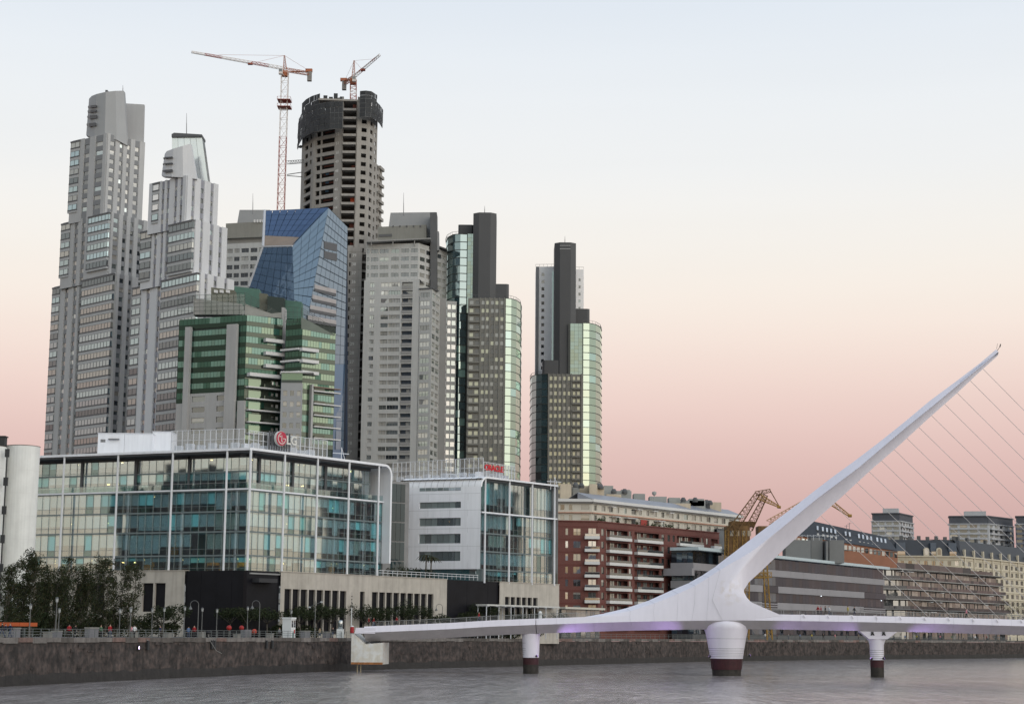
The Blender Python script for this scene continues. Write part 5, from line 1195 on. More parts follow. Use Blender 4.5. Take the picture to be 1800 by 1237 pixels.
# rooftop screens of thin bars with plant behind
gscr = glass('roof_screen_glass', (0, 0, 0), .10, see=1, seecol=(.62, .66, .63)); gbar = mat('roof_screen_bar', (.06, .075, .065), .5)
def bars(F_, tops, bots, nv, nh):
    """tops, bots: two seen points each (left, right): posts between them and sloping rails"""
    (tx0, ty0), (tx1, ty1) = tops; (bx0, by0), (bx1, by1) = bots
    q = lambda u, v: F_.pt(*F_.uz((tx0 + (tx1 - tx0) * u) * v + (bx0 + (bx1 - bx0) * u) * (1 - v), (ty0 + (ty1 - ty0) * u) * v + (by0 + (by1 - by0) * u) * (1 - v)), .06)
    for i in range(nv + 1):
        b = MB(); b.tube(q(i / nv, 0), q(i / nv, 1), .055, n=4); build(b, 'screen_post', gbar, GB)
    for j in range(nh + 1):
        b = MB(); b.tube(q(0, j / nh), q(1, j / nh), .05, n=4); build(b, 'screen_rail', gbar, GB)
bars(f1, ((312, 521), (430.5, 514)), ((312, 553), (430.5, 553)), 12, 5); bars(f2, ((430.5, 514), (490, 549)), ((430.5, 536), (478, 551)), 5, 5)
for k in range(6): quadpx('screen_glass', f1, [(359 + 12 * k, 552), (370 + 12 * k, 552), (370 + 12 * k, 517), (359 + 12 * k, 517)], gscr, -.05)
bars(h1, ((501, 539), (530, 541)), ((501, 566), (530, 566)), 4, 3); bars(h2, ((530.5, 541), (588, 577)), ((530.5, 556), (588, 589)), 6, 4)
plm = mat('roof_plant_olive', (.13, .13, .10), .8, var=.2); plg = mat('roof_plant_green', (.07, .15, .12), .7, var=.15)
for x0, x1, y0, y1, Y, m in ((371, 412, 505, 553, 492, plm), (412, 456, 503, 540, 500, plg), (456, 470, 515, 545, 500, plm), (470, 500, 520, 560, 498, gframe), (500, 530, 527, 560, 500, plg), (340, 425, 524, 553, 487, mat('roof_wall_grey', (.30, .30, .29), .8)), (495, 501, 540, 700, 489, gcon)):
    slab_px('roof_plant' if x0 != 495 else 'party_wall', [(x0, y0), (x1, y0 + (x1 - x0) * .12), (x1, y1), (x0, y1)], Y, 4, m, GB)
for x in (376, 386, 397): slab_px('cooling_unit', [(x, 509), (x + 7, 510), (x + 7, 515), (x, 514)], 491.6, 1, gslab, GB)
# white balcony slabs
def slab_on(F_, x0, x1, y, out, h=.65, m=None, name='balcony'):
    u0, u1 = F_.u(x0, y), F_.u(x1, y); z = F_.z((x0 + x1) / 2, y); return piece(name, m or gslab, GB, F_, u0, u1, z - h / 2, z + h / 2, -.1, out)
for y in (600, 623, 645): slab_on(f2, 463, 497, y, 1.5, .95)
for y in (616, 636, 656): slab_on(h2, 527, 556, y, 1.4, .9); slab_on(h1, 497, 529, y - 1, 1.2, .5)
slab_on(f2, 434, 488, 661, 1.8, 1.0)
for y in (683, 703, 723, 744, 764):
    slab_on(f2, 432, 490, y, 1.7, .35); piece('balcony_glass', gsp, GB, f2, f2.u(460, y), f2.u(487, y), f2.z(470, y), f2.z(470, y) + 1.0, 1.4, 1.5)
    for x in (476, 484): piece('balcony_door', wmd if x == 476 else gslab, GB, f2, f2.u(x, y), f2.u(x + 4, y), f2.z(x, y) + .2, f2.z(x, y - 12), 0, .06)
    piece('yellow_pane', ggy, GB, f2, f2.u(436, y), f2.u(458, y), f2.z(450, y) + .3, f2.z(450, y - 16), .0, .12)
b = MB(); fgw = F(G(493, 479.5, 720), G(530, 479.5, 720)); zgw = fgw.z(510, 652); facade(b, None, fgw, ZQ, zgw - 3.2, fg, spans(fgw, [(497, 504), (509, 516), (521, 528)], 720), None, .3, .78, .3, top=1.6); build(b, 'grey_wall', mat('grey_render', (.30, .31, .32), .8, var=.05), GB)
w3_ = Win(GB, 'window')
zz = zgw - 3.2 - 1.6
while zz - fg > ZQ:
    for a, c in spans(fgw, [(497, 504), (509, 516), (521, 528)], 720): w3_.add(fgw, a, c, zz - fg * .7, zz - fg * .22, -.2, pick([(wmd, 2), (wbl, 1)]))
    zz -= fg
w3_.flush(gframe); piece('attic_glass', ggy, GB, fgw, 0, fgw.L, zgw - 3.1, zgw - .5, -.3, -.1); piece('attic_slab', gslab, GB, fgw, -.2, fgw.L + 3, zgw - .5, zgw - .1, -3, .3); piece('attic_rail', gbar, GB, fgw, 0, fgw.L, zgw - 3.25, zgw - 2.5, -.1, .05)
piece('wall_back', gcon, GB, fgw, .05, fgw.L - .05, ZQ, zgw - 3.3, -4, -.45)
for y in (690, 712, 732, 752, 772): slab_on(h2, 547, 594, y, 1.5, .3); piece('balcony_rail', plm, GB, h2, h2.u(548, y), h2.u(566, y), h2.z(556, y) + .1, h2.z(556, y) + 1.1, 1.3, 1.4)
slab_on(h2, 547, 594, 683, 1.6, .25, mat('rust_slab', (.22, .16, .13), .8)); piece('corner_fin', gcon, GB, h2, h2.u(543, 720), h2.u(546.5, 720), ZQ, h2.z(545, 676), -.2, 1.2)

# ================================================================== BEIGE APARTMENT TOWER (with slanted roof wall) and its twin
bei = mat('beige_precast', (.43, .435, .425), .75, var=.05, scale=.1, streak=.08); beid = mat('beige_precast_dark', (.25, .25, .245), .75, var=.06); oli = mat('olive_plant_wall', (.20, .20, .182), .8, var=.06, streak=.1); slt = mat('slanted_wall_grey', (.27, .28, .29), .7, var=.04); dks = mat('dark_slab', (.085, .088, .092), .6, var=.08)
mbz = glass('mirror_band', (.09, .095, .09), .28, tint=(.92, 1, .97), tilt=.05, var=.4, half=(.36, .355, .33)); mbd = glass('mirror_band_dark', (.035, .04, .045), .2, tilt=.05); mbb = glass('band_blind', (.36, .355, .33), .28, tilt=.04)
PALM = [(mbz, 4), (mbd, 1), (mbb, 6)]
MT = thing('beige_tower', 'broad beige apartment tower with balconies and a slanted roof wall', 'tower', (*G(690, 645, 700), ZQ))
fm = 14.75 / FPX * 645; win = Win(MT, 'window', 300); b = MB()
L_, C_, R1 = G(637, 646, 640), G(735, 643, 640), G(757, 660, 640); m1 = F(L_, C_); m2 = F(C_, G(772, 650, 640)); 
zm1 = Zp(690, 492, 645)
cols = spans(m1, [(647.5, 655.5), (667, 680), (681, 701), (704, 723)], 640)
facade(b, win, m1, ZQ, zm1, fm, cols[:3], PALM, .34, .84, .35, top=.6, mulls=[2, 2, 4], u1=m1.u(703.9, 640))
facade(b, None, m1, ZQ, zm1, fm, cols[3:], None, .14, .86, 1.2, top=.6, u0=m1.u(703.9, 640)); block(b, L_, C_, (C_[0] + 3, C_[1] + 20), ZQ, zm1); build(b, 'wall', [bei, beid], MT)
piece('balcony_back', mbd, MT, m1, cols[3][0], cols[3][1], ZQ, zm1 - 1, -1.3, -1.2); k = 0
z = zm1 - .6
while z - fm > ZQ: piece('balcony_rail', beid, MT, m1, cols[3][0], cols[3][1], z - fm * .98, z - fm * .62, -.1, .15); piece('balcony_wall', pick([(mbb, 1), (mbd, 2)]), MT, m1, cols[3][0] + 2.2, cols[3][1], z - fm * .6, z - fm * .16, -1.15, -1.05); z -= fm
# upper set-back block
u1_, uc, ur = G(643.5, 652, 460), G(735.5, 649, 460), G(786, 664, 460); q1, q2 = F(u1_, uc), F(uc, ur); zq = Zp(690, 428, 650); zq0 = zm1 - 3
b = MB(); facade(b, win, q1, zq0, zq, fm, spans(q1, [(645, 649), (652, 665), (667.5, 683), (687.5, 701), (705, 719), (722, 734)], 460), [(mbd, 5), (mbz, 1)], .30, .78, .3, top=1.4, mulls=[1, 2, 2, 2, 2, 2]); facade(b, win, q2, ZQ, zq, fm, spans(q2, [(738, 747), (749, 757), (769, 776), (777.5, 784)], 460), PALM, .30, .82, .3, top=1.4); block(b, u1_, uc, ur, zq0, zq); build(b, 'upper_wall', [bei, beid], MT)
# right-hand lower blocks
zr = Zp(755, 514, 648); Lr, Cr, Rr = G(735.5, 642.8, 640), G(757.5, 641, 640), G(772, 652, 640); r1, r2_ = F(Lr, Cr), F(Cr, Rr)
b = MB(); facade(b, win, r1, ZQ, zr, fm, spans(r1, [(737, 753.5)], 640), PALM, .26, .84, .3, top=.8, mulls=[3]); facade(b, win, r2_, ZQ, zr, fm, spans(r2_, [(758.5, 764), (765, 771)], 640), [(mbz, 3), (mbb, 2)], .26, .84, .3, top=.8); block(b, Lr, Cr, Rr, ZQ, zr); build(b, 'wing_wall', [bei, beid], MT)
zr2 = Zp(792, 528, 655); La, Ca = G(784, 656, 640), G(801.5, 657, 640); r3 = F(La, Ca); b = MB(); facade(b, win, r3, ZQ, zr2, fm, spans(r3, [(785.5, 791.5), (793, 800.5)], 640), [(mbz, 3), (mbb, 2)], .26, .84, .3, top=.8); block(b, La, Ca, (Ca[0] + 2, Ca[1] + 12), ZQ, zr2); build(b, 'end_wall', [bei, beid], MT)
F9 = F(G(772, 653, 640), G(784, 654, 640)); piece('recess', beid, MT, F9, 0, F9.L, ZQ, Zp(778, 523, 653), -8, -.3); piece('capping', dks, MT, r1, -.2, r1.L + .3, zr, zr + .5, -6, .3)
win.flush(mullm_t)
slab_px('plant_room', [(664, 399), (749.5, 395), (749.5, 424), (664, 424)], 656, 10, oli, MT); slab_px('plant_louvre', [(666, 412), (689, 411), (689, 415.5), (666, 416.5)], 655.8, .3, dks, MT); slab_px('roof_pergola', [(644, 423), (757, 418), (757, 420), (644, 425.5)], 648, 12, beid, MT)
for x in (652, 690, 728): slab_px('pergola_post', [(x, 423), (x + 1.4, 423), (x + 1.4, 432), (x, 432)], 648.4, .5, beid, MT)
slab_px('slanted_wall', [(683, 400), (686.5, 374), (767, 373), (767, 440), (740, 440)], 661, 3, slt, MT); slab_px('dark_slab', [(755.8, 373.5), (767.8, 373.2), (768.2, 513), (757, 513)], 654, 8, dks, MT); slab_px('grey_fin', [(768, 406), (771.5, 407), (772, 440), (768, 440)], 657, 4, slt, MT)
for k in range(5): slab_px('chimney_pot', [(690 + 12 * k, 396), (692 + 12 * k, 396), (692 + 12 * k, 399), (690 + 12 * k, 399)], 655.7, .6, dks, MT)
slab_px('corner_pergola', [(766, 430), (786, 437), (786, 439), (766, 433)], 659, 6, dks, MT)
TW = thing('beige_block', 'grey beige block with dark window rows behind the blue tower', 'tower', (*G(430, 622, 700), ZQ)); win = Win(TW, 'window', 200); t1 = F(G(396, 622, 450), G(480, 618, 450)); zt1 = Zp(430, 427, 620); b = MB()
facade(b, win, t1, ZQ, zt1, fm * .98, spans(t1, [(399, 409), (411.5, 421), (424, 437), (440, 452), (455, 466)], 450), [(mbd, 5), (mbb, 1)], .24, .76, .3, top=1.2, mull=2); block(b, t1.a, t1.b, (t1.b.x + 2, t1.b.y + 18), ZQ, zt1); build(b, 'wall', [bei, beid], TW); win.flush(mullm_t)
slab_px('plant_room', [(397, 393), (470, 389), (470, 416), (397, 419)], 624, 10, oli, TW); slab_px('plant_recess', [(398, 418), (470, 414), (470, 427), (398, 428)], 626, 8, beid, TW); slab_px('slanted_wall', [(417, 392), (421, 369), (475, 369), (475, 392)], 629, 4, slt, TW)
for k in range(4): slab_px('chimney_pot', [(446 + 5 * k, 386), (449 + 5 * k, 386), (449 + 5 * k, 391), (446 + 5 * k, 391)], 623.6, .6, gslab, TW)

# ================================================================== THE TWO GREEN-LIT GLASS TOWERS
fdk = mat('dark_core_panel', (.062, .064, .068), .55, var=.06, scale=.1); fcon = mat('olive_grid_concrete', (.175, .172, .155), .75, var=.06, scale=.12); fwh = mat('white_rear_block', (.84, .84, .85), .65, var=.03)
cyg = glass('curved_glass', (.12, .165, .13), .34, tint=(.86, 1.0, .88), tilt=.03, wav=.03, var=.25); cyd = glass('curved_glass_dark', (.03, .055, .065), .30, tint=(.75, .92, .95), tilt=.04, var=.4); cyb = glass('flat_bright_glass', (.20, .33, .30), .34, tint=(.85, 1, .95), tilt=.05, var=.35); bandm = mat('glass_band_dark', (.05, .055, .052), .5)
gwn = glass('grid_window_bright', (.26, .27, .20), .30, tint=(1, 1, .85), tilt=.05); gwd = glass('grid_window_dark', (.02, .022, .028), .12, tilt=.05); gwm = glass('grid_window_mid', (.08, .085, .085), .24, tilt=.05, half=(.26, .26, .22))
def curved(th, win, pts, z0, z1, fh, m, mats_band, ref, per=2, off=0.0):
    """rounded glass front: storey-high panes on each facet and a thin ledge per floor"""
    for a, c in zip(pts, pts[1:]):
        Fc = F(G(a[0], a[1], ref), G(c[0], c[1], ref)); z = z1
        while z - fh > z0 - .1:
            g = pick(m)
            for k in range(per): win.add(Fc, Fc.L * k / per + .03, Fc.L * (k + 1) / per - .03, z - fh + .18, z - .05, 0, g, th=.1)
            z -= fh
    z = z1; ps = [Vector(G(p[0], p[1], ref)) for p in pts]
    while z > z0:
        b = MB(); q = [(p.x, p.y) for p in ps]; cxm = sum(p.x for p in ps) / len(ps); cym = max(p.y for p in ps) + 6
        o = [(p.x + (p.x - cxm) * .04, p.y - .22) for p in ps]; b.prism(o + [(o[-1][0], cym), (o[0][0], cym)], z - .05, z + .17); build(b, 'floor_ledge', mats_band, th, origin=(ps[0].x, ps[0].y, z)); z -= fh
def core(th, name, x0, x1, y0, y1, Y, dep, m, ch=.25):
    """dark core with chamfered corners"""
    a, c = G(x0, Y, (y0 + y1) / 2), G(x1, Y, (y0 + y1) / 2); w = c[0] - a[0]; k = w * ch; b = MB()
    b.prism([(a[0], Y + k * .8), (a[0] + k, Y), (c[0] - k, Y), (c[0], Y + k * .8), (c[0], Y + dep), (a[0], Y + dep)], Zp(x0, y1, Y), Zp((x0 + x1) / 2, y0, Y)); return build(b, name, m, th)
def rim_rail(th, pts, z, ref):
    b = MB(); ps = [Vector((*G(p[0], p[1], ref), z)) for p in pts]
    for p, q in zip(ps, ps[1:]):
        b.tube(p + Vector((0, 0, 1.0)), q + Vector((0, 0, 1.0)), .07, n=4); n = max(1, int((q - p).length / 1.6))
        for k in range(n + 1): r = p.lerp(q, k / n); b.tube(r, r + Vector((0, 0, 1.0)), .06, n=4)
    build(b, 'roof_rail', dks, th)
EL = thing('lighthouse_tower', 'nearer of two tall towers with dark core and rounded green glass corner', 'tower', (*G(850, 655, 700), ZQ), 'pair of towers with dark cores'); fe = 14.52 / FPX * 655; win = Win(EL, 'window', 300)
zu = Zp(820, 411, 657); zl_ = Zp(860, 525, 650)
curved(EL, win, [(783, 672), (786, 664), (795, 659), (808, 657.5), (820, 658)], ZQ, zu, fe, [(cyd, 5), (cyb, 1)], bandm, 500, 1)
Fq = F(G(821.5, 657, 460), G(847, 657, 460)); z = zu
while z > zl_ - 3:
    for k in range(4): win.add(Fq, Fq.L * k / 4 + .03, Fq.L * (k + 1) / 4 - .03, z - fe / 2 + .05, z, 0, pick([(cyb, 5), (cyg, 2)])); win.add(Fq, Fq.L * k / 4 + .03, Fq.L * (k + 1) / 4 - .03, z - fe + .05, z - fe / 2, 0, pick([(cyb, 4), (cyg, 2)]))
    z -= fe
b = MB(); b.prism([G(784, 673, 500), G(796, 660, 500), G(821, 658.5, 500), G(847, 658.5, 500), G(847, 680, 500), G(786, 682, 500)], ZQ, zu - .2); build(b, 'body', bandm, EL)
core(EL, 'dark_core', 831, 872, 373.5, 530, 651, 14, fdk); core(EL, 'core_box', 805.5, 832, 395, 412, 664, 8, fdk, .1); core(EL, 'core_box', 861, 894.5, 499, 526, 653, 10, fdk, .12)
Fd = F(G(821.5, 649, 640), G(888, 649, 640)); b = MB(); us_ = spans(Fd, [(824.5, 831), (834.5, 841), (845.5, 850.5), (853.5, 858), (862, 867), (870, 875), (879, 884)], 640); PALG = [(gwn, 2), (gwm, 3), (gwd, 2)]
facade(b, win, Fd, ZQ, zl_, fe, us_, PALG, .28, .76, .25, top=.2); block(b, Fd.a, Fd.b, (Fd.b.x, Fd.b.y + 20), ZQ, zl_); build(b, 'grid_wall', [fcon, bandm], EL)
for x in (843.5, 852, 860, 868.5, 877, 886): piece('rib', fcon, EL, Fd, Fd.u(x, 640) - .22, Fd.u(x, 640) + .22, ZQ, zl_ + .2, 0, .35)
z = zl_ - .2
while z - fe > ZQ:
    piece('balcony', fcon, EL, Fd, Fd.u(823.5, 640), Fd.u(842, 640), z - fe * .98, z - fe * .76, 0, .8); z -= fe
arcE = [(888, 649), (898, 650), (907, 653), (914, 659), (916, 667)]
curved(EL, win, arcE, ZQ, zl_, fe, [(cyg, 6), (cyb, 1)], bandm, 660, 1); rim_rail(EL, [(821, 649)] + arcE, zl_ + .2, 530); rim_rail(EL, [(783, 672), (786, 664), (795, 659), (808, 657.5)], zu + .1, 420)
b = MB(); b.prism([G(x, Y + .35, 660) for x, Y in arcE] + [G(914, 676, 660), G(888, 676, 660)], ZQ, zl_ - .1); build(b, 'corner_body', bandm, EL); win.flush(mullm_t)
ER = thing('lighthouse_tower', 'farther, rightmost of two tall towers with dark core and rounded green glass corner', 'tower', (*G(990, 720, 700), ZQ), 'pair of towers with dark cores'); fr2 = 13.25 / FPX * 720; win = Win(ER, 'window', 300)
Fw_ = F(G(941.5, 733, 560), G(976, 732, 560)); zw_ = Zp(955, 469, 733); b = MB(); facade(b, win, Fw_, ZQ, zw_, fr2, spans(Fw_, [(951.5, 956.5)], 560), [(wmd, 1), (wdk, 1)], .3, .75, .25, top=2); block(b, Fw_.a, Fw_.b, (Fw_.b.x, Fw_.b.y + 15), ZQ, zw_)
piece('glass_strip', cyd, ER, Fw_, Fw_.u(970, 560), Fw_.u(974, 560), ZQ, zw_ - 2, 0, .15); piece('shade_edge', tg1d, ER, Fw_, 0, Fw_.u(947, 560), ZQ, zw_, 0, .3)
Fw3 = F(G(1010, 733, 510), G(1026, 733, 510)); facade(b, win, Fw3, ZQ, zw_ - 1, fr2, spans(Fw3, [(1017, 1020.5)], 510), [(wmd, 1), (wlt, 1)], .3, .7, .25, top=3); block(b, Fw3.a, Fw3.b, (Fw3.b.x, Fw3.b.y + 14), ZQ, zw_ - 1); build(b, 'rear_block', fwh, ER); rim_rail(ER, [(941.5, 733), (976, 732)], zw_, 470); rim_rail(ER, [(1010, 733), (1026, 733)], zw_ - 1, 470)
core(ER, 'dark_core', 974.5, 1012.5, 426, 664, 716, 15, fdk); core(ER, 'core_box', 1006.5, 1036.5, 542.5, 572, 722, 9, fdk, .12); core(ER, 'core_box', 953.5, 983.5, 633, 662, 716, 9, fdk, .12)
for y in (431, 437): slab_px('core_band', [(984, y), (1003, y), (1003, y + 1), (984, y + 1)], 715.9, .2, mat('pale_line', (.35, .35, .36), .6), ER)
zb1 = Zp(1020, 568, 714); zb2 = Zp(980, 658, 712)
Fq = F(G(1002.5, 715, 610), G(1024, 715, 610)); z = zb1
while z > zb2 - 4:
    for k in range(3): win.add(Fq, Fq.L * k / 3 + .03, Fq.L * (k + 1) / 3 - .03, z - fr2 / 2 + .05, z, 0, pick([(cyb, 5), (cyg, 2)])); win.add(Fq, Fq.L * k / 3 + .03, Fq.L * (k + 1) / 3 - .03, z - fr2 + .05, z - fr2 / 2, 0, pick([(cyb, 4), (cyg, 2)]))
    z -= fr2
piece('upper_body', bandm, ER, Fq, -.9, Fq.L, ZQ, zb1, -12, -.12)
arcR = [(1025, 713.5), (1036, 714), (1047, 717), (1055, 723), (1057.5, 732)]
curved(ER, win, arcR, ZQ, zb1, fr2, [(cyg, 6), (cyb, 1)], bandm, 700, 1); b = MB(); b.prism([G(x, Y + .35, 700) for x, Y in arcR] + [G(1055, 742, 700), G(1025, 742, 700)], ZQ, zb1 - .1); build(b, 'corner_body', bandm, ER); rim_rail(ER, arcR, zb1 + .2, 570)
Fd = F(G(962.5, 711, 740), G(1025, 711, 740)); b = MB(); us_ = spans(Fd, [(966, 970.5), (974, 978.5), (982, 986), (990, 994), (998, 1002), (1007, 1011), (1014.5, 1019)], 740)
facade(b, win, Fd, ZQ, zb2, fr2, us_, [(gwn, 6), (gwm, 2), (gwd, 1)], .26, .76, .25, top=.2); block(b, Fd.a, Fd.b, (Fd.b.x, Fd.b.y + 20), ZQ, zb2); build(b, 'grid_wall', [fcon, bandm], ER)
for x in (964, 972, 980.3, 988, 996, 1004, 1022): piece('rib', fcon, ER, Fd, Fd.u(x, 740) - .24, Fd.u(x, 740) + .24, ZQ, zb2 + .2, 0, .35)
z = zb2 - .2
while z - fr2 > ZQ: piece('balcony', fcon, ER, Fd, Fd.u(1005.5, 740), Fd.u(1020, 740), z - fr2 * .98, z - fr2 * .74, 0, .8); z -= fr2
curved(ER, win, [(931.5, 726), (934.5, 718), (942, 713.5), (952, 711.5), (962, 711)], ZQ, zb2, fr2, [(cyd, 6), (gwd, 1)], bandm, 750, 1); b = MB(); b.prism([G(x, Y + .35, 750) for x, Y in [(931.5, 726), (934.5, 718), (942, 713.5), (952, 711.5), (962, 711)]] + [G(962, 732, 750), G(934, 735, 750)], ZQ, zb2 - .1); build(b, 'corner_body', bandm, ER); rim_rail(ER, [(931.5, 726), (934.5, 718), (942, 713.5), (962, 711)], zb2 + .2, 660)
win.flush(mullm_t)
# ================================================================== RED BRICK APARTMENTS
def brick_mat():
    m = bpy.data.materials.new('red_brick'); m.use_nodes = True; t = m.node_tree; b = t.nodes['Principled BSDF']; L = t.links.new
    g = node(t, 'ShaderNodeNewGeometry'); sp = node(t, 'ShaderNodeSeparateXYZ'); L(g.outputs['Position'], sp.inputs[0])
    ad = node(t, 'ShaderNodeMath', operation='ADD'); L(sp.outputs[0], ad.inputs[0]); L(sp.outputs[1], ad.inputs[1]); cb = node(t, 'ShaderNodeCombineXYZ'); L(ad.outputs[0], cb.inputs[0]); L(sp.outputs[2], cb.inputs[1])
    br = node(t, 'ShaderNodeTexBrick'); L(cb.outputs[0], br.inputs[0]); br.inputs['Scale'].default_value = 2.2; br.inputs['Color1'].default_value = (.135, .040, .032, 1); br.inputs['Color2'].default_value = (.10, .031, .025, 1); br.inputs['Mortar'].default_value = (.16, .085, .07, 1); br.inputs['Mortar Size'].default_value = .02
    n = node(t, 'ShaderNodeTexNoise'); n.inputs['Scale'].default_value = .3; n.inputs['Detail'].default_value = 5; L(g.outputs['Position'], n.inputs[0]); r = node(t, 'ShaderNodeMapRange'); L(n.outputs[0], r.inputs[0]); r.inputs[3].default_value = .8; r.inputs[4].default_value = 1.2
    ml = node(t, 'ShaderNodeVectorMath', operation='SCALE'); L(br.outputs[0], ml.inputs[0]); L(r.outputs[0], ml.inputs['Scale']); L(ml.outputs[0], b.inputs['Base Color']); b.inputs['Roughness'].default_value = .85; return m
brick = brick_mat(); brickd = mat('brick_course', (.12, .036, .03), .85, var=.15); crm = mat('attic_cream', (.50, .48, .42), .75, var=.05, streak=.08); cornm = mat('cornice_white', (.55, .55, .54), .6, var=.05); zinc = mat('zinc_roof', (.26, .27, .30), .5, .2, var=.08); salm = mat('salmon_band', (.45, .25, .18), .8); awn = mat('awning_white', (.6, .6, .6), .8)
BB = thing('brick_apartments', 'red brick apartment block with stacked white balconies and a cream attic', 'building', (*G(1051, 420, 1000), ZQ))
bL, bC, bR = G(981, 419, 930), G(1051, 420, 930), G(1264, 464, 950); e1, e2 = F(bL, bC), F(bC, bR); zbk = Zp(1051, 916.5, 420); fb_ = 3.03; win = Win(BB, 'window', 300)
PALR = [(wmd, 3), (wdk, 3), (wbl, 3), (wlt, 1)]; b = MB()
balc = spans(e2, [(1066, 1104), (1115.5, 1159), (1190, 1230.5), (1250, 1262)], 960)
wn2 = spans(e2, [(1057, 1062), (1105.6, 1110), (1163, 1168), (1173.5, 1178), (1182.5, 1186.5), (1233, 1236.5), (1241.5, 1245)], 960)
rows = facade(b, None, e2, ZQ, zbk, fb_, sorted(balc + wn2), None, .16, .86, .3, top=1.2); 
rows = facade(b, win, e1, ZQ, zbk, fb_, spans(e1, [(994, 998.5), (1008, 1020.5)], 980), PALR, .32, .84, .2, top=1.2, mulls=[1, 2]); block(b, bL, bC, bR, ZQ, zbk); build(b, 'brick_wall', brick, BB)
e2b = F((e2.pt(0, 0, -1.5).x, e2.pt(0, 0, -1.5).y), (e2.pt(e2.L, 0, -1.5).x, e2.pt(e2.L, 0, -1.5).y))
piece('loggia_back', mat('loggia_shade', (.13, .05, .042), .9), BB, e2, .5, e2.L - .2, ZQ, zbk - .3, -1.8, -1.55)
for r in rows:
    a, c = r - fb_ * .84, r - fb_ * .14
    for u0, u1 in balc:
        piece('balcony', cornm, BB, e2, u0 - .2, u1 + .2, a - .45, a + .25, -1.3, 1.1); piece('balcony_rail', steel, BB, e2, u0 - .15, u1 + .15, a + .78, a + .84, 1.0, 1.06)
        piece('balcony_glass', wdk, BB, e2, u0 - .1, u1 + .1, a + .26, a + .76, 1.0, 1.04)
        n = max(1, int((u1 - u0) / 2.4))
        for k in range(n):
            uu = u0 + (u1 - u0) * (k + .2) / n; win.add(e2, uu, uu + (u1 - u0) / n * .55, a + .1, c - .1, -1.5, pick(PALR), 2)
    for u0, u1 in wn2: win.add(e2, u0, u1, a + .5, c, -.15, pick(PALR)); piece('window_apron', brick, BB, e2, u0, u1, a, a + .5, -.2, -.02)
    piece('brick_course', brickd, BB, e2, 0, e2.L, r - .16, r + .02, 0, .05); piece('brick_course', brickd, BB, e1, 0, e1.L, r - .16, r + .02, 0, .05)
    # corner balcony
    uc = e1.u(1027, 980); piece('balcony', cornm, BB, e1, uc, e1.L + .3, a - .45, a + .25, .001, 1.1); win.add(e1, uc + 1.0, e1.L - .5, a + .3, c, .02, pick([(wmd, 1), (wdk, 2)]), 2); piece('balcony_rail', steel, BB, e1, uc, e1.L + .3, a + .78, a + .84, 1.0, 1.06); piece('balcony_glass', wdk, BB, e1, uc + .05, e1.L + .25, a + .26, a + .76, 1.0, 1.04)
piece('brick_cornice', brickd, BB, e1, -.1, e1.L + .2, zbk - .02, zbk + .22, -1, .22); piece('brick_cornice', brickd, BB, e2, -.2, e2.L, zbk - .02, zbk + .22, -1, .22)
# attic storeys
aL, aC, aR = G(930, 424, 900), G(1040, 424, 900), G(1300, 478, 915); g1, g2 = F(aL, aC), F(aC, aR); za0 = zbk + .1; za1 = Zp(1040, 882, 424); b = MB(); zmid = (za0 + za1) / 2
rndr = random.Random(8)
wl1 = spans(g1, [(985, 992), (1000, 1006), (1021, 1036)], 905); b2 = MB()
xs = [1044 + 13.2 * k for k in range(19)]
cl = spans(g2, [(x, x + rndr.choice([5, 7, 8])) for x in xs], 915)
facade(b, win, g1, za0, za1, (za1 - za0) / 2, wl1, PALR, .2, .72, .25); facade(b, win, g2, za0, za1, (za1 - za0) / 2, cl, PALR, .2, .74, .3); block(b, aL, aC, aR, za0, za1); build(b, 'attic_wall', crm, BB)
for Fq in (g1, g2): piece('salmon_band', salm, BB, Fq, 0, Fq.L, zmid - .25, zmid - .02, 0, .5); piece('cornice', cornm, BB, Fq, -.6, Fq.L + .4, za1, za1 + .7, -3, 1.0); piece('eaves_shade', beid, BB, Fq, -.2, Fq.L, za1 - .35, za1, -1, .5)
for k in range(9):
    u = rndr.uniform(1, g2.L - 4); o = piece('awning', awn, BB, g2, u, u + rndr.uniform(1.6, 3.2), zmid - .75, zmid - .6, 0, 1.5) if k % 2 else piece('awning', awn, BB, g2, u, u + 2, za1 - .8, za1 - .66, 0, 1.3)
piece('red_awning', mat('awning_red', (.30, .05, .04), .8), BB, g2, g2.u(1119, 915), g2.u(1130, 915), za0 + .3, za0 + 1.7, 1.2, 1.35)
b = MB(); 
pr = [g2.pt(-1, za1 + .7, .8), g2.pt(g2.L, za1 + .7, .8), g2.pt(g2.L, za1 + 2.4, -3.5), g2.pt(-1, za1 + 2.4, -3.5)]; b.poly(pr); b.poly([pr[0], pr[3], g2.pt(-1, za1 + .7, -3.5)]); b.poly([pr[3], pr[2], g2.pt(g2.L, za1 + .7, -7), g2.pt(-1, za1 + .7, -7)]); build(b, 'zinc_roof', zinc, BB); win.flush(mullm_t)
# planters along the terrace of the attic
leafd = mat('terrace_plants', (.035, .055, .02), .8, var=.4, scale=2)
for k in range(16):
    u = rndr.uniform(0, e2.L - 1); s = rndr.uniform(.35, .7); b = MB()
    for q in range(40):
        c = e2.pt(u + rndr.gauss(0, s * .6), zbk + .4 + abs(rndr.gauss(0, s * .6)), -.7 + rndr.gauss(0, .2)); d1_ = Vector((rndr.uniform(-1, 1), rndr.uniform(-1, 1), rndr.uniform(-1, 1))) * .22; d2_ = Vector((rndr.uniform(-1, 1), rndr.uniform(-1, 1), rndr.uniform(-1, 1))) * .22
        b.poly([c, c + d1_, c + d1_ + d2_, c + d2_])
    build(b, 'planter', leafd, BB)
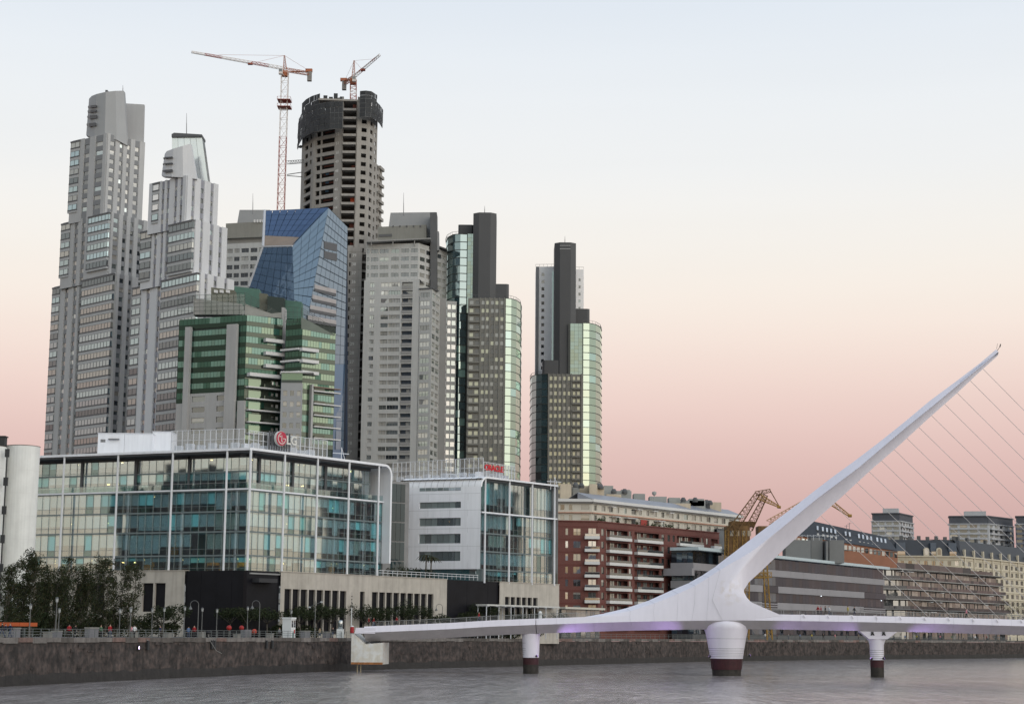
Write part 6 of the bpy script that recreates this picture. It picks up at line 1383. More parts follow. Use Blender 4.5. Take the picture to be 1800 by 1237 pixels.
# roof plant: many cream and grey boxes
tank = mat('roof_box_cream', (.50, .43, .33), .8, var=.08, streak=.1); tank2 = mat('roof_box_grey', (.30, .31, .30), .8, var=.1)
RB = [(985, 1004, 850, 876, 430, tank), (1007, 1019, 853, 873, 434, tank2), (1005, 1039, 853, 872, 437, tank), (1036, 1050, 850, 872, 432, tank), (1048, 1062, 855, 874, 436, tank), (1062, 1078, 853, 878, 447, tank2), (1078, 1110, 862, 884, 446, tank2), (1066, 1092, 868, 884, 440, tank), (1092, 1108, 860, 880, 452, tank2), (1114, 1134, 867, 884, 455, tank2), (1142, 1172, 872, 893, 458, tank2), (1176, 1196, 874, 890, 462, tank2), (1198, 1240, 879, 903, 466, tank2), (1212, 1238, 876, 884, 466, tank2), (1246, 1268, 882, 905, 472, tank), (1240, 1248, 880, 900, 470, dks), (1180, 1214, 884, 900, 459, tank)]
for i, (x0, x1, y0, y1, Y, m) in enumerate(RB): slab_px('roof_box', [(x0, y0), (x1, y0 + .5), (x1, y1 + 5), (x0, y1 + 5)], Y, 5, m, BB)
for x, y, Y in ((1012, 850, 432), (1022, 851, 434), (1052, 851, 436), (1056, 853, 436), (1079, 861, 444), (1098, 861, 446), (1201, 876, 460), (1222, 876, 464), (1242, 880, 468), (1248, 881, 468)):
    p = P(x, y, Y); b = MB(); b.lathe((p.x, p.y, p.z - .9), [(.7, 0), (.75, .6), (.4, 1.2)], 10); build(b, 'water_tank', dks, BB)
p = P(1150, 868, 452); b = MB(); b.lathe((p.x, p.y, p.z), [(.1, -2), (.1, -.4), (.55, -.1), (.6, .5), (.2, .7)], 10); build(b, 'roof_vent', tank2, BB)
GW = thing('grey_party_block', 'plain grey wall block right of the brick apartments', 'building', (*G(1270, 470, 950), ZQ)); slab_px('wall', [(1261, 929), (1281, 931), (1281, 1060), (1261, 1060)], 466, 8, mat('grey_render_dark', (.19, .195, .20), .8, var=.06), GW); slab_px('capping', [(1260.5, 928), (1281.5, 930), (1281.5, 931.5), (1260.5, 929.5)], 465.8, 8.4, mullm_t, GW)

# ================================================================== LOW BANDED OFFICE BEHIND THE MAST
mbg = glass('banded_glass', (.014, .017, .022), .06, tint=(.75, .85, 1), tilt=.03, wav=.03, var=.4); mbr = glass('banded_glass_brown', (.026, .026, .030), .05, tint=(.8, .85, .95), tilt=.03, wav=.03, var=.3); mbl = glass('banded_glass_blue', (.03, .05, .07), .14, tint=(.85, .95, 1), tilt=.03, var=.3)
lav = mat('lavender_panel', (.25, .245, .26), .6, var=.06, scale=.2); cyl = mat('roof_edge_cyan', (.42, .50, .53), .4, var=.04)
LO = thing('banded_office', 'low office with long horizontal grey bands and dark glass behind the mast', 'office building', (*G(1400, 500, 1060), ZQ))
kL, kM, kR = G(1218, 439, 1020), G(1364, 484, 1020), G(1553, 556, 1020); zlo = Zp(1364, 981, 484); k1, k2 = F(kL, kM), F(kM, kR); nf = 5; fl = (zlo - ZQ) / nf; win = Win(LO, 'glass_pane', 300); rk = random.Random(4)
for Fq, tints in ((k1, [(mbl, 4), (mbg, 2)]), (k2, [(mbg, 4), (mbr, 4)])):
    n = int(Fq.L / 2.3)
    for r in range(nf):
        z0 = ZQ + r * fl; h = fl * (.62 if r < nf - 1 else .8)
        for k in range(n): win.add(Fq, Fq.L * k / n + .03, Fq.L * (k + 1) / n - .03, z0 + fl * .30, z0 + fl * .30 + h * .88, -.1, pick(tints))
        m_ = n // 4
        for k in range(m_):
            if r == 0: continue
            piece('band_panel', lav if (k / m_ < .75 or r == nf - 1) else mbg, LO, Fq, Fq.L * k / m_ + .03, Fq.L * (k + 1) / m_ - .03, z0 - fl * .14, z0 + fl * .27, -.2, .35 + .3 * (r % 2))
        if r in (1, 2, 3):
            for q in range(3): piece('louvre', lav, LO, Fq, Fq.L * .74, Fq.L - .1, z0 - fl * .14 + q * fl * .14, z0 - fl * .08 + q * fl * .14, .0, .5)
    piece('roof_edge', cyl, LO, Fq, -.6 if Fq is k1 else 0, Fq.L + .8, zlo - .1, zlo + .7, -6 if Fq is k1 else -10, 1.9); piece('core', dks, LO, Fq, .15 if Fq is k1 else 0, Fq.L, ZQ, zlo, -6, -.3)
win.flush()
ke = F((k1.pt(0, 0, -6).x, k1.pt(0, 0, -6).y), kL)          # glazed end towards the brick block
for r in range(nf):
    z0 = ZQ + r * fl
    for k in range(4): piece('glass_pane', pick([(mbl, 4), (mbg, 2)]), LO, ke, ke.L * k / 4 + .03, ke.L * (k + 1) / 4 - .03, z0 + fl * .30, z0 + fl * .86, -.1, -.02)
    if r: piece('band_panel', lav, LO, ke, 0, ke.L + .3, z0 - fl * .14, z0 + fl * .27, -.1, .35)
piece('corner_deck', lav, LO, ke, -1.5, ke.L + .4, zlo - 6.4, zlo - 4.6, -.1, 1.4)
for k, (x0, x1, y0, y1, Y) in enumerate(((1381, 1425, 948, 984, 508), (1426, 1446, 944, 986, 514), (1452, 1456, 950, 986, 512), (1458, 1484, 948, 989, 516))): slab_px('plant_box', [(x0, y0), (x1, y0 + 1), (x1, y1), (x0, y1)], Y, 6, mat('plant_box_grey', (.17, .175, .175), .7, var=.06), LO)
slab_px('plant_recess', [(1446, 950), (1458, 950), (1458, 988), (1446, 988)], 518, 3, dks, LO)
for k in range(8):
    x = 1400 + k * 10; b = MB(); p = P(x, 949, 509 + k * .8); b.tube(p, p + Vector((0, 0, 1.6)), .06); b.tube(p + Vector((-.8, 0, 1.2)), p + Vector((.9, 0, 1.4)), .06); build(b, 'duct_frame', colm, LO)
for x, y in ((1443, 1047), (1450, 1046), (1540, 1049), (1549, 1055)):
    u, z = k2.uz(x, y); piece('ceiling_light', emit('cool_lamp', (.85, .95, 1), 3.5), LO, k2, u - .15, u + .45, z - .05, z + .07, .02, .07)

# ================================================================== TERRACED FLATS WITH GLASS BALCONIES
pinkp = glass('pink_parapet_glass', (.075, .062, .064), .05, tint=(.9, .85, .9), tilt=.03, var=.25); dkp = glass('dark_parapet_glass', (.016, .016, .02), .05, tint=(.85, .9, 1), tilt=.03, var=.4); slabc = mat('terrace_slab_cream', (.27, .262, .25), .75, var=.06)
TF = thing('terraced_flats', 'stepped apartment block with long cream slabs and pink glass balconies', 'building', (*G(1580, 576, 1060), ZQ)); win = Win(TF, 'window', 300)
zT = Zp(1577, 1000, 576); nfl = 7; ft = (zT - ZQ) / nfl
for r in range(nfl):
    xl = [1553, 1553, 1553, 1553, 1560, 1578, 1590][r]; xc = [1600, 1600, 1600, 1600, 1594, 1584, 1577][r] if r < 6 else 1577; xr = [1776, 1776, 1776, 1772, 1768, 1764, 1760][r]
    xl = [1550, 1550, 1550, 1548, 1538, 1530, 1520][r]
    A_, B_, C_ = G(xl, 572, 1040), G(xc, 576, 1040), G(xr, 650, 1040); s1_, s2_ = F(A_, B_), F(B_, C_); z0 = ZQ + r * ft
    for Fq in (s1_, s2_):
        n = max(2, int(Fq.L / 2.6))
        for k in range(n):
            win.add(Fq, Fq.L * k / n + .05, Fq.L * (k + 1) / n - (.05 if rk.random() < .6 else .8), z0 + .35, z0 + ft - .35, -1.6, pick([(wdk, 7), (wmd, 3), (wbl, 1)]))
            if r < 6 and Fq is s2_: piece('parapet_pane', pick([(pinkp, 4), (dkp, 2)]) if r > 3 else pick([(dkp, 7), (pinkp, 1)]), TF, Fq, Fq.L * k / n + .04, Fq.L * (k + 1) / n - .04, z0 + ft + .28, z0 + ft + 1.25, -.06, .0)
            elif r < 6: piece('parapet_pane', dkp, TF, Fq, Fq.L * k / n + .04, Fq.L * (k + 1) / n - .04, z0 + ft + .28, z0 + ft + 1.2, -.06, .0)
            if Fq is s2_ and rk.random() < .13: piece('awning', awn, TF, Fq, Fq.L * k / n, Fq.L * (k + .8) / n, z0 + ft - .6, z0 + ft - .45, -1.2, .5)
        piece('balcony_slab', slabc if r > 2 else mullm_t, TF, Fq, 0, Fq.L + (.0 if Fq is s1_ else .3), z0 + ft - .05, z0 + ft + .26, -4, .25); piece('rear_wall', dks, TF, Fq, 0, Fq.L, z0, z0 + ft - .06, -4, -1.75)
win.flush()
roofp = [G(1520, 572, 1000), G(1577, 576, 1000), G(1770, 650, 1000), G(1700, 660, 1000), G(1530, 592, 1000)]
b = MB(); b.prism(roofp, zT + .2, zT + .4); build(b, 'roof', slabc, TF)
Fp = F(G(1577, 580, 1000), G(1745, 640, 1000)); n = 12
for k in range(n): piece('roof_parapet', pick([(pinkp, 4), (dkp, 2)]), TF, Fp, Fp.L * k / n + .05, Fp.L * (k + 1) / n - .05, zT + .4, zT + (2.4 if k < 9 else 1.6), -.08, 0)

# ================================================================== DARK SLATE ROOF WITH SKYLIGHTS
slate = mat('slate_roof', (.02, .022, .027), .6, var=.15, scale=.4); orw = mat('orange_render', (.26, .12, .075), .8, var=.08); skl = glass('skylight_glass', (.4, .4, .4), .35, tilt=.02)
SR = thing('slate_house', 'long dark slate roof with rows of small skylights over orange walls', 'building', (*G(1500, 640, 1000), ZQ))
ra, rb_, ea, eb = P(1385, 906, 640), P(1560, 944, 660), P(1385, 938, 625), P(1578, 968, 645)
b = MB(); b.poly([ea, eb, rb_, ra]); b.poly([ra, rb_, rb_ + Vector((0, 18, -8)), ra + Vector((0, 18, -8))]); b.poly([eb, rb_ + Vector((0, 18, -8)), rb_]); build(b, 'roof', slate, SR)
b = MB(); b.poly([(ea.x, ea.y + .5, ZQ), (eb.x, eb.y + .5, ZQ), (eb.x, eb.y + .5, eb.z), (ea.x, ea.y + .5, ea.z)]); b.poly([(eb.x, eb.y + .5, ZQ), (eb.x, eb.y + 30, ZQ), (eb.x, eb.y + 30, eb.z), (eb.x, eb.y + .5, eb.z)]); build(b, 'wall', orw, SR)
Fe = F((ea.x, ea.y + .5), (eb.x, eb.y + .5)); wv = Win(SR, 'window')
for k in range(26):
    u = Fe.L * (k + .2) / 26; wv.add(Fe, u, u + 1.2, eb.z - 2.6 + (ea.z - eb.z) * (1 - k / 26), eb.z - .9 + (ea.z - eb.z) * (1 - k / 26), .06, pick([(wdk, 2), (wlt, 2), (wmd, 1)]))
wv.flush()
piece('gutter', mullm_t, SR, Fe, 0, Fe.L, eb.z - .3, eb.z - .1, 0, .3)
nr = (eb - ea).cross(ra - ea).normalized(); nr = nr if nr.y < 0 else -nr
for row, (v, us_) in enumerate(((.62, [.28, .33, .37, .41, .45, .55, .59, .68, .72, .76, .80, .86, .90, .94]),)):
    for u in us_:
        c = (ea * (1 - u) + eb * u) * (1 - v) + (ra * (1 - u) + rb_ * u) * v; dv = (ra - ea) * .11; du = (eb - ea).normalized() * .38; b = MB()
        ps = [c - du - dv + nr * .15, c + du - dv + nr * .15, c + du + dv + nr * .15, c - du + dv + nr * .15]; b.poly(ps); bk = [p - nr * .3 for p in ps]
        for k in range(4): b.poly([ps[k], bk[k], bk[(k + 1) % 4], ps[(k + 1) % 4]])
        build(b, 'skylight', skl, SR)
        q = c - (ra - ea) * .36 + nr * .2; b = MB(); b.box(q.x - .35, q.x + .35, q.y - .3, q.y + .3, q.z - .35, q.z + .35); build(b, 'roof_light', gslab, SR)
for x, y in ((1488, 922), (1493, 918), (1458, 921)): 
    p = P(x, y + 12, 648); q = P(x, y, 648); b = MB(); b.tube(p, q, .09); b.tube(q + Vector((-.8, 0, -.5)), q + Vector((.8, 0, -.3)), .06); build(b, 'aerial', antm, SR)

# ================================================================== CREAM MANSARD HOUSE
mans = mat('mansard_slate', (.026, .031, .04), .55, var=.15, scale=.5); creamw = mat('mansard_cream', (.52, .47, .37), .8, var=.06, streak=.08)
MH = thing('mansard_house', 'long cream house with dark mansard roof, dormers and chimneys at right', 'building', (*G(1690, 690, 1000), ZQ)); nL, nC, nR = G(1566, 690, 1000), G(1690, 690, 1000), G(1880, 790, 1000); j1, j2 = F(nL, nC), F(nC, nR); zcn = Zp(1690, 979, 690); win = Win(MH, 'window', 300); b = MB(); fmn = 13.2 / FPX * 690
c1 = [(j1.L * (k + .25) / 9, j1.L * (k + .7) / 9) for k in range(9)]; n2 = 22; c2 = [(j2.L * (k + .2) / n2, j2.L * (k + .75) / n2) for k in range(n2)]
facade(b, win, j1, ZQ, zcn, fmn, c1, [(wdk, 3), (wmd, 3), (wlt, 1), (wbl, 2)], .2, .78, .35, top=.9, mull=2); facade(b, win, j2, ZQ, zcn, fmn, c2, [(wdk, 4), (wmd, 3), (wbl, 2)], .2, .78, .4, top=.9, mull=2); block(b, nL, nC, nR, ZQ, zcn); build(b, 'wall', creamw, MH); win.flush(mullm_t)
for Fq in (j1, j2):
    piece('cornice', creamw, MH, Fq, -.3, Fq.L + .3, zcn, zcn + .5, -1, .6); b = MB(); zrf = zcn + 6.8
    b.poly([Fq.pt(0, zcn + .5, .1), Fq.pt(Fq.L, zcn + .5, .1), Fq.pt(Fq.L, zrf, -2.6), Fq.pt(0, zrf, -2.6)]); b.poly([Fq.pt(0, zrf, -2.6), Fq.pt(Fq.L, zrf, -2.6), Fq.pt(Fq.L, zrf + .6, -14), Fq.pt(0, zrf + .6, -14)]); build(b, 'mansard_roof', mans, MH)
    z = zcn - .9
    while z - fmn > ZQ: piece('string_course', creamw, MH, Fq, 0, Fq.L, z - .12, z + .12, 0, .25); z -= fmn
for x in (1569, 1628, 1650.5):
    u = j1.u(x, 968); b = MB(); w = 1.1
    pr = [(u - w, zcn + .5), (u + w, zcn + .5), (u + w, zcn + 2.6)] + [(u + w * math.cos(a), zcn + 2.6 + w * math.sin(a)) for a in [math.pi * k / 6 for k in range(1, 6)]] + [(u - w, zcn + 2.6)]
    f_ = [j1.pt(p[0], p[1], .35) for p in pr]; k_2 = [j1.pt(p[0], p[1], -2) for p in pr]; b.poly(f_)
    for i in range(len(f_)): b.poly([f_[i], k_2[i], k_2[(i + 1) % len(f_)], f_[(i + 1) % len(f_)]])
    d = build(b, 'dormer', creamw, MH); b = MB(); pr = [(u - .65, zcn + .8), (u + .65, zcn + .8), (u + .65, zcn + 2.6)] + [(u + .65 * math.cos(a), zcn + 2.6 + .65 * math.sin(a)) for a in [math.pi * k / 6 for k in range(1, 6)]] + [(u - .65, zcn + 2.6)]; b.poly([j1.pt(p[0], p[1], .38) for p in pr]); build(b, 'dormer_window', wdk, d)
for x0, x1 in ((1576, 1592), (1636, 1646), (1668, 1682)): piece('bay_roof', mat('mansard_slate_blue', (.075, .095, .125), .5, var=.1), MH, j1, j1.u(x0, 968), j1.u(x1, 968), zcn + 2.3, zcn + 5.6, -2.2, -.2); piece('attic_window', wmd, MH, j1, j1.u(x0 + 1, 968), j1.u(x1 - 1, 968), zcn + .6, zcn + 2.2, -.6, .16)
for k in range(13):
    u = j2.L * (k + .3) / 13; piece('pier_cap', creamw, MH, j2, u, u + .9, zcn - 6, zcn + 3.2, -.4, .45); piece('chimney', dks, MH, j2, u + 2, u + 3.6, zrf, zrf + 1.6, -4, -3); 
for k in range(8): u = j1.L * (k + .3) / 8; piece('chimney', dks, MH, j1, u, u + 1.3, zrf, zrf + 1.3 + .3 * (k % 2), -4, -3)

# ================================================================== FAR TOWER BLOCKS
farw = mat('far_block_white', (.40, .41, .43), .8, var=.06); fard = mat('far_block_dark', (.07, .075, .09), .7)
def far_block(label, x0, xc, x1, y0, y1, m, wn, seed):
    t = thing('far_apartment_block', label, 'tower', (*G(xc, 1050, 950), ZQ), 'far apartment towers'); L_, C_, R_2 = G(x0, 1055, 930), G(xc, 1050, 930), G(x1, 1075, 930); a, c = F(L_, C_), F(C_, R_2); z1 = Zp(xc, y0 + 8, 1050); win = Win(t, 'window', 120); b = MB(); fh = 8.6 / FPX * 1050
    facade(b, win, a, ZQ, z1, fh, [(a.L * (k + .12) / 4, a.L * (k + .85) / 4) for k in range(4)], wn, .34, .9, .5); facade(b, win, c, ZQ, z1, fh, [(c.L * (k + .2) / 5, c.L * (k + .8) / 5) for k in range(5)], wn, .34, .9, .5); block(b, L_, C_, R_2, ZQ, z1); build(b, 'wall', m, t); win.flush()
    for Fq in (a, c):
        piece('top_storey', fard, t, Fq, .5, Fq.L - .3, z1 + .5, z1 + 4.5, -12, -.3); piece('roof_slab', farw, t, Fq, -.4, Fq.L + .4, z1, z1 + .5, -10, .6); piece('parapet', fard, t, Fq, 0, Fq.L, z1 + 4.5, z1 + 5.2, -12, .2)
        z = z1 - fh
        while z > z1 - 8 * fh: piece('balcony', m, t, Fq, Fq.L * .05, Fq.L * .9, z - .2, z + .8, 0, 1.1); z -= fh
    piece('lift_room', farw, t, a, a.L * .4, a.L * .95, z1 + 5.2, z1 + 8, -8, -2)
far_block('pale far tower block standing left of the wider one, above the mansard roof', 1532, 1582, 1606, 908, 947, farw, [(wmd, 3), (wdk, 3), (mbb, 2)], 1)
far_block('wide far tower block with dark top storey above the mansard roof', 1668, 1738, 1782, 913, 960, farw, [(wmd, 2), (wdk, 3), (mbb, 2)], 2)
far_block('dark far tower block cut by the right picture edge', 1785, 1840, 1880, 913, 960, mat('far_block_slate', (.15, .16, .19), .8), [(wdk, 3), (wmd, 2)], 3)

# ================================================================== YELLOW HARBOUR CRANES
yel = mat('crane_yellow', (.30, .175, .035), .7, var=.3, scale=.8, streak=.25); yeb = mat('crane_rust_brown', (.15, .085, .035), .85, var=.4, scale=1.0, streak=.3)
HC = thing('harbour_crane', 'old yellow harbour crane with a bent lattice head beside the brick block', 'crane', (*G(1322, 449, 1080), ZQ), 'old yellow harbour cranes')
YC = 449
for x in (1311, 1352):
    for dy in (0, 7): b = MB(); b.lattice(Vector((*G(x, YC + dy, 1050), ZQ)), P(x - (x - 1322) * .25, 985, YC + dy), 1.3, 1.0, 9, .11); build(b, 'leg', yel, HC)
b = MB(); p, q = P(1306, 1010, YC), P(1356, 1010, YC); b.lattice(p, q, 1.2, 1.2, 7, .11); b.lattice(p + Vector((0, 7, 0)), q + Vector((0, 7, 0)), 1.2, 1.2, 7, .11); build(b, 'portal_beam', yel, HC)
b = MB(); p, q = P(1306, 1074, YC), P(1356, 1074, YC); b.lattice(p, q, .9, .9, 7, .09); build(b, 'sill_beam', yel, HC)
p0, p1 = P(1300, 990, YC + 3), P(1352, 975, YC + 3); b = MB(); b.box(p0.x, p1.x, p0.y - 3, p0.y + 4, p0.z, p1.z); build(b, 'turntable', yeb, HC)
b = MB(); pa, pb_ = P(1276, 975, YC + 2), P(1326, 925, YC + 2); b.box(pa.x, pb_.x - 1.5, pa.y - 2.5, pa.y + 3.5, pa.z, pb_.z); b.box(pa.x + 1, pb_.x, pa.y - 1.5, pa.y + 2.5, pb_.z, pb_.z + 1.2); hs_ = build(b, 'machine_house', yeb, HC)
for k in range(4): b = MB(); x = pa.x + .8 + k * 1.5; b.box(x, x + .9, pa.y - 2.56, pa.y - 2.48, pb_.z - 2.6, pb_.z - 1.2); build(b, 'house_window', wdk, hs_)
for k in range(3): b = MB(); b.lattice(P(1276 + 16 * k, 1000, YC - .5), P(1278 + 15 * k, 932, YC - .5), .9, .9, 8, .07); build(b, 'lattice_post', yel, HC)
b = MB(); b.lattice(P(1284, 938, YC), P(1331, 868, YC), 2.4, 1.2, 11, .12); build(b, 'jib', yeb, HC)
b = MB(); b.lattice(P(1316, 930, YC + 1), P(1346, 870, YC + 1), 1.9, 1.0, 9, .11); build(b, 'back_stay', yeb, HC)
b = MB(); b.lattice(P(1328, 867, YC), P(1354, 862, YC), 1.0, .8, 4, .1); b.tube(P(1354, 862, YC), P(1370, 890, YC), .12); b.tube(P(1340, 864, YC), P(1326, 884, YC), .1); build(b, 'top_link', yeb, HC)
b = MB(); b.lattice(P(1333, 872, YC), P(1369, 890, YC), 1.4, .4, 8, .1); t_ = P(1369, 890.5, YC); b.tube(t_ + Vector((-.4, 0, 0)), t_ + Vector((.5, 0, -.1)), .35, n=8); build(b, 'jib_head', yel, HC)
HD = thing('harbour_crane', 'second yellow harbour crane, its long jib passing behind the white mast', 'crane', (*G(1350, 505, 1080), ZQ), 'old yellow harbour cranes'); Y2 = 505
for x in (1338, 1364): b = MB(); b.lattice(Vector((*G(x, Y2, 1050), ZQ)), P(x, 960, Y2), 1.5, 1.2, 12, .12); build(b, 'leg', yel, HD)
b = MB(); p, q = P(1332, 965, Y2), P(1368, 925, Y2); b.box(p.x, q.x, p.y - 2, p.y + 4, p.z, q.z); build(b, 'machine_house', yeb, HD)
b = MB(); b.lattice(P(1350, 918, Y2), P(1440, 868, Y2), 1.4, 1.2, 14, .11); build(b, 'jib', yel, HD)
b = MB(); b.lattice(P(1440, 868, Y2), P(1493, 906, Y2), 1.8, .5, 9, .1); t_ = P(1494, 906, Y2); b.tube(t_ + Vector((-.5, 0, 0)), t_ + Vector((.5, 0, 0)), .45, n=8); build(b, 'jib_head', yel, HD)
# ================================================================== TREES AND SHRUBS
bark = mat('bark', (.085, .075, .062), .9, var=.3, scale=2)
leafs = [mat('leaf_dark', (.018, .027, .010), .75, var=.45, scale=1.3, spec=.2), mat('leaf_olive', (.028, .034, .013), .75, var=.45, scale=1.3, spec=.2), mat('leaf_dry', (.045, .038, .015), .75, var=.45, scale=1.3, spec=.2)]
def leaf_cloud(b, c, rx, rz, n, s, rn, mis=(0,)):
    for _ in range(n):
        while True:
            d = Vector((rn.uniform(-1, 1), rn.uniform(-1, 1), rn.uniform(-1, 1)))
            if d.length <= 1: break
        d = d.normalized() * (d.length ** .6); p = c + Vector((d.x * rx, d.y * rx, d.z * rz)); a = Vector((rn.gauss(0, 1), rn.gauss(0, 1), rn.gauss(0, 1))).normalized(); e = a.orthogonal().normalized() * s * rn.uniform(.5, 1.1); f = a.cross(e).normalized() * s * rn.uniform(.35, .7)
        b.poly([p - e, p + f * .8, p + e, p - f], rn.choice(mis))
def make_tree(label, h, kind, seed, loc, group):
    rn = random.Random(seed); t = thing('tree', label, 'tree', loc, group); o = Vector(loc); tr = MB(); cr = MB()
    if kind == 'tall':
        stems = rn.choice([2, 2, 3]); 
        for q in range(stems):
            top = o + Vector((rn.uniform(-1.3, 1.3), rn.uniform(-1.0, 1.0), h * rn.uniform(.62, .95))); base = o + Vector((rn.uniform(-.25, .25), rn.uniform(-.25, .25), -.2)); k = 7; prev = base
            for i in range(1, k + 1):
                nx = base.lerp(top, i / k) + Vector((rn.uniform(-.12, .12), rn.uniform(-.12, .12), 0)); tr.tube(prev, nx, .13 * (1 - .85 * (i - 1) / k), .13 * (1 - .85 * i / k), 6, 0, False)
                if i >= 1:
                    for _ in range(4):
                        a = rn.uniform(0, 6.28); L_ = rn.uniform(.7, 2.3) * (1.15 - .5 * i / k); e = nx + Vector((math.cos(a) * L_ * .75, math.sin(a) * L_ * .75, L_ * .8)); tr.tube(nx, e, .035, .012, 4, 0, False); leaf_cloud(cr, nx.lerp(e, rn.uniform(.6, 1)), rn.uniform(.45, .9), rn.uniform(.35, .85), 60, .15, rn, (0, 0, 0, 1, 1, 2))
                prev = nx
            leaf_cloud(cr, top, .40, .9, 60, .14, rn, (0, 1))
    else:
        hb = h * .42; top = o + Vector((rn.uniform(-.2, .2), 0, hb)); tr.tube(o - Vector((0, 0, .2)), top, .14, .10, 7)
        for i in range(6):
            a = i * 1.05 + rn.uniform(-.3, .3); r = h * rn.uniform(.22, .42); e = o + Vector((math.cos(a) * r, math.sin(a) * r, h * rn.uniform(.62, .86))); tr.tube(top, e, .07, .03, 5); 
            for _ in range(3): leaf_cloud(cr, e + Vector((rn.gauss(0, .35), rn.gauss(0, .35), rn.gauss(0, .25))), h * .17, h * .13, 75, .17, rn, (0, 0, 0, 1))
        leaf_cloud(cr, o + Vector((0, 0, h * .8)), h * .26, h * .16, 160, .17, rn, (0, 0, 1))
    a = build(tr, 'trunk', bark, t, smooth=True); c = build(cr, 'crown', leafs, t); kids(t, a, c); return t
rs = random.Random(77)
tall = [(8, 958, 16, 'at the left picture edge before the silo'), (30, 972, 22, 'standing in front of the whitewashed silo'), (52, 960, 19, 'where the silo meets the glass office'), (76, 985, 27, 'with bare lower stems before the office'), (97, 990, 17, 'behind the tallest grey lamp post'), (118, 982, 24, 'left of the middle of the row by the office'), (140, 990, 20, 'in the middle of the dense part of the row'), (161, 986, 29, 'before the lit ground floor of the office'), (182, 975, 21, 'left of the two densest trees'), (203, 972, 25, 'second from the right end of the row'), (226, 968, 22, 'last at the right end of the tall row'), (20, 1000, 34, 'short one behind the leftmost two'), (66, 1010, 35, 'short one behind the silo corner')]
for i, (x, y, off, where) in enumerate(tall):
    p, _ = quay_at(x, off); h = Zp(x, y, p.y) - ZQ
    make_tree('slender dark tree %s' % where, h, 'tall', 100 + i, (p.x, p.y, ZQ), 'slender trees before the glass office')
small = [(284, 1066, 22, 'beside the pale podium corner'), (308, 1062, 24, 'against the left podium edge'), (402, 1064, 26, 'under the dark canopy, behind the red lifebuoys'), (436, 1066, 24, 'before the black glazing'), (470, 1064, 25, 'left of the white kiosk'), (528, 1062, 28, 'right behind the white kiosk'), (556, 1060, 24, 'between the kiosk and the glass lantern'), (582, 1062, 26, 'left behind the glass lantern'), (640, 1064, 28, 'behind the bridge landing'), (668, 1066, 30, 'before the second run of window slots'), (706, 1058, 27, 'in the middle of the second run of slots'), (738, 1062, 29, 'right end of the second run of slots'), (772, 1076, 30, 'below the hooked lamp at the podium corner'), (826, 1072, 30, 'before the second black field'), (850, 1062, 28, 'left end of the white pergola'), (905, 1072, 32, 'under the white pergola'), (938, 1070, 30, 'in the middle of the pergola'), (975, 1068, 31, 'right end of the pergola')]
for i, (x, y, off, where) in enumerate(small):
    p, _ = quay_at(x, off); h = max(3.2, Zp(x, y, p.y) - ZQ); make_tree('low dark round tree %s' % where, h, 'round', 300 + i, (p.x, p.y, ZQ), 'low trees along the promenade')
for x, y, off, lab, sc in ((1018, 1034, 30, 'dark bushy tree before the brick apartments', 1), (1788, 1052, 22, 'brownish bushy tree at the right picture edge behind the bridge', 1), (1040, 1062, 26, 'small dark tree right of the pergola below the brick balconies', 1)):
    p, _ = quay_at(x, off); h = Zp(x, y, p.y) - ZQ; make_tree(lab, h, 'round', int(x), (p.x, p.y, ZQ), None)
def shrub(name, label, cat, p, rx, rz, n, s, seed, group):
    rn = random.Random(seed); b = MB(); 
    for _ in range(5): leaf_cloud(b, Vector(p) + Vector((rn.uniform(-rx, rx) * .6, rn.uniform(-.4, .4), rz * rn.uniform(.4, .9))), rx * .55, rz * .6, n // 5, s, rn, (0, 0, 1))
    return tag(build(b, name, leafs, None, p), label, cat, group)
hedges = [(12, 24, 2.8, 2.2, 'at the left picture edge behind the orange board'), (36, 26, 2.8, 2.4, 'at the foot of the whitewashed silo'), (60, 27, 2.8, 2.4, 'behind the right end of the orange board'), (85, 28, 2.8, 2.3, 'behind the tallest lantern post'), (135, 29, 3.0, 2.3, 'under the middle of the tall trees'), (183, 28, 3.0, 2.4, 'between the tall trees before the lit office floor'), (232, 27, 3.0, 2.4, 'right of the last tall tree'), (110, 29, 3.2, 2.4, 'under the tall trees left of centre'), (160, 29, 3.2, 2.4, 'under the tall trees right of centre'), (205, 27, 2.8, 2.4, 'under the right end of the tall trees'), (262, 26, 3.0, 2.1, 'below the pale podium windows'), (300, 25, 2.4, 1.7, 'below the podium corner'), (540, 25, 2.6, 1.5, 'right of the white kiosk'), (500, 27, 2.6, 1.6, 'behind the white kiosk'), (890, 36, 3.2, 1.7, 'under the left part of the pergola'), (935, 36, 3.0, 1.7, 'under the middle of the pergola'), (990, 34, 3.6, 1.9, 'below the limestone corner'), (1030, 32, 3.4, 1.8, 'before the brick base')]
for i, (x, off, rx, rz, where) in enumerate(hedges):
    p, _ = quay_at(x, off); shrub('hedge', 'dark clipped hedge clump %s' % where, 'hedge', (p.x, p.y, ZQ), rx, rz, 1100, .22, 500 + i, 'hedge clumps on the promenade')
for i, (x, off, lab) in enumerate(((706, 3, 'left end of the podium terrace planting'), (722, 2.4, 'left middle of the podium terrace planting'), (739, 3, 'middle of the podium terrace planting'), (756, 2.6, 'right middle of the podium terrace planting'), (775, 2.6, 'foot of the two palms'))):
    u = FP.u(x, 1010); p = FP.pt(u, ZP + .4, -off); shrub('terrace_shrub', 'leafy shrub at the %s' % lab, 'shrub', p, 1.3, 1.5, 260, .17, 600 + i, 'shrubs on the podium terrace')
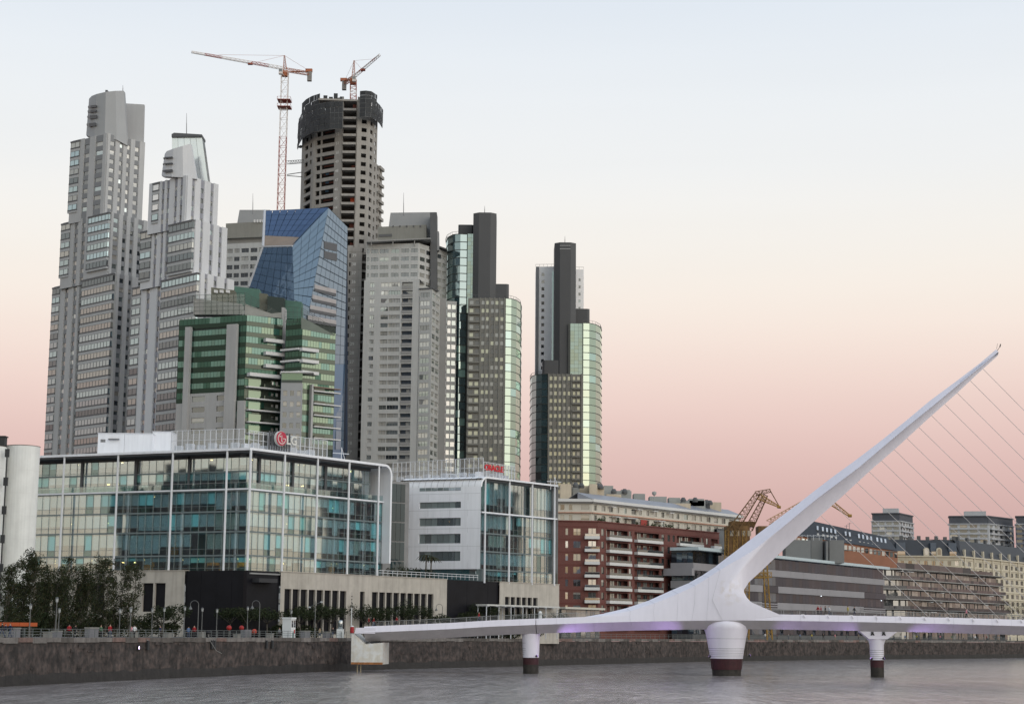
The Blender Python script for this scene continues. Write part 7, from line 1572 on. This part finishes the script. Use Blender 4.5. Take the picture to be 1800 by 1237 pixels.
for x, y, lab in ((776, 976, 'taller left palm on the podium terrace before the white wall'), (785, 980, 'shorter right palm on the podium terrace before the white wall')):
    u = FP.u(x, 1000); p = FP.pt(u, ZP, -4); zt = FP.z(x, y); t = thing('palm', lab, 'palm', p, 'palms on the podium terrace'); b = MB(); b.tube(p, (p.x + .1, p.y, zt), .16, .12); build(b, 'trunk', bark, t); b = MB(); rn = random.Random(x)
    for k in range(16):
        a = k * .4 + rn.uniform(-.1, .1); c = Vector((p.x + .1, p.y, zt)); prev = c; w = Vector((-math.sin(a), math.cos(a), 0)) * .16
        for q in range(1, 5): nx = c + Vector((math.cos(a) * .55 * q, math.sin(a) * .55 * q, .35 * q - .14 * q * q)); b.poly([prev - w, prev + w, nx + w * (1 - q / 5), nx - w * (1 - q / 5)], 1 if k % 3 else 2); prev = nx
    build(b, 'fronds', leafs, t)

# ================================================================== PROMENADE FURNITURE
rail = thing('quay_railing', 'thin grey railing along the quay edge left of the bridge', 'railing', (QL[2].x, QL[2].y, ZQ)); rm = mat('railing_grey', (.16, .18, .18), .5, .4, var=.1)
for a, b_ in zip(QL[1:7], QL[2:7]):
    Fq = F(a, b_); n = max(1, int(Fq.L / 1.9))
    for k in range(n): piece('post', rm, rail, Fq, Fq.L * k / n - .03, Fq.L * k / n + .03, ZQ + .03, ZQ + 1.1, -.62, -.56)
    for z in (1.05, .72, .4): piece('rail', rm, rail, Fq, 0, Fq.L, ZQ + z, ZQ + z + .05, -.615, -.575)
rail2 = thing('quay_railing', 'thin grey railing along the quay edge under and right of the bridge', 'railing', (QL[7].x, QL[7].y, ZQ))
for a, b_ in zip(QL[6:-1], QL[7:-1]):
    Fq = F(a, b_); n = max(1, int(Fq.L / 2.6))
    for k in range(n): piece('post', rm, rail2, Fq, Fq.L * k / n - .03, Fq.L * k / n + .03, ZQ + .03, ZQ + 1.1, -.62, -.56)
    for z in (1.05, .6): piece('rail', rm, rail2, Fq, 0, Fq.L, ZQ + z, ZQ + z + .05, -.615, -.575)
lampm = mat('lamp_post_grey', (.13, .135, .135), .5, .3, var=.1); lampg = mat('lamp_glass_white', (.34, .35, .35), .3)
def hook_lamp(x, y, off, lab):
    p, tt = quay_at(x, off); h = Zp(x, y, p.y) - ZQ; t = thing('street_lamp', lab, 'street lamp', (p.x, p.y, ZQ), 'lamps on the promenade'); c = Vector((p.x, p.y, ZQ)); b = MB(); b.tube(c, c + Vector((0, 0, .9)), .11, .09, 8); b.tube(c + Vector((0, 0, .9)), c + Vector((0, 0, h - .55)), .07, .055, 8); build(b, 'pole', lampm, t)
    b = MB(); ps = [c + Vector((-.6 + .6 * math.cos(a), 0, h - .6 + .6 * math.sin(a))) for a in [math.pi * k / 10 for k in range(12)]]; b.path(ps, .045); build(b, 'hook', lampm, t)
    b = MB(); e = ps[-1]; b.lathe((e.x, e.y, e.z - .5), [(.05, .5), (.09, .4), (.26, .12), (.28, .05), (.1, 0)], 12); build(b, 'lamp_shade', lampm, t); b = MB(); b.lathe((e.x, e.y, e.z - .56), [(.05, 0), (.17, .04), (.2, .1)], 10); build(b, 'bulb', lampg, t)
for x, y, off, lab in ((347, 1055, 3, 'hooked grey lamp post before the left edge of the black glazing'), (455, 1055, 3, 'hooked grey lamp post left of the white kiosk'), (777, 1061, 12, 'hooked lamp post at the pale corner above the bridge deck')): hook_lamp(x, y, off, lab)
def post_lamp(x, y, off, lab, head=True):
    p, tt = quay_at(x, off); h = Zp(x, y, p.y) - ZQ; t = thing('street_lamp', lab, 'street lamp', (p.x, p.y, ZQ), 'lamps on the promenade'); c = Vector((p.x, p.y, ZQ)); b = MB(); b.tube(c, c + Vector((0, 0, .5)), .12, .1, 8); b.tube(c + Vector((0, 0, .5)), c + Vector((0, 0, h - .6)), .075, .055, 8); build(b, 'pole', lampm, t); b = MB()
    b.lathe((c.x, c.y, c.z + h - .62), [(.06, 0), (.15, .1), (.19, .5), (.05, .56)], 10); build(b, 'lantern', lampg, t); b = MB(); b.lathe((c.x, c.y, c.z + h - .06), [(.24, 0), (.2, .06), (.03, .14)], 10); build(b, 'cap', lampm, t)
for x, y, off, lab in ((51, 1062, 9, 'slim lantern post beside the orange board'), (97, 1050, 5, 'tallest grey lantern post near the left end of the quay'), (102, 1069, 15, 'small lantern post close behind the tallest one'), (209, 1070, 12, 'lantern post before the right end of the tall trees'), (228, 1068, 4, 'lantern post at the quay edge before the hedge'), (266, 1069, 16, 'lantern post below the two dark podium windows'), (287, 1068, 16, 'lantern post under the pale podium strip'), (323, 1066, 18, 'lantern post at the pale and black podium joint'), (354, 1068, 16, 'lantern post just right of the first hooked lamp'), (380, 1070, 14, 'lantern post before the middle of the black glazing'), (434, 1066, 14, 'lantern post left of the second hooked lamp'), (511, 1072, 12, 'lantern post straight behind the white kiosk'), (697, 1072, 14, 'lantern post above the left part of the bridge deck')): post_lamp(x, y, off, lab)
# double-arm lamp
p, _ = quay_at(553, 5); c = Vector((p.x, p.y, ZQ)); h = Zp(553, 1056, p.y) - ZQ; t = thing('street_lamp', 'two-armed lamp post right of the white kiosk', 'street lamp', c, 'lamps on the promenade'); b = MB(); b.tube(c, c + Vector((0, 0, h)), .09, .06, 8); build(b, 'pole', lampm, t)
for s in (-1, 1):
    e = c + Vector((s * 1.0, 0, h - (.1 if s > 0 else 1.0))); b = MB(); b.tube(c + Vector((0, 0, h - .5)), e, .04); build(b, 'arm', lampm, t); b = MB(); b.lathe((e.x, e.y, e.z - .2), [(.1, 0), (.26, .1), (.2, .25), (.05, .3)], 10); build(b, 'lamp_head', lampg, t)
# kiosk
p, tt = quay_at(514, 2.2); Fk = F((p - tt * .55) , (p + tt * .95)); kh = Zp(514, 1084.5, p.y) - ZQ
kw = mat('kiosk_white', (.62, .64, .64), .5, var=.05); kt = thing('kiosk', 'small white guard kiosk with dark windows on the quay', 'kiosk', (p.x, p.y, ZQ)); b = MB(); b.fbox(Fk, 0, Fk.L, ZQ + .02, ZQ + kh * .92, -1.6, 0); build(b, 'cabin', kw, kt); b = MB(); b.fbox(Fk, -.08, Fk.L + .08, ZQ + kh * .92, ZQ + kh, -1.68, .08); build(b, 'roof', kw, kt)
for u0, u1 in ((.14, .72), (.92, Fk.L - .1)): piece('window', wdk, kt, Fk, u0, u1, ZQ + kh * .52, ZQ + kh * .86, 0, .02)
piece('red_notice', mat('notice_red', (.45, .04, .04), .6), kt, Fk, .95, Fk.L - .15, ZQ + kh * .22, ZQ + kh * .40, 0, .02); piece('door_panel', mat('kiosk_teal', (.10, .2, .2), .6), kt, Fk, .5, .85, ZQ + .05, ZQ + kh * .28, 0, .02)
Fs_ = F((p + tt * .95), (p + tt * .95 + Vector((-tt.y, tt.x)) * 1.6)); piece('side_window', wdk, kt, Fs_, .3, 1.3, ZQ + kh * .52, ZQ + kh * .86, 0, .02)
# glass lantern on a white plinth
p, tt = quay_at(598, 1.6); hl = Zp(598, 1089, p.y) - ZQ; t = thing('glass_lantern', 'glass cylinder lantern on a white square plinth by the bridge landing', 'lantern', (p.x, p.y, ZQ)); b = MB(); b.box(p.x - .58, p.x + .58, p.y - .58, p.y + .58, ZQ + .02, ZQ + hl * .5); build(b, 'plinth', kw, t); b = MB(); b.lathe((p.x, p.y, ZQ + hl * .5), [(.42, 0), (.42, hl * .42), (.3, hl * .48), (.05, hl * .5)], 16); build(b, 'glass', glass('lantern_glass', (.12, .15, .15), .35), t, smooth=True)
# red beacon with its pole
p = quay_at(618.5, .6)[0]; t = thing('beacon', 'red cylinder beacon with white cap at the bridge landing', 'beacon', (p.x, p.y, ZQ)); zb_ = Zp(618, 1112, p.y); zt_ = Zp(618, 1099, p.y); b = MB(); b.lathe((p.x, p.y, 0), [(.32, zb_), (.34, zb_ + .1), (.34, zt_ - .25), (.3, zt_ - .2)], 14); build(b, 'red_drum', mat('beacon_red', (.36, .02, .025), .5), t); b = MB(); b.lathe((p.x, p.y, 0), [(.34, zt_ - .2), (.2, zt_)], 14); build(b, 'cap', kw, t); b = MB(); b.tube((p.x, p.y, ZQ - .5), (p.x, p.y, zb_), .2); build(b, 'post', kw, t)
p = quay_at(617, 3)[0]; t = thing('signal_mast', 'slender white signal mast with dark rings behind the red beacon', 'mast', (p.x, p.y, ZQ)); z1_ = Zp(617, 1068, p.y); z2_ = Zp(617, 1040, p.y); b = MB(); b.tube((p.x, p.y, ZQ), (p.x, p.y, z1_), .09, .08); build(b, 'pole', kw, t); b = MB(); b.tube((p.x, p.y, z1_), (p.x, p.y, z2_), .04, .02); build(b, 'whip', antm, t)
for k in range(4): b = MB(); z = z1_ + (z2_ - z1_) * (k + .5) / 5; b.lathe((p.x, p.y, z), [(.09, 0), (.09, .2)], 8); build(b, 'ring', darkm, t)
# lifebuoy cases
lb = mat('lifebuoy_red', (.30, .012, .010), .5, var=.05); lb2 = mat('lifebuoy_orange', (.36, .035, .012), .5, var=.05)
for x, y, r, m, off, lab in ((402, 1103, .40, lb, 4, 'left red round lifebuoy case on a post'), (424, 1103, .38, lb, 5, 'right red round lifebuoy case on a post beside the grey cabinet'), (446.5, 1109.5, .42, lb2, 1.5, 'orange round buoy at the quay edge left of the hooked lamp')):
    p = quay_at(x, off)[0]; z = Zp(x, y, p.y); t = thing('lifebuoy', lab, 'lifebuoy', (p.x, p.y, ZQ), 'round red lifebuoys on the quay'); b = MB(); b.lathe((p.x, p.y, z), [(r * math.cos(a), r * math.sin(a)) for a in [-1.5 + 3.0 * k / 8 for k in range(9)]], 14); build(b, 'float', m, t, smooth=True); b = MB(); b.tube((p.x, p.y, ZQ), (p.x, p.y, z - r * .8), .05); build(b, 'stand', lampm, t)
# cabinets, benches, bins
cabm = mat('cabinet_grey', (.17, .17, .185), .6, var=.08); bench = mat('bench_concrete', (.22, .215, .20), .8, var=.1); binm = mat('bin_dark', (.03, .035, .035), .6)
p, tt = quay_at(436, 3); Fc_ = F(p - tt * 1.0, p + tt * 1.1); t = thing('utility_cabinet', 'grey steel utility cabinet beside the red lifebuoys', 'cabinet', (p.x, p.y, ZQ)); b = MB(); b.fbox(Fc_, 0, Fc_.L, ZQ + .03, ZQ + 1.25, -.8, 0); build(b, 'case', cabm, t)
for k in range(2): piece('door', cabm, t, Fc_, Fc_.L * k / 2 + .05, Fc_.L * (k + 1) / 2 - .05, ZQ + .15, ZQ + 1.15, 0, .03)
BX = [(10, 3, 1.2, .7, bench, 'bench', 'pale block bench at the far left of the quay'), (30, 4, 1.6, 1.2, cabm, 'cabinet', 'grey cabinet under the right end of the orange board'), (42, 4, .9, 1.2, binm, 'bin', 'dark bin just right of the grey cabinet'), (88, 2.5, 1.2, .75, bench, 'bench', 'pale block bench left of the tallest lantern post'), (104, 4, 1.6, .9, cabm, 'cabinet', 'low grey box right of the tallest lantern post'), (165, 3, 2.6, 1.35, cabm, 'cabinet', 'wide grey stall with a pale front on the quay'), (240, 3, .9, .8, bench, 'bench', 'pale block bench beside the lantern post at the hedge'), (300, 3, 1.5, .75, bench, 'bench', 'pale block bench below the podium corner'), (358, 5, 1.3, .9, bench, 'bench', 'pale block bench right of the first hooked lamp'), (420, 2, 1.2, .6, bench, 'bench', 'pale block bench below the right red lifebuoy'), (478, 3, 1.4, .7, bench, 'bench', 'pale block bench left of the white kiosk'), (540, 6, 2.4, 1.2, cabm, 'cabinet', 'grey ribbed box right of the white kiosk'), (577, 4, 1.8, 1.0, cabm, 'cabinet', 'grey box left of the glass lantern')]
for x, off, w, h, m, cat, lab in BX:
    p, tt = quay_at(x, off); Fc_ = F(p - tt * w / 2, p + tt * w / 2); t = thing({'bench': 'block_bench', 'cabinet': 'utility_cabinet', 'bin': 'litter_bin'}[cat], lab, cat, (p.x, p.y, ZQ)); b = MB(); b.fbox(Fc_, .06, w - .06, ZQ + .02, ZQ + h * .86, -.7, 0); build(b, 'body', m, t); b = MB(); b.fbox(Fc_, 0, w, ZQ + h * .86, ZQ + h, -.76, .06); build(b, 'top', bench if cat != 'bin' else m, t)
# orange board
p, tt = quay_at(20, 12); Fo_ = F(Vector(G(-30, p.y - 2, 1096)), Vector(G(66, p.y + 5, 1096))); z0_, z1_ = Fo_.z(40, 1100), Fo_.z(40, 1093.5); t = thing('orange_board', 'long orange board at the left edge of the promenade', 'board', Fo_.pt(0, ZQ)); om = mat('board_orange', (.36, .07, .015), .6, var=.15)
for k in range(6): piece('board_panel', om, t, Fo_, Fo_.L * k / 6 + .02, Fo_.L * (k + 1) / 6 - .02, z0_, z1_, -.06, 0)
for k in range(5): piece('post', darkm, t, Fo_, Fo_.L * (k + .5) / 5 - .04, Fo_.L * (k + .5) / 5 + .04, ZQ, z0_ + .1, -.14, -.07)
# pergola
pa_, pb2 = G(856, 345, 1064), G(984, 368.2, 1064); Fg_ = F(pa_, pb2); zp_ = Zp(870, 1064, 345); t = thing('pergola', 'long low white pergola roof on thin posts beyond the bridge deck', 'pergola', Fg_.pt(0, ZQ)); b = MB(); b.fbox(Fg_, 0, Fg_.L, zp_, zp_ + .3, -2.6, 0); build(b, 'roof', mat('pergola_white', (.50, .50, .48), .7), t)
for k in range(7):
    for n_ in (-2.3, -.3): piece('post', colm, t, Fg_, Fg_.L * k / 6.2 + .1, Fg_.L * k / 6.2 + .24, ZQ, zp_, n_, n_ + .14)
for k in range(9): piece('rafter', colm, t, Fg_, Fg_.L * k / 9 + .3, Fg_.L * k / 9 + .42, zp_ - .16, zp_ - .002, -2.6, .25)
Fg2 = F(G(992, 385, 1066), G(1062, 400, 1066)); zq2 = Zp(1020, 1067, 392); t = thing('pavilion', 'low flat-roofed pavilion before the brick apartments', 'pavilion', Fg2.pt(0, ZQ)); b = MB(); b.fbox(Fg2, 0, Fg2.L, zq2 - .45, zq2, -5, .3); build(b, 'roof', crm, t); b = MB(); b.fbox(Fg2, .3, Fg2.L - .3, ZQ, zq2 - .45, -4.6, -1); build(b, 'wall', dks, t)
for k in range(8): piece('glass_pane', wmd, t, Fg2, .4 + (Fg2.L - .8) * k / 8 + .05, .4 + (Fg2.L - .8) * (k + 1) / 8 - .05, ZQ + .3, zq2 - .6, -1, -.95)
# fenders, mooring bollards and a small lit lamp on the quay wall
for x, lab in ((371, 'paired black rubber fenders below the mooring post'), (467, 'black rubber fender left of the kiosk, left of a pair'), (477, 'black rubber fender left of the kiosk, right of a pair'), (258, 'black rubber fender below the pale podium window')):
    p, tt = quay_at(x, 0); Fq = F(p - tt * .3, p + tt * .3); t = thing('fender', lab, 'fender', Fq.pt(0, ZQ - 1.6, .1), 'rubber fenders on the quay wall')
    for q in range(2 if x == 371 else 1): b = MB(); b.fbox(Fq, q * .75, q * .75 + .5, ZQ - 1.55, ZQ - .35, .11, .36); build(b, 'pad', darkm, t); b = MB(); b.fbox(Fq, q * .75 + .1, q * .75 + .4, ZQ - .35, ZQ - .2, .11, .2); build(b, 'bracket', steel, t)
p, tt = quay_at(366, .5); t = thing('mooring_bollard', 'black mooring bollard with a rope on the quay edge', 'bollard', (p.x, p.y, ZQ)); b = MB(); b.lathe((p.x, p.y, ZQ), [(.28, 0), (.2, .15), (.2, .6), (.4, .72), (.42, .85), (.3, .95)], 12); build(b, 'post', darkm, t); b = MB(); b.path([(p.x, p.y - .3, ZQ + .5), (p.x + .5, p.y - .9, ZQ - .5), (p.x + 1.4, p.y - .9, ZQ - 1.8), (p.x + 2.2, p.y - .8, ZQ - 2.2)], .04); build(b, 'rope', bench, t)
p, tt = quay_at(241, 0); Fq = F(p, p + tt); t = thing('quay_lamp', 'tiny lit purple lamp on the quay wall', 'lamp', Fq.pt(0, ZQ - 1.3, .1)); b = MB(); b.fbox(Fq, 0, .3, ZQ - 1.6, ZQ - .95, .1, .28); build(b, 'housing', darkm, t); piece('lens', emit('quay_lamp_lens', (.75, .6, 1), 6), t, Fq, .08, .22, ZQ - 1.45, ZQ - 1.1, .28, .3)

# ================================================================== PEOPLE
def body_mesh(pose):
    v = {'pel': (0, 0, .95), 'chest': (0, 0, 1.22), 'nk0': (0, .01, 1.42), 'nk': (0, 0, 1.50), 'head': (0, -.02, 1.60), 'crown': (0, 0, 1.70)}; st = {'stand': 0, 'walk': .24, 'stride': -.2}[pose]
    for s, n in ((1, 'l'), (-1, 'r')):
        o = st * s; v['hip' + n] = (.09 * s, 0, .90); v['kn' + n] = (.10 * s, -.03 - o * .6, .50); v['an' + n] = (.10 * s, .02 - o * 1.15 + (.10 if o < 0 else 0), .09); v['toe' + n] = (.11 * s, -.14 - o * 1.15, .04); v['sh' + n] = (.18 * s, 0, 1.38); v['el' + n] = (.25 * s, .03 + o * .6, 1.10); v['wr' + n] = (.25 * s, -.08 + o * 1.0, .88); v['ha' + n] = (.25 * s, -.11 + o * 1.15, .79)
    E = [('pel', 'chest'), ('chest', 'nk0'), ('nk0', 'nk'), ('nk', 'head'), ('head', 'crown')]
    for n in 'lr': E += [('pel', 'hip' + n), ('hip' + n, 'kn' + n), ('kn' + n, 'an' + n), ('an' + n, 'toe' + n), ('nk0', 'sh' + n), ('sh' + n, 'el' + n), ('el' + n, 'wr' + n), ('wr' + n, 'ha' + n)]
    rad = {'pel': .15, 'chest': .16, 'nk0': .11, 'nk': .055, 'head': .095, 'crown': .07}; rl = {'hip': .095, 'kn': .065, 'an': .045, 'toe': .04, 'sh': .065, 'el': .05, 'wr': .036, 'ha': .03}
    ks = list(v); me = bpy.data.meshes.new('body_' + pose); me.from_pydata([v[k] for k in ks], [(ks.index(a), ks.index(c)) for a, c in E], []); o = bpy.data.objects.new('body_' + pose, me); COL.objects.link(o); md = o.modifiers.new('skin', 'SKIN'); md.use_smooth_shade = True
    for i, k in enumerate(ks): r = rad.get(k) or rl[k[:-1]]; me.skin_vertices[0].data[i].radius = (r, r * (.75 if k in ('pel', 'chest', 'nk0') else 1)); me.skin_vertices[0].data[i].use_root = k == 'pel'
    o.modifiers.new('sub', 'SUBSURF').levels = 1; dg = bpy.context.evaluated_depsgraph_get(); r = bpy.data.meshes.new_from_object(o.evaluated_get(dg)); bpy.data.objects.remove(o); bpy.data.meshes.remove(me)
    return r
BOD = {k: body_mesh(k) for k in ('stand', 'walk', 'stride')}
skin = mat('skin', (.42, .26, .19), .6); hairm = mat('hair_dark', (.02, .016, .013), .7); shoe = mat('shoe_dark', (.02, .02, .02), .6)
CL = {n: mat('cloth_' + n, c, .85, var=.12, scale=4) for n, c in dict(red=(.28, .015, .02), white=(.62, .63, .65), navy=(.02, .025, .06), black=(.015, .015, .018), grey=(.16, .17, .18), blue=(.09, .15, .28), green=(.06, .12, .07), yellow=(.42, .34, .05), pink=(.5, .2, .24), jeans=(.05, .07, .12), tan=(.28, .22, .15)).items()}
def person(loc, rz, pose, top, legs, label, sc=1.0, group=None):
    me = BOD[pose].copy(); me.materials.clear()
    for m in (CL[legs], CL[top], skin, hairm, shoe): me.materials.append(m)
    for p in me.polygons:
        c = p.center; p.material_index = 4 if c.z < .1 else (0 if c.z < .93 else (1 if c.z < 1.45 else (3 if (c.z > 1.66 or (c.z > 1.55 and c.y > .01)) else 2)))
        if .7 < c.z < .87 and abs(c.x) > .19: p.material_index = 2
    o = bpy.data.objects.new('person', me); COL.objects.link(o); place(o, Matrix.Translation(loc) @ Matrix.Rotation(rz, 4, 'Z') @ Matrix.Scale(sc, 4), None); tag(o, label, 'person', group)
rp = random.Random(9)
def on_bridge(px, n): s = s_of(px, 1085); return bp(s, n, dz(s) + .84)
BP = [(645, 1.2, 'stand', 'red', 'black', 'person in red standing at the bridge landing'), (652, .2, 'walk', 'red', 'jeans', 'person in red walking just onto the bridge from the landing'), (693, .4, 'walk', 'red', 'black', 'person in red walking on the left bridge ramp'), (840, 1.4, 'stride', 'red', 'jeans', 'person in red with white at the railing before the black podium field'), (1440, 1.3, 'walk', 'red', 'black', 'person in bright red, leftmost of the group right of the mast'), (1446, .6, 'stand', 'red', 'navy', 'person in red second from left in the group right of the mast'), (1453, 1.2, 'stride', 'black', 'black', 'person in dark clothes third in the group right of the mast'), (1460, 1.0, 'walk', 'white', 'jeans', 'person in white top, rightmost of the group right of the mast'), (1505, .8, 'walk', 'black', 'navy', 'lone person in dark clothes right of the group on the deck'), (1495, -.5, 'stand', 'yellow', 'tan', 'person in yellow standing left of the dark lone walker'), (1703, 1.2, 'stride', 'pink', 'black', 'person in pink walking on the right part of the deck')]
for x, n, po, tp_, lg, lab in BP: person(on_bridge(x, n), rp.choice([1.5, -1.5]) + rp.uniform(-.3, .3), po, tp_, lg, lab, rp.uniform(.97, 1.06), 'people on the footbridge')
s = s_of(949); p = bp(s, 2.4, dz(s) + .98); t = thing('deck_bollard', 'round-topped white post at the deck joint of the bridge', 'bollard', p); b = MB(); b.lathe((p.x, p.y, p.z), [(.3, 0), (.3, .65), (.36, .68), (.36, .8), (.3, .85)], 14); build(b, 'post', kw, t); b = MB(); b.lathe((p.x, p.y, p.z + .85), [(.3, 0), (.28, .2), (.15, .36), (.03, .4)], 14); build(b, 'dome', kw, t, smooth=True)
QP = [(3, 2.5, 'walk', 'black', 'jeans', 'person in black at the left picture edge on the quay'), (9, 2.2, 'stand', 'navy', 'grey', 'person in navy left of the grey cabinet'), (17, 2.0, 'walk', 'navy', 'jeans', 'person in dark blue nearest the grey cabinet'), (121, 1.6, 'stand', 'red', 'black', 'person in dark red sitting height at the quay railing'), (132, 6, 'walk', 'black', 'black', 'person in black behind the one in dark red'), (177, 3, 'stand', 'green', 'black', 'person in dark green right of the wide stall'), (193, 4, 'walk', 'red', 'jeans', 'person in red top and jeans right of the wide stall'), (231, 8, 'stand', 'pink', 'black', 'person in pink by the lantern post at the hedge'), (236, 3, 'stride', 'white', 'black', 'person in white top at the pale bench by the hedge'), (331, 4, 'walk', 'blue', 'jeans', 'person in light blue left of the first hooked lamp'), (341, 6, 'stand', 'red', 'black', 'person in red just left of the first hooked lamp'), (281, 6, 'stride', 'navy', 'black', 'person in navy by the podium corner bench'), (491, 4, 'stand', 'grey', 'black', 'person in grey left of the white kiosk'), (562, 4, 'walk', 'tan', 'jeans', 'person in tan right of the two-armed lamp'), (585, 6, 'stride', 'black', 'jeans', 'person in black left of the glass lantern')]
for x, off, po, tp_, lg, lab in QP: p = quay_at(x, off)[0]; person((p.x, p.y, ZQ), rp.uniform(-3, 3), po, tp_, lg, lab, rp.uniform(.95, 1.05), 'people on the promenade')
cols = ['white', 'red', 'grey', 'blue', 'yellow', 'black', 'pink', 'green', 'tan']
for k in range(22):
    x = 1345 + k * 20.5; off = rp.uniform(3, 9); p = quay_at(x, off)[0]; tp_ = cols[k % 9]; left = ['just right of the drum pier', 'between the drum and the yoked pier', 'just right of the yoked pier', 'near the right picture edge'][0 if x < 1400 else 1 if x < 1530 else 2 if x < 1680 else 3]
    person((p.x, p.y, ZQ), rp.uniform(-3, 3), rp.choice(['stand', 'walk', 'stride']), tp_, rp.choice(['black', 'jeans', 'navy', 'tan']), 'tiny person in %s on the far quay %s' % (tp_, left), 1.0, 'distant people under the deck, %s' % left)
# ================================================================== THE OPPOSITE BANK (off the picture; it shows only mirrored in the glass)
wareb = mat('warehouse_brick', (.13, .05, .04), .9, var=.2, scale=.3); roofw = mat('warehouse_roof', (.06, .06, .065), .8); slabd = mat('mirror_block_grey', (.07, .072, .075), .8, var=.2, scale=.1)
def warehouse(label, a, c, h, dep, m, fh=4.2, z=5, step=()):
    t = thing('brick_warehouse' if m is wareb else 'grey_block', label, 'building', (a[0], a[1], z), 'buildings outside the picture'); Fq = F(a, c); b = MB(); win = Win(t, 'window', 120); n = max(2, int(Fq.L / 6))
    facade(b, win, Fq, z, z + h, fh, [(Fq.L * (k + .3) / n, Fq.L * (k + .7) / n) for k in range(n)], [(wdk, 1)], .2, .7, .3, top=1)
    p0, p1 = Fq.pt(0, 0, -dep), Fq.pt(Fq.L, 0, -dep)
    for q, r in ((Fq.b, p1), (p1, p0), (p0, Fq.a)): b.poly([(q[0], q[1], z), (r[0], r[1], z), (r[0], r[1], z + h), (q[0], q[1], z + h)])
    build(b, 'wall', m, t); win.flush(); b = MB(); b.fbox(Fq, -.3, Fq.L + .3, z + h, z + h + .8, -dep - .3, .3); build(b, 'roof', roofw, t)
    for u0, u1, hh in step: b = MB(); b.fbox(Fq, Fq.L * u0, Fq.L * u1, z + h + .8, z + h + hh, -dep * .7, -1); build(b, 'roof_room', m, t)
warehouse('brick warehouse straight behind the viewer, mirrored low in the office glass', (60, -45), (-60, -45), 16, 25, wareb)
warehouse('brick warehouse behind the viewer to the left, mirrored low in the office glass', (-75, -45), (-200, -45), 16, 25, wareb)
warehouse('brick warehouse behind the viewer to the right, mirrored low in the office glass', (200, -45), (75, -45), 16, 25, wareb)
warehouse('brick warehouse far right behind the viewer, mirrored low in the office glass', (380, -45), (215, -45), 16, 25, wareb)
warehouse('grey slab block beyond the left picture edge, mirrored dark in the office glass', (-236, 140), (-284, 184), 46, 18, slabd, z=ZQ, step=((.1, .3, 4), (.45, .8, 6)))
mb = MB(); mb.box(470, 900, 150, 640, -2, 5.2); tag(build(mb, 'end_bank', paving, None, (470, 150, 0)), kind='structure')
warehouse('tall grey block at the far end of the dock, mirrored in the office glass', (560, 505), (540, 424), 78, 20, slabd, z=5.2, step=((.2, .5, 8),))
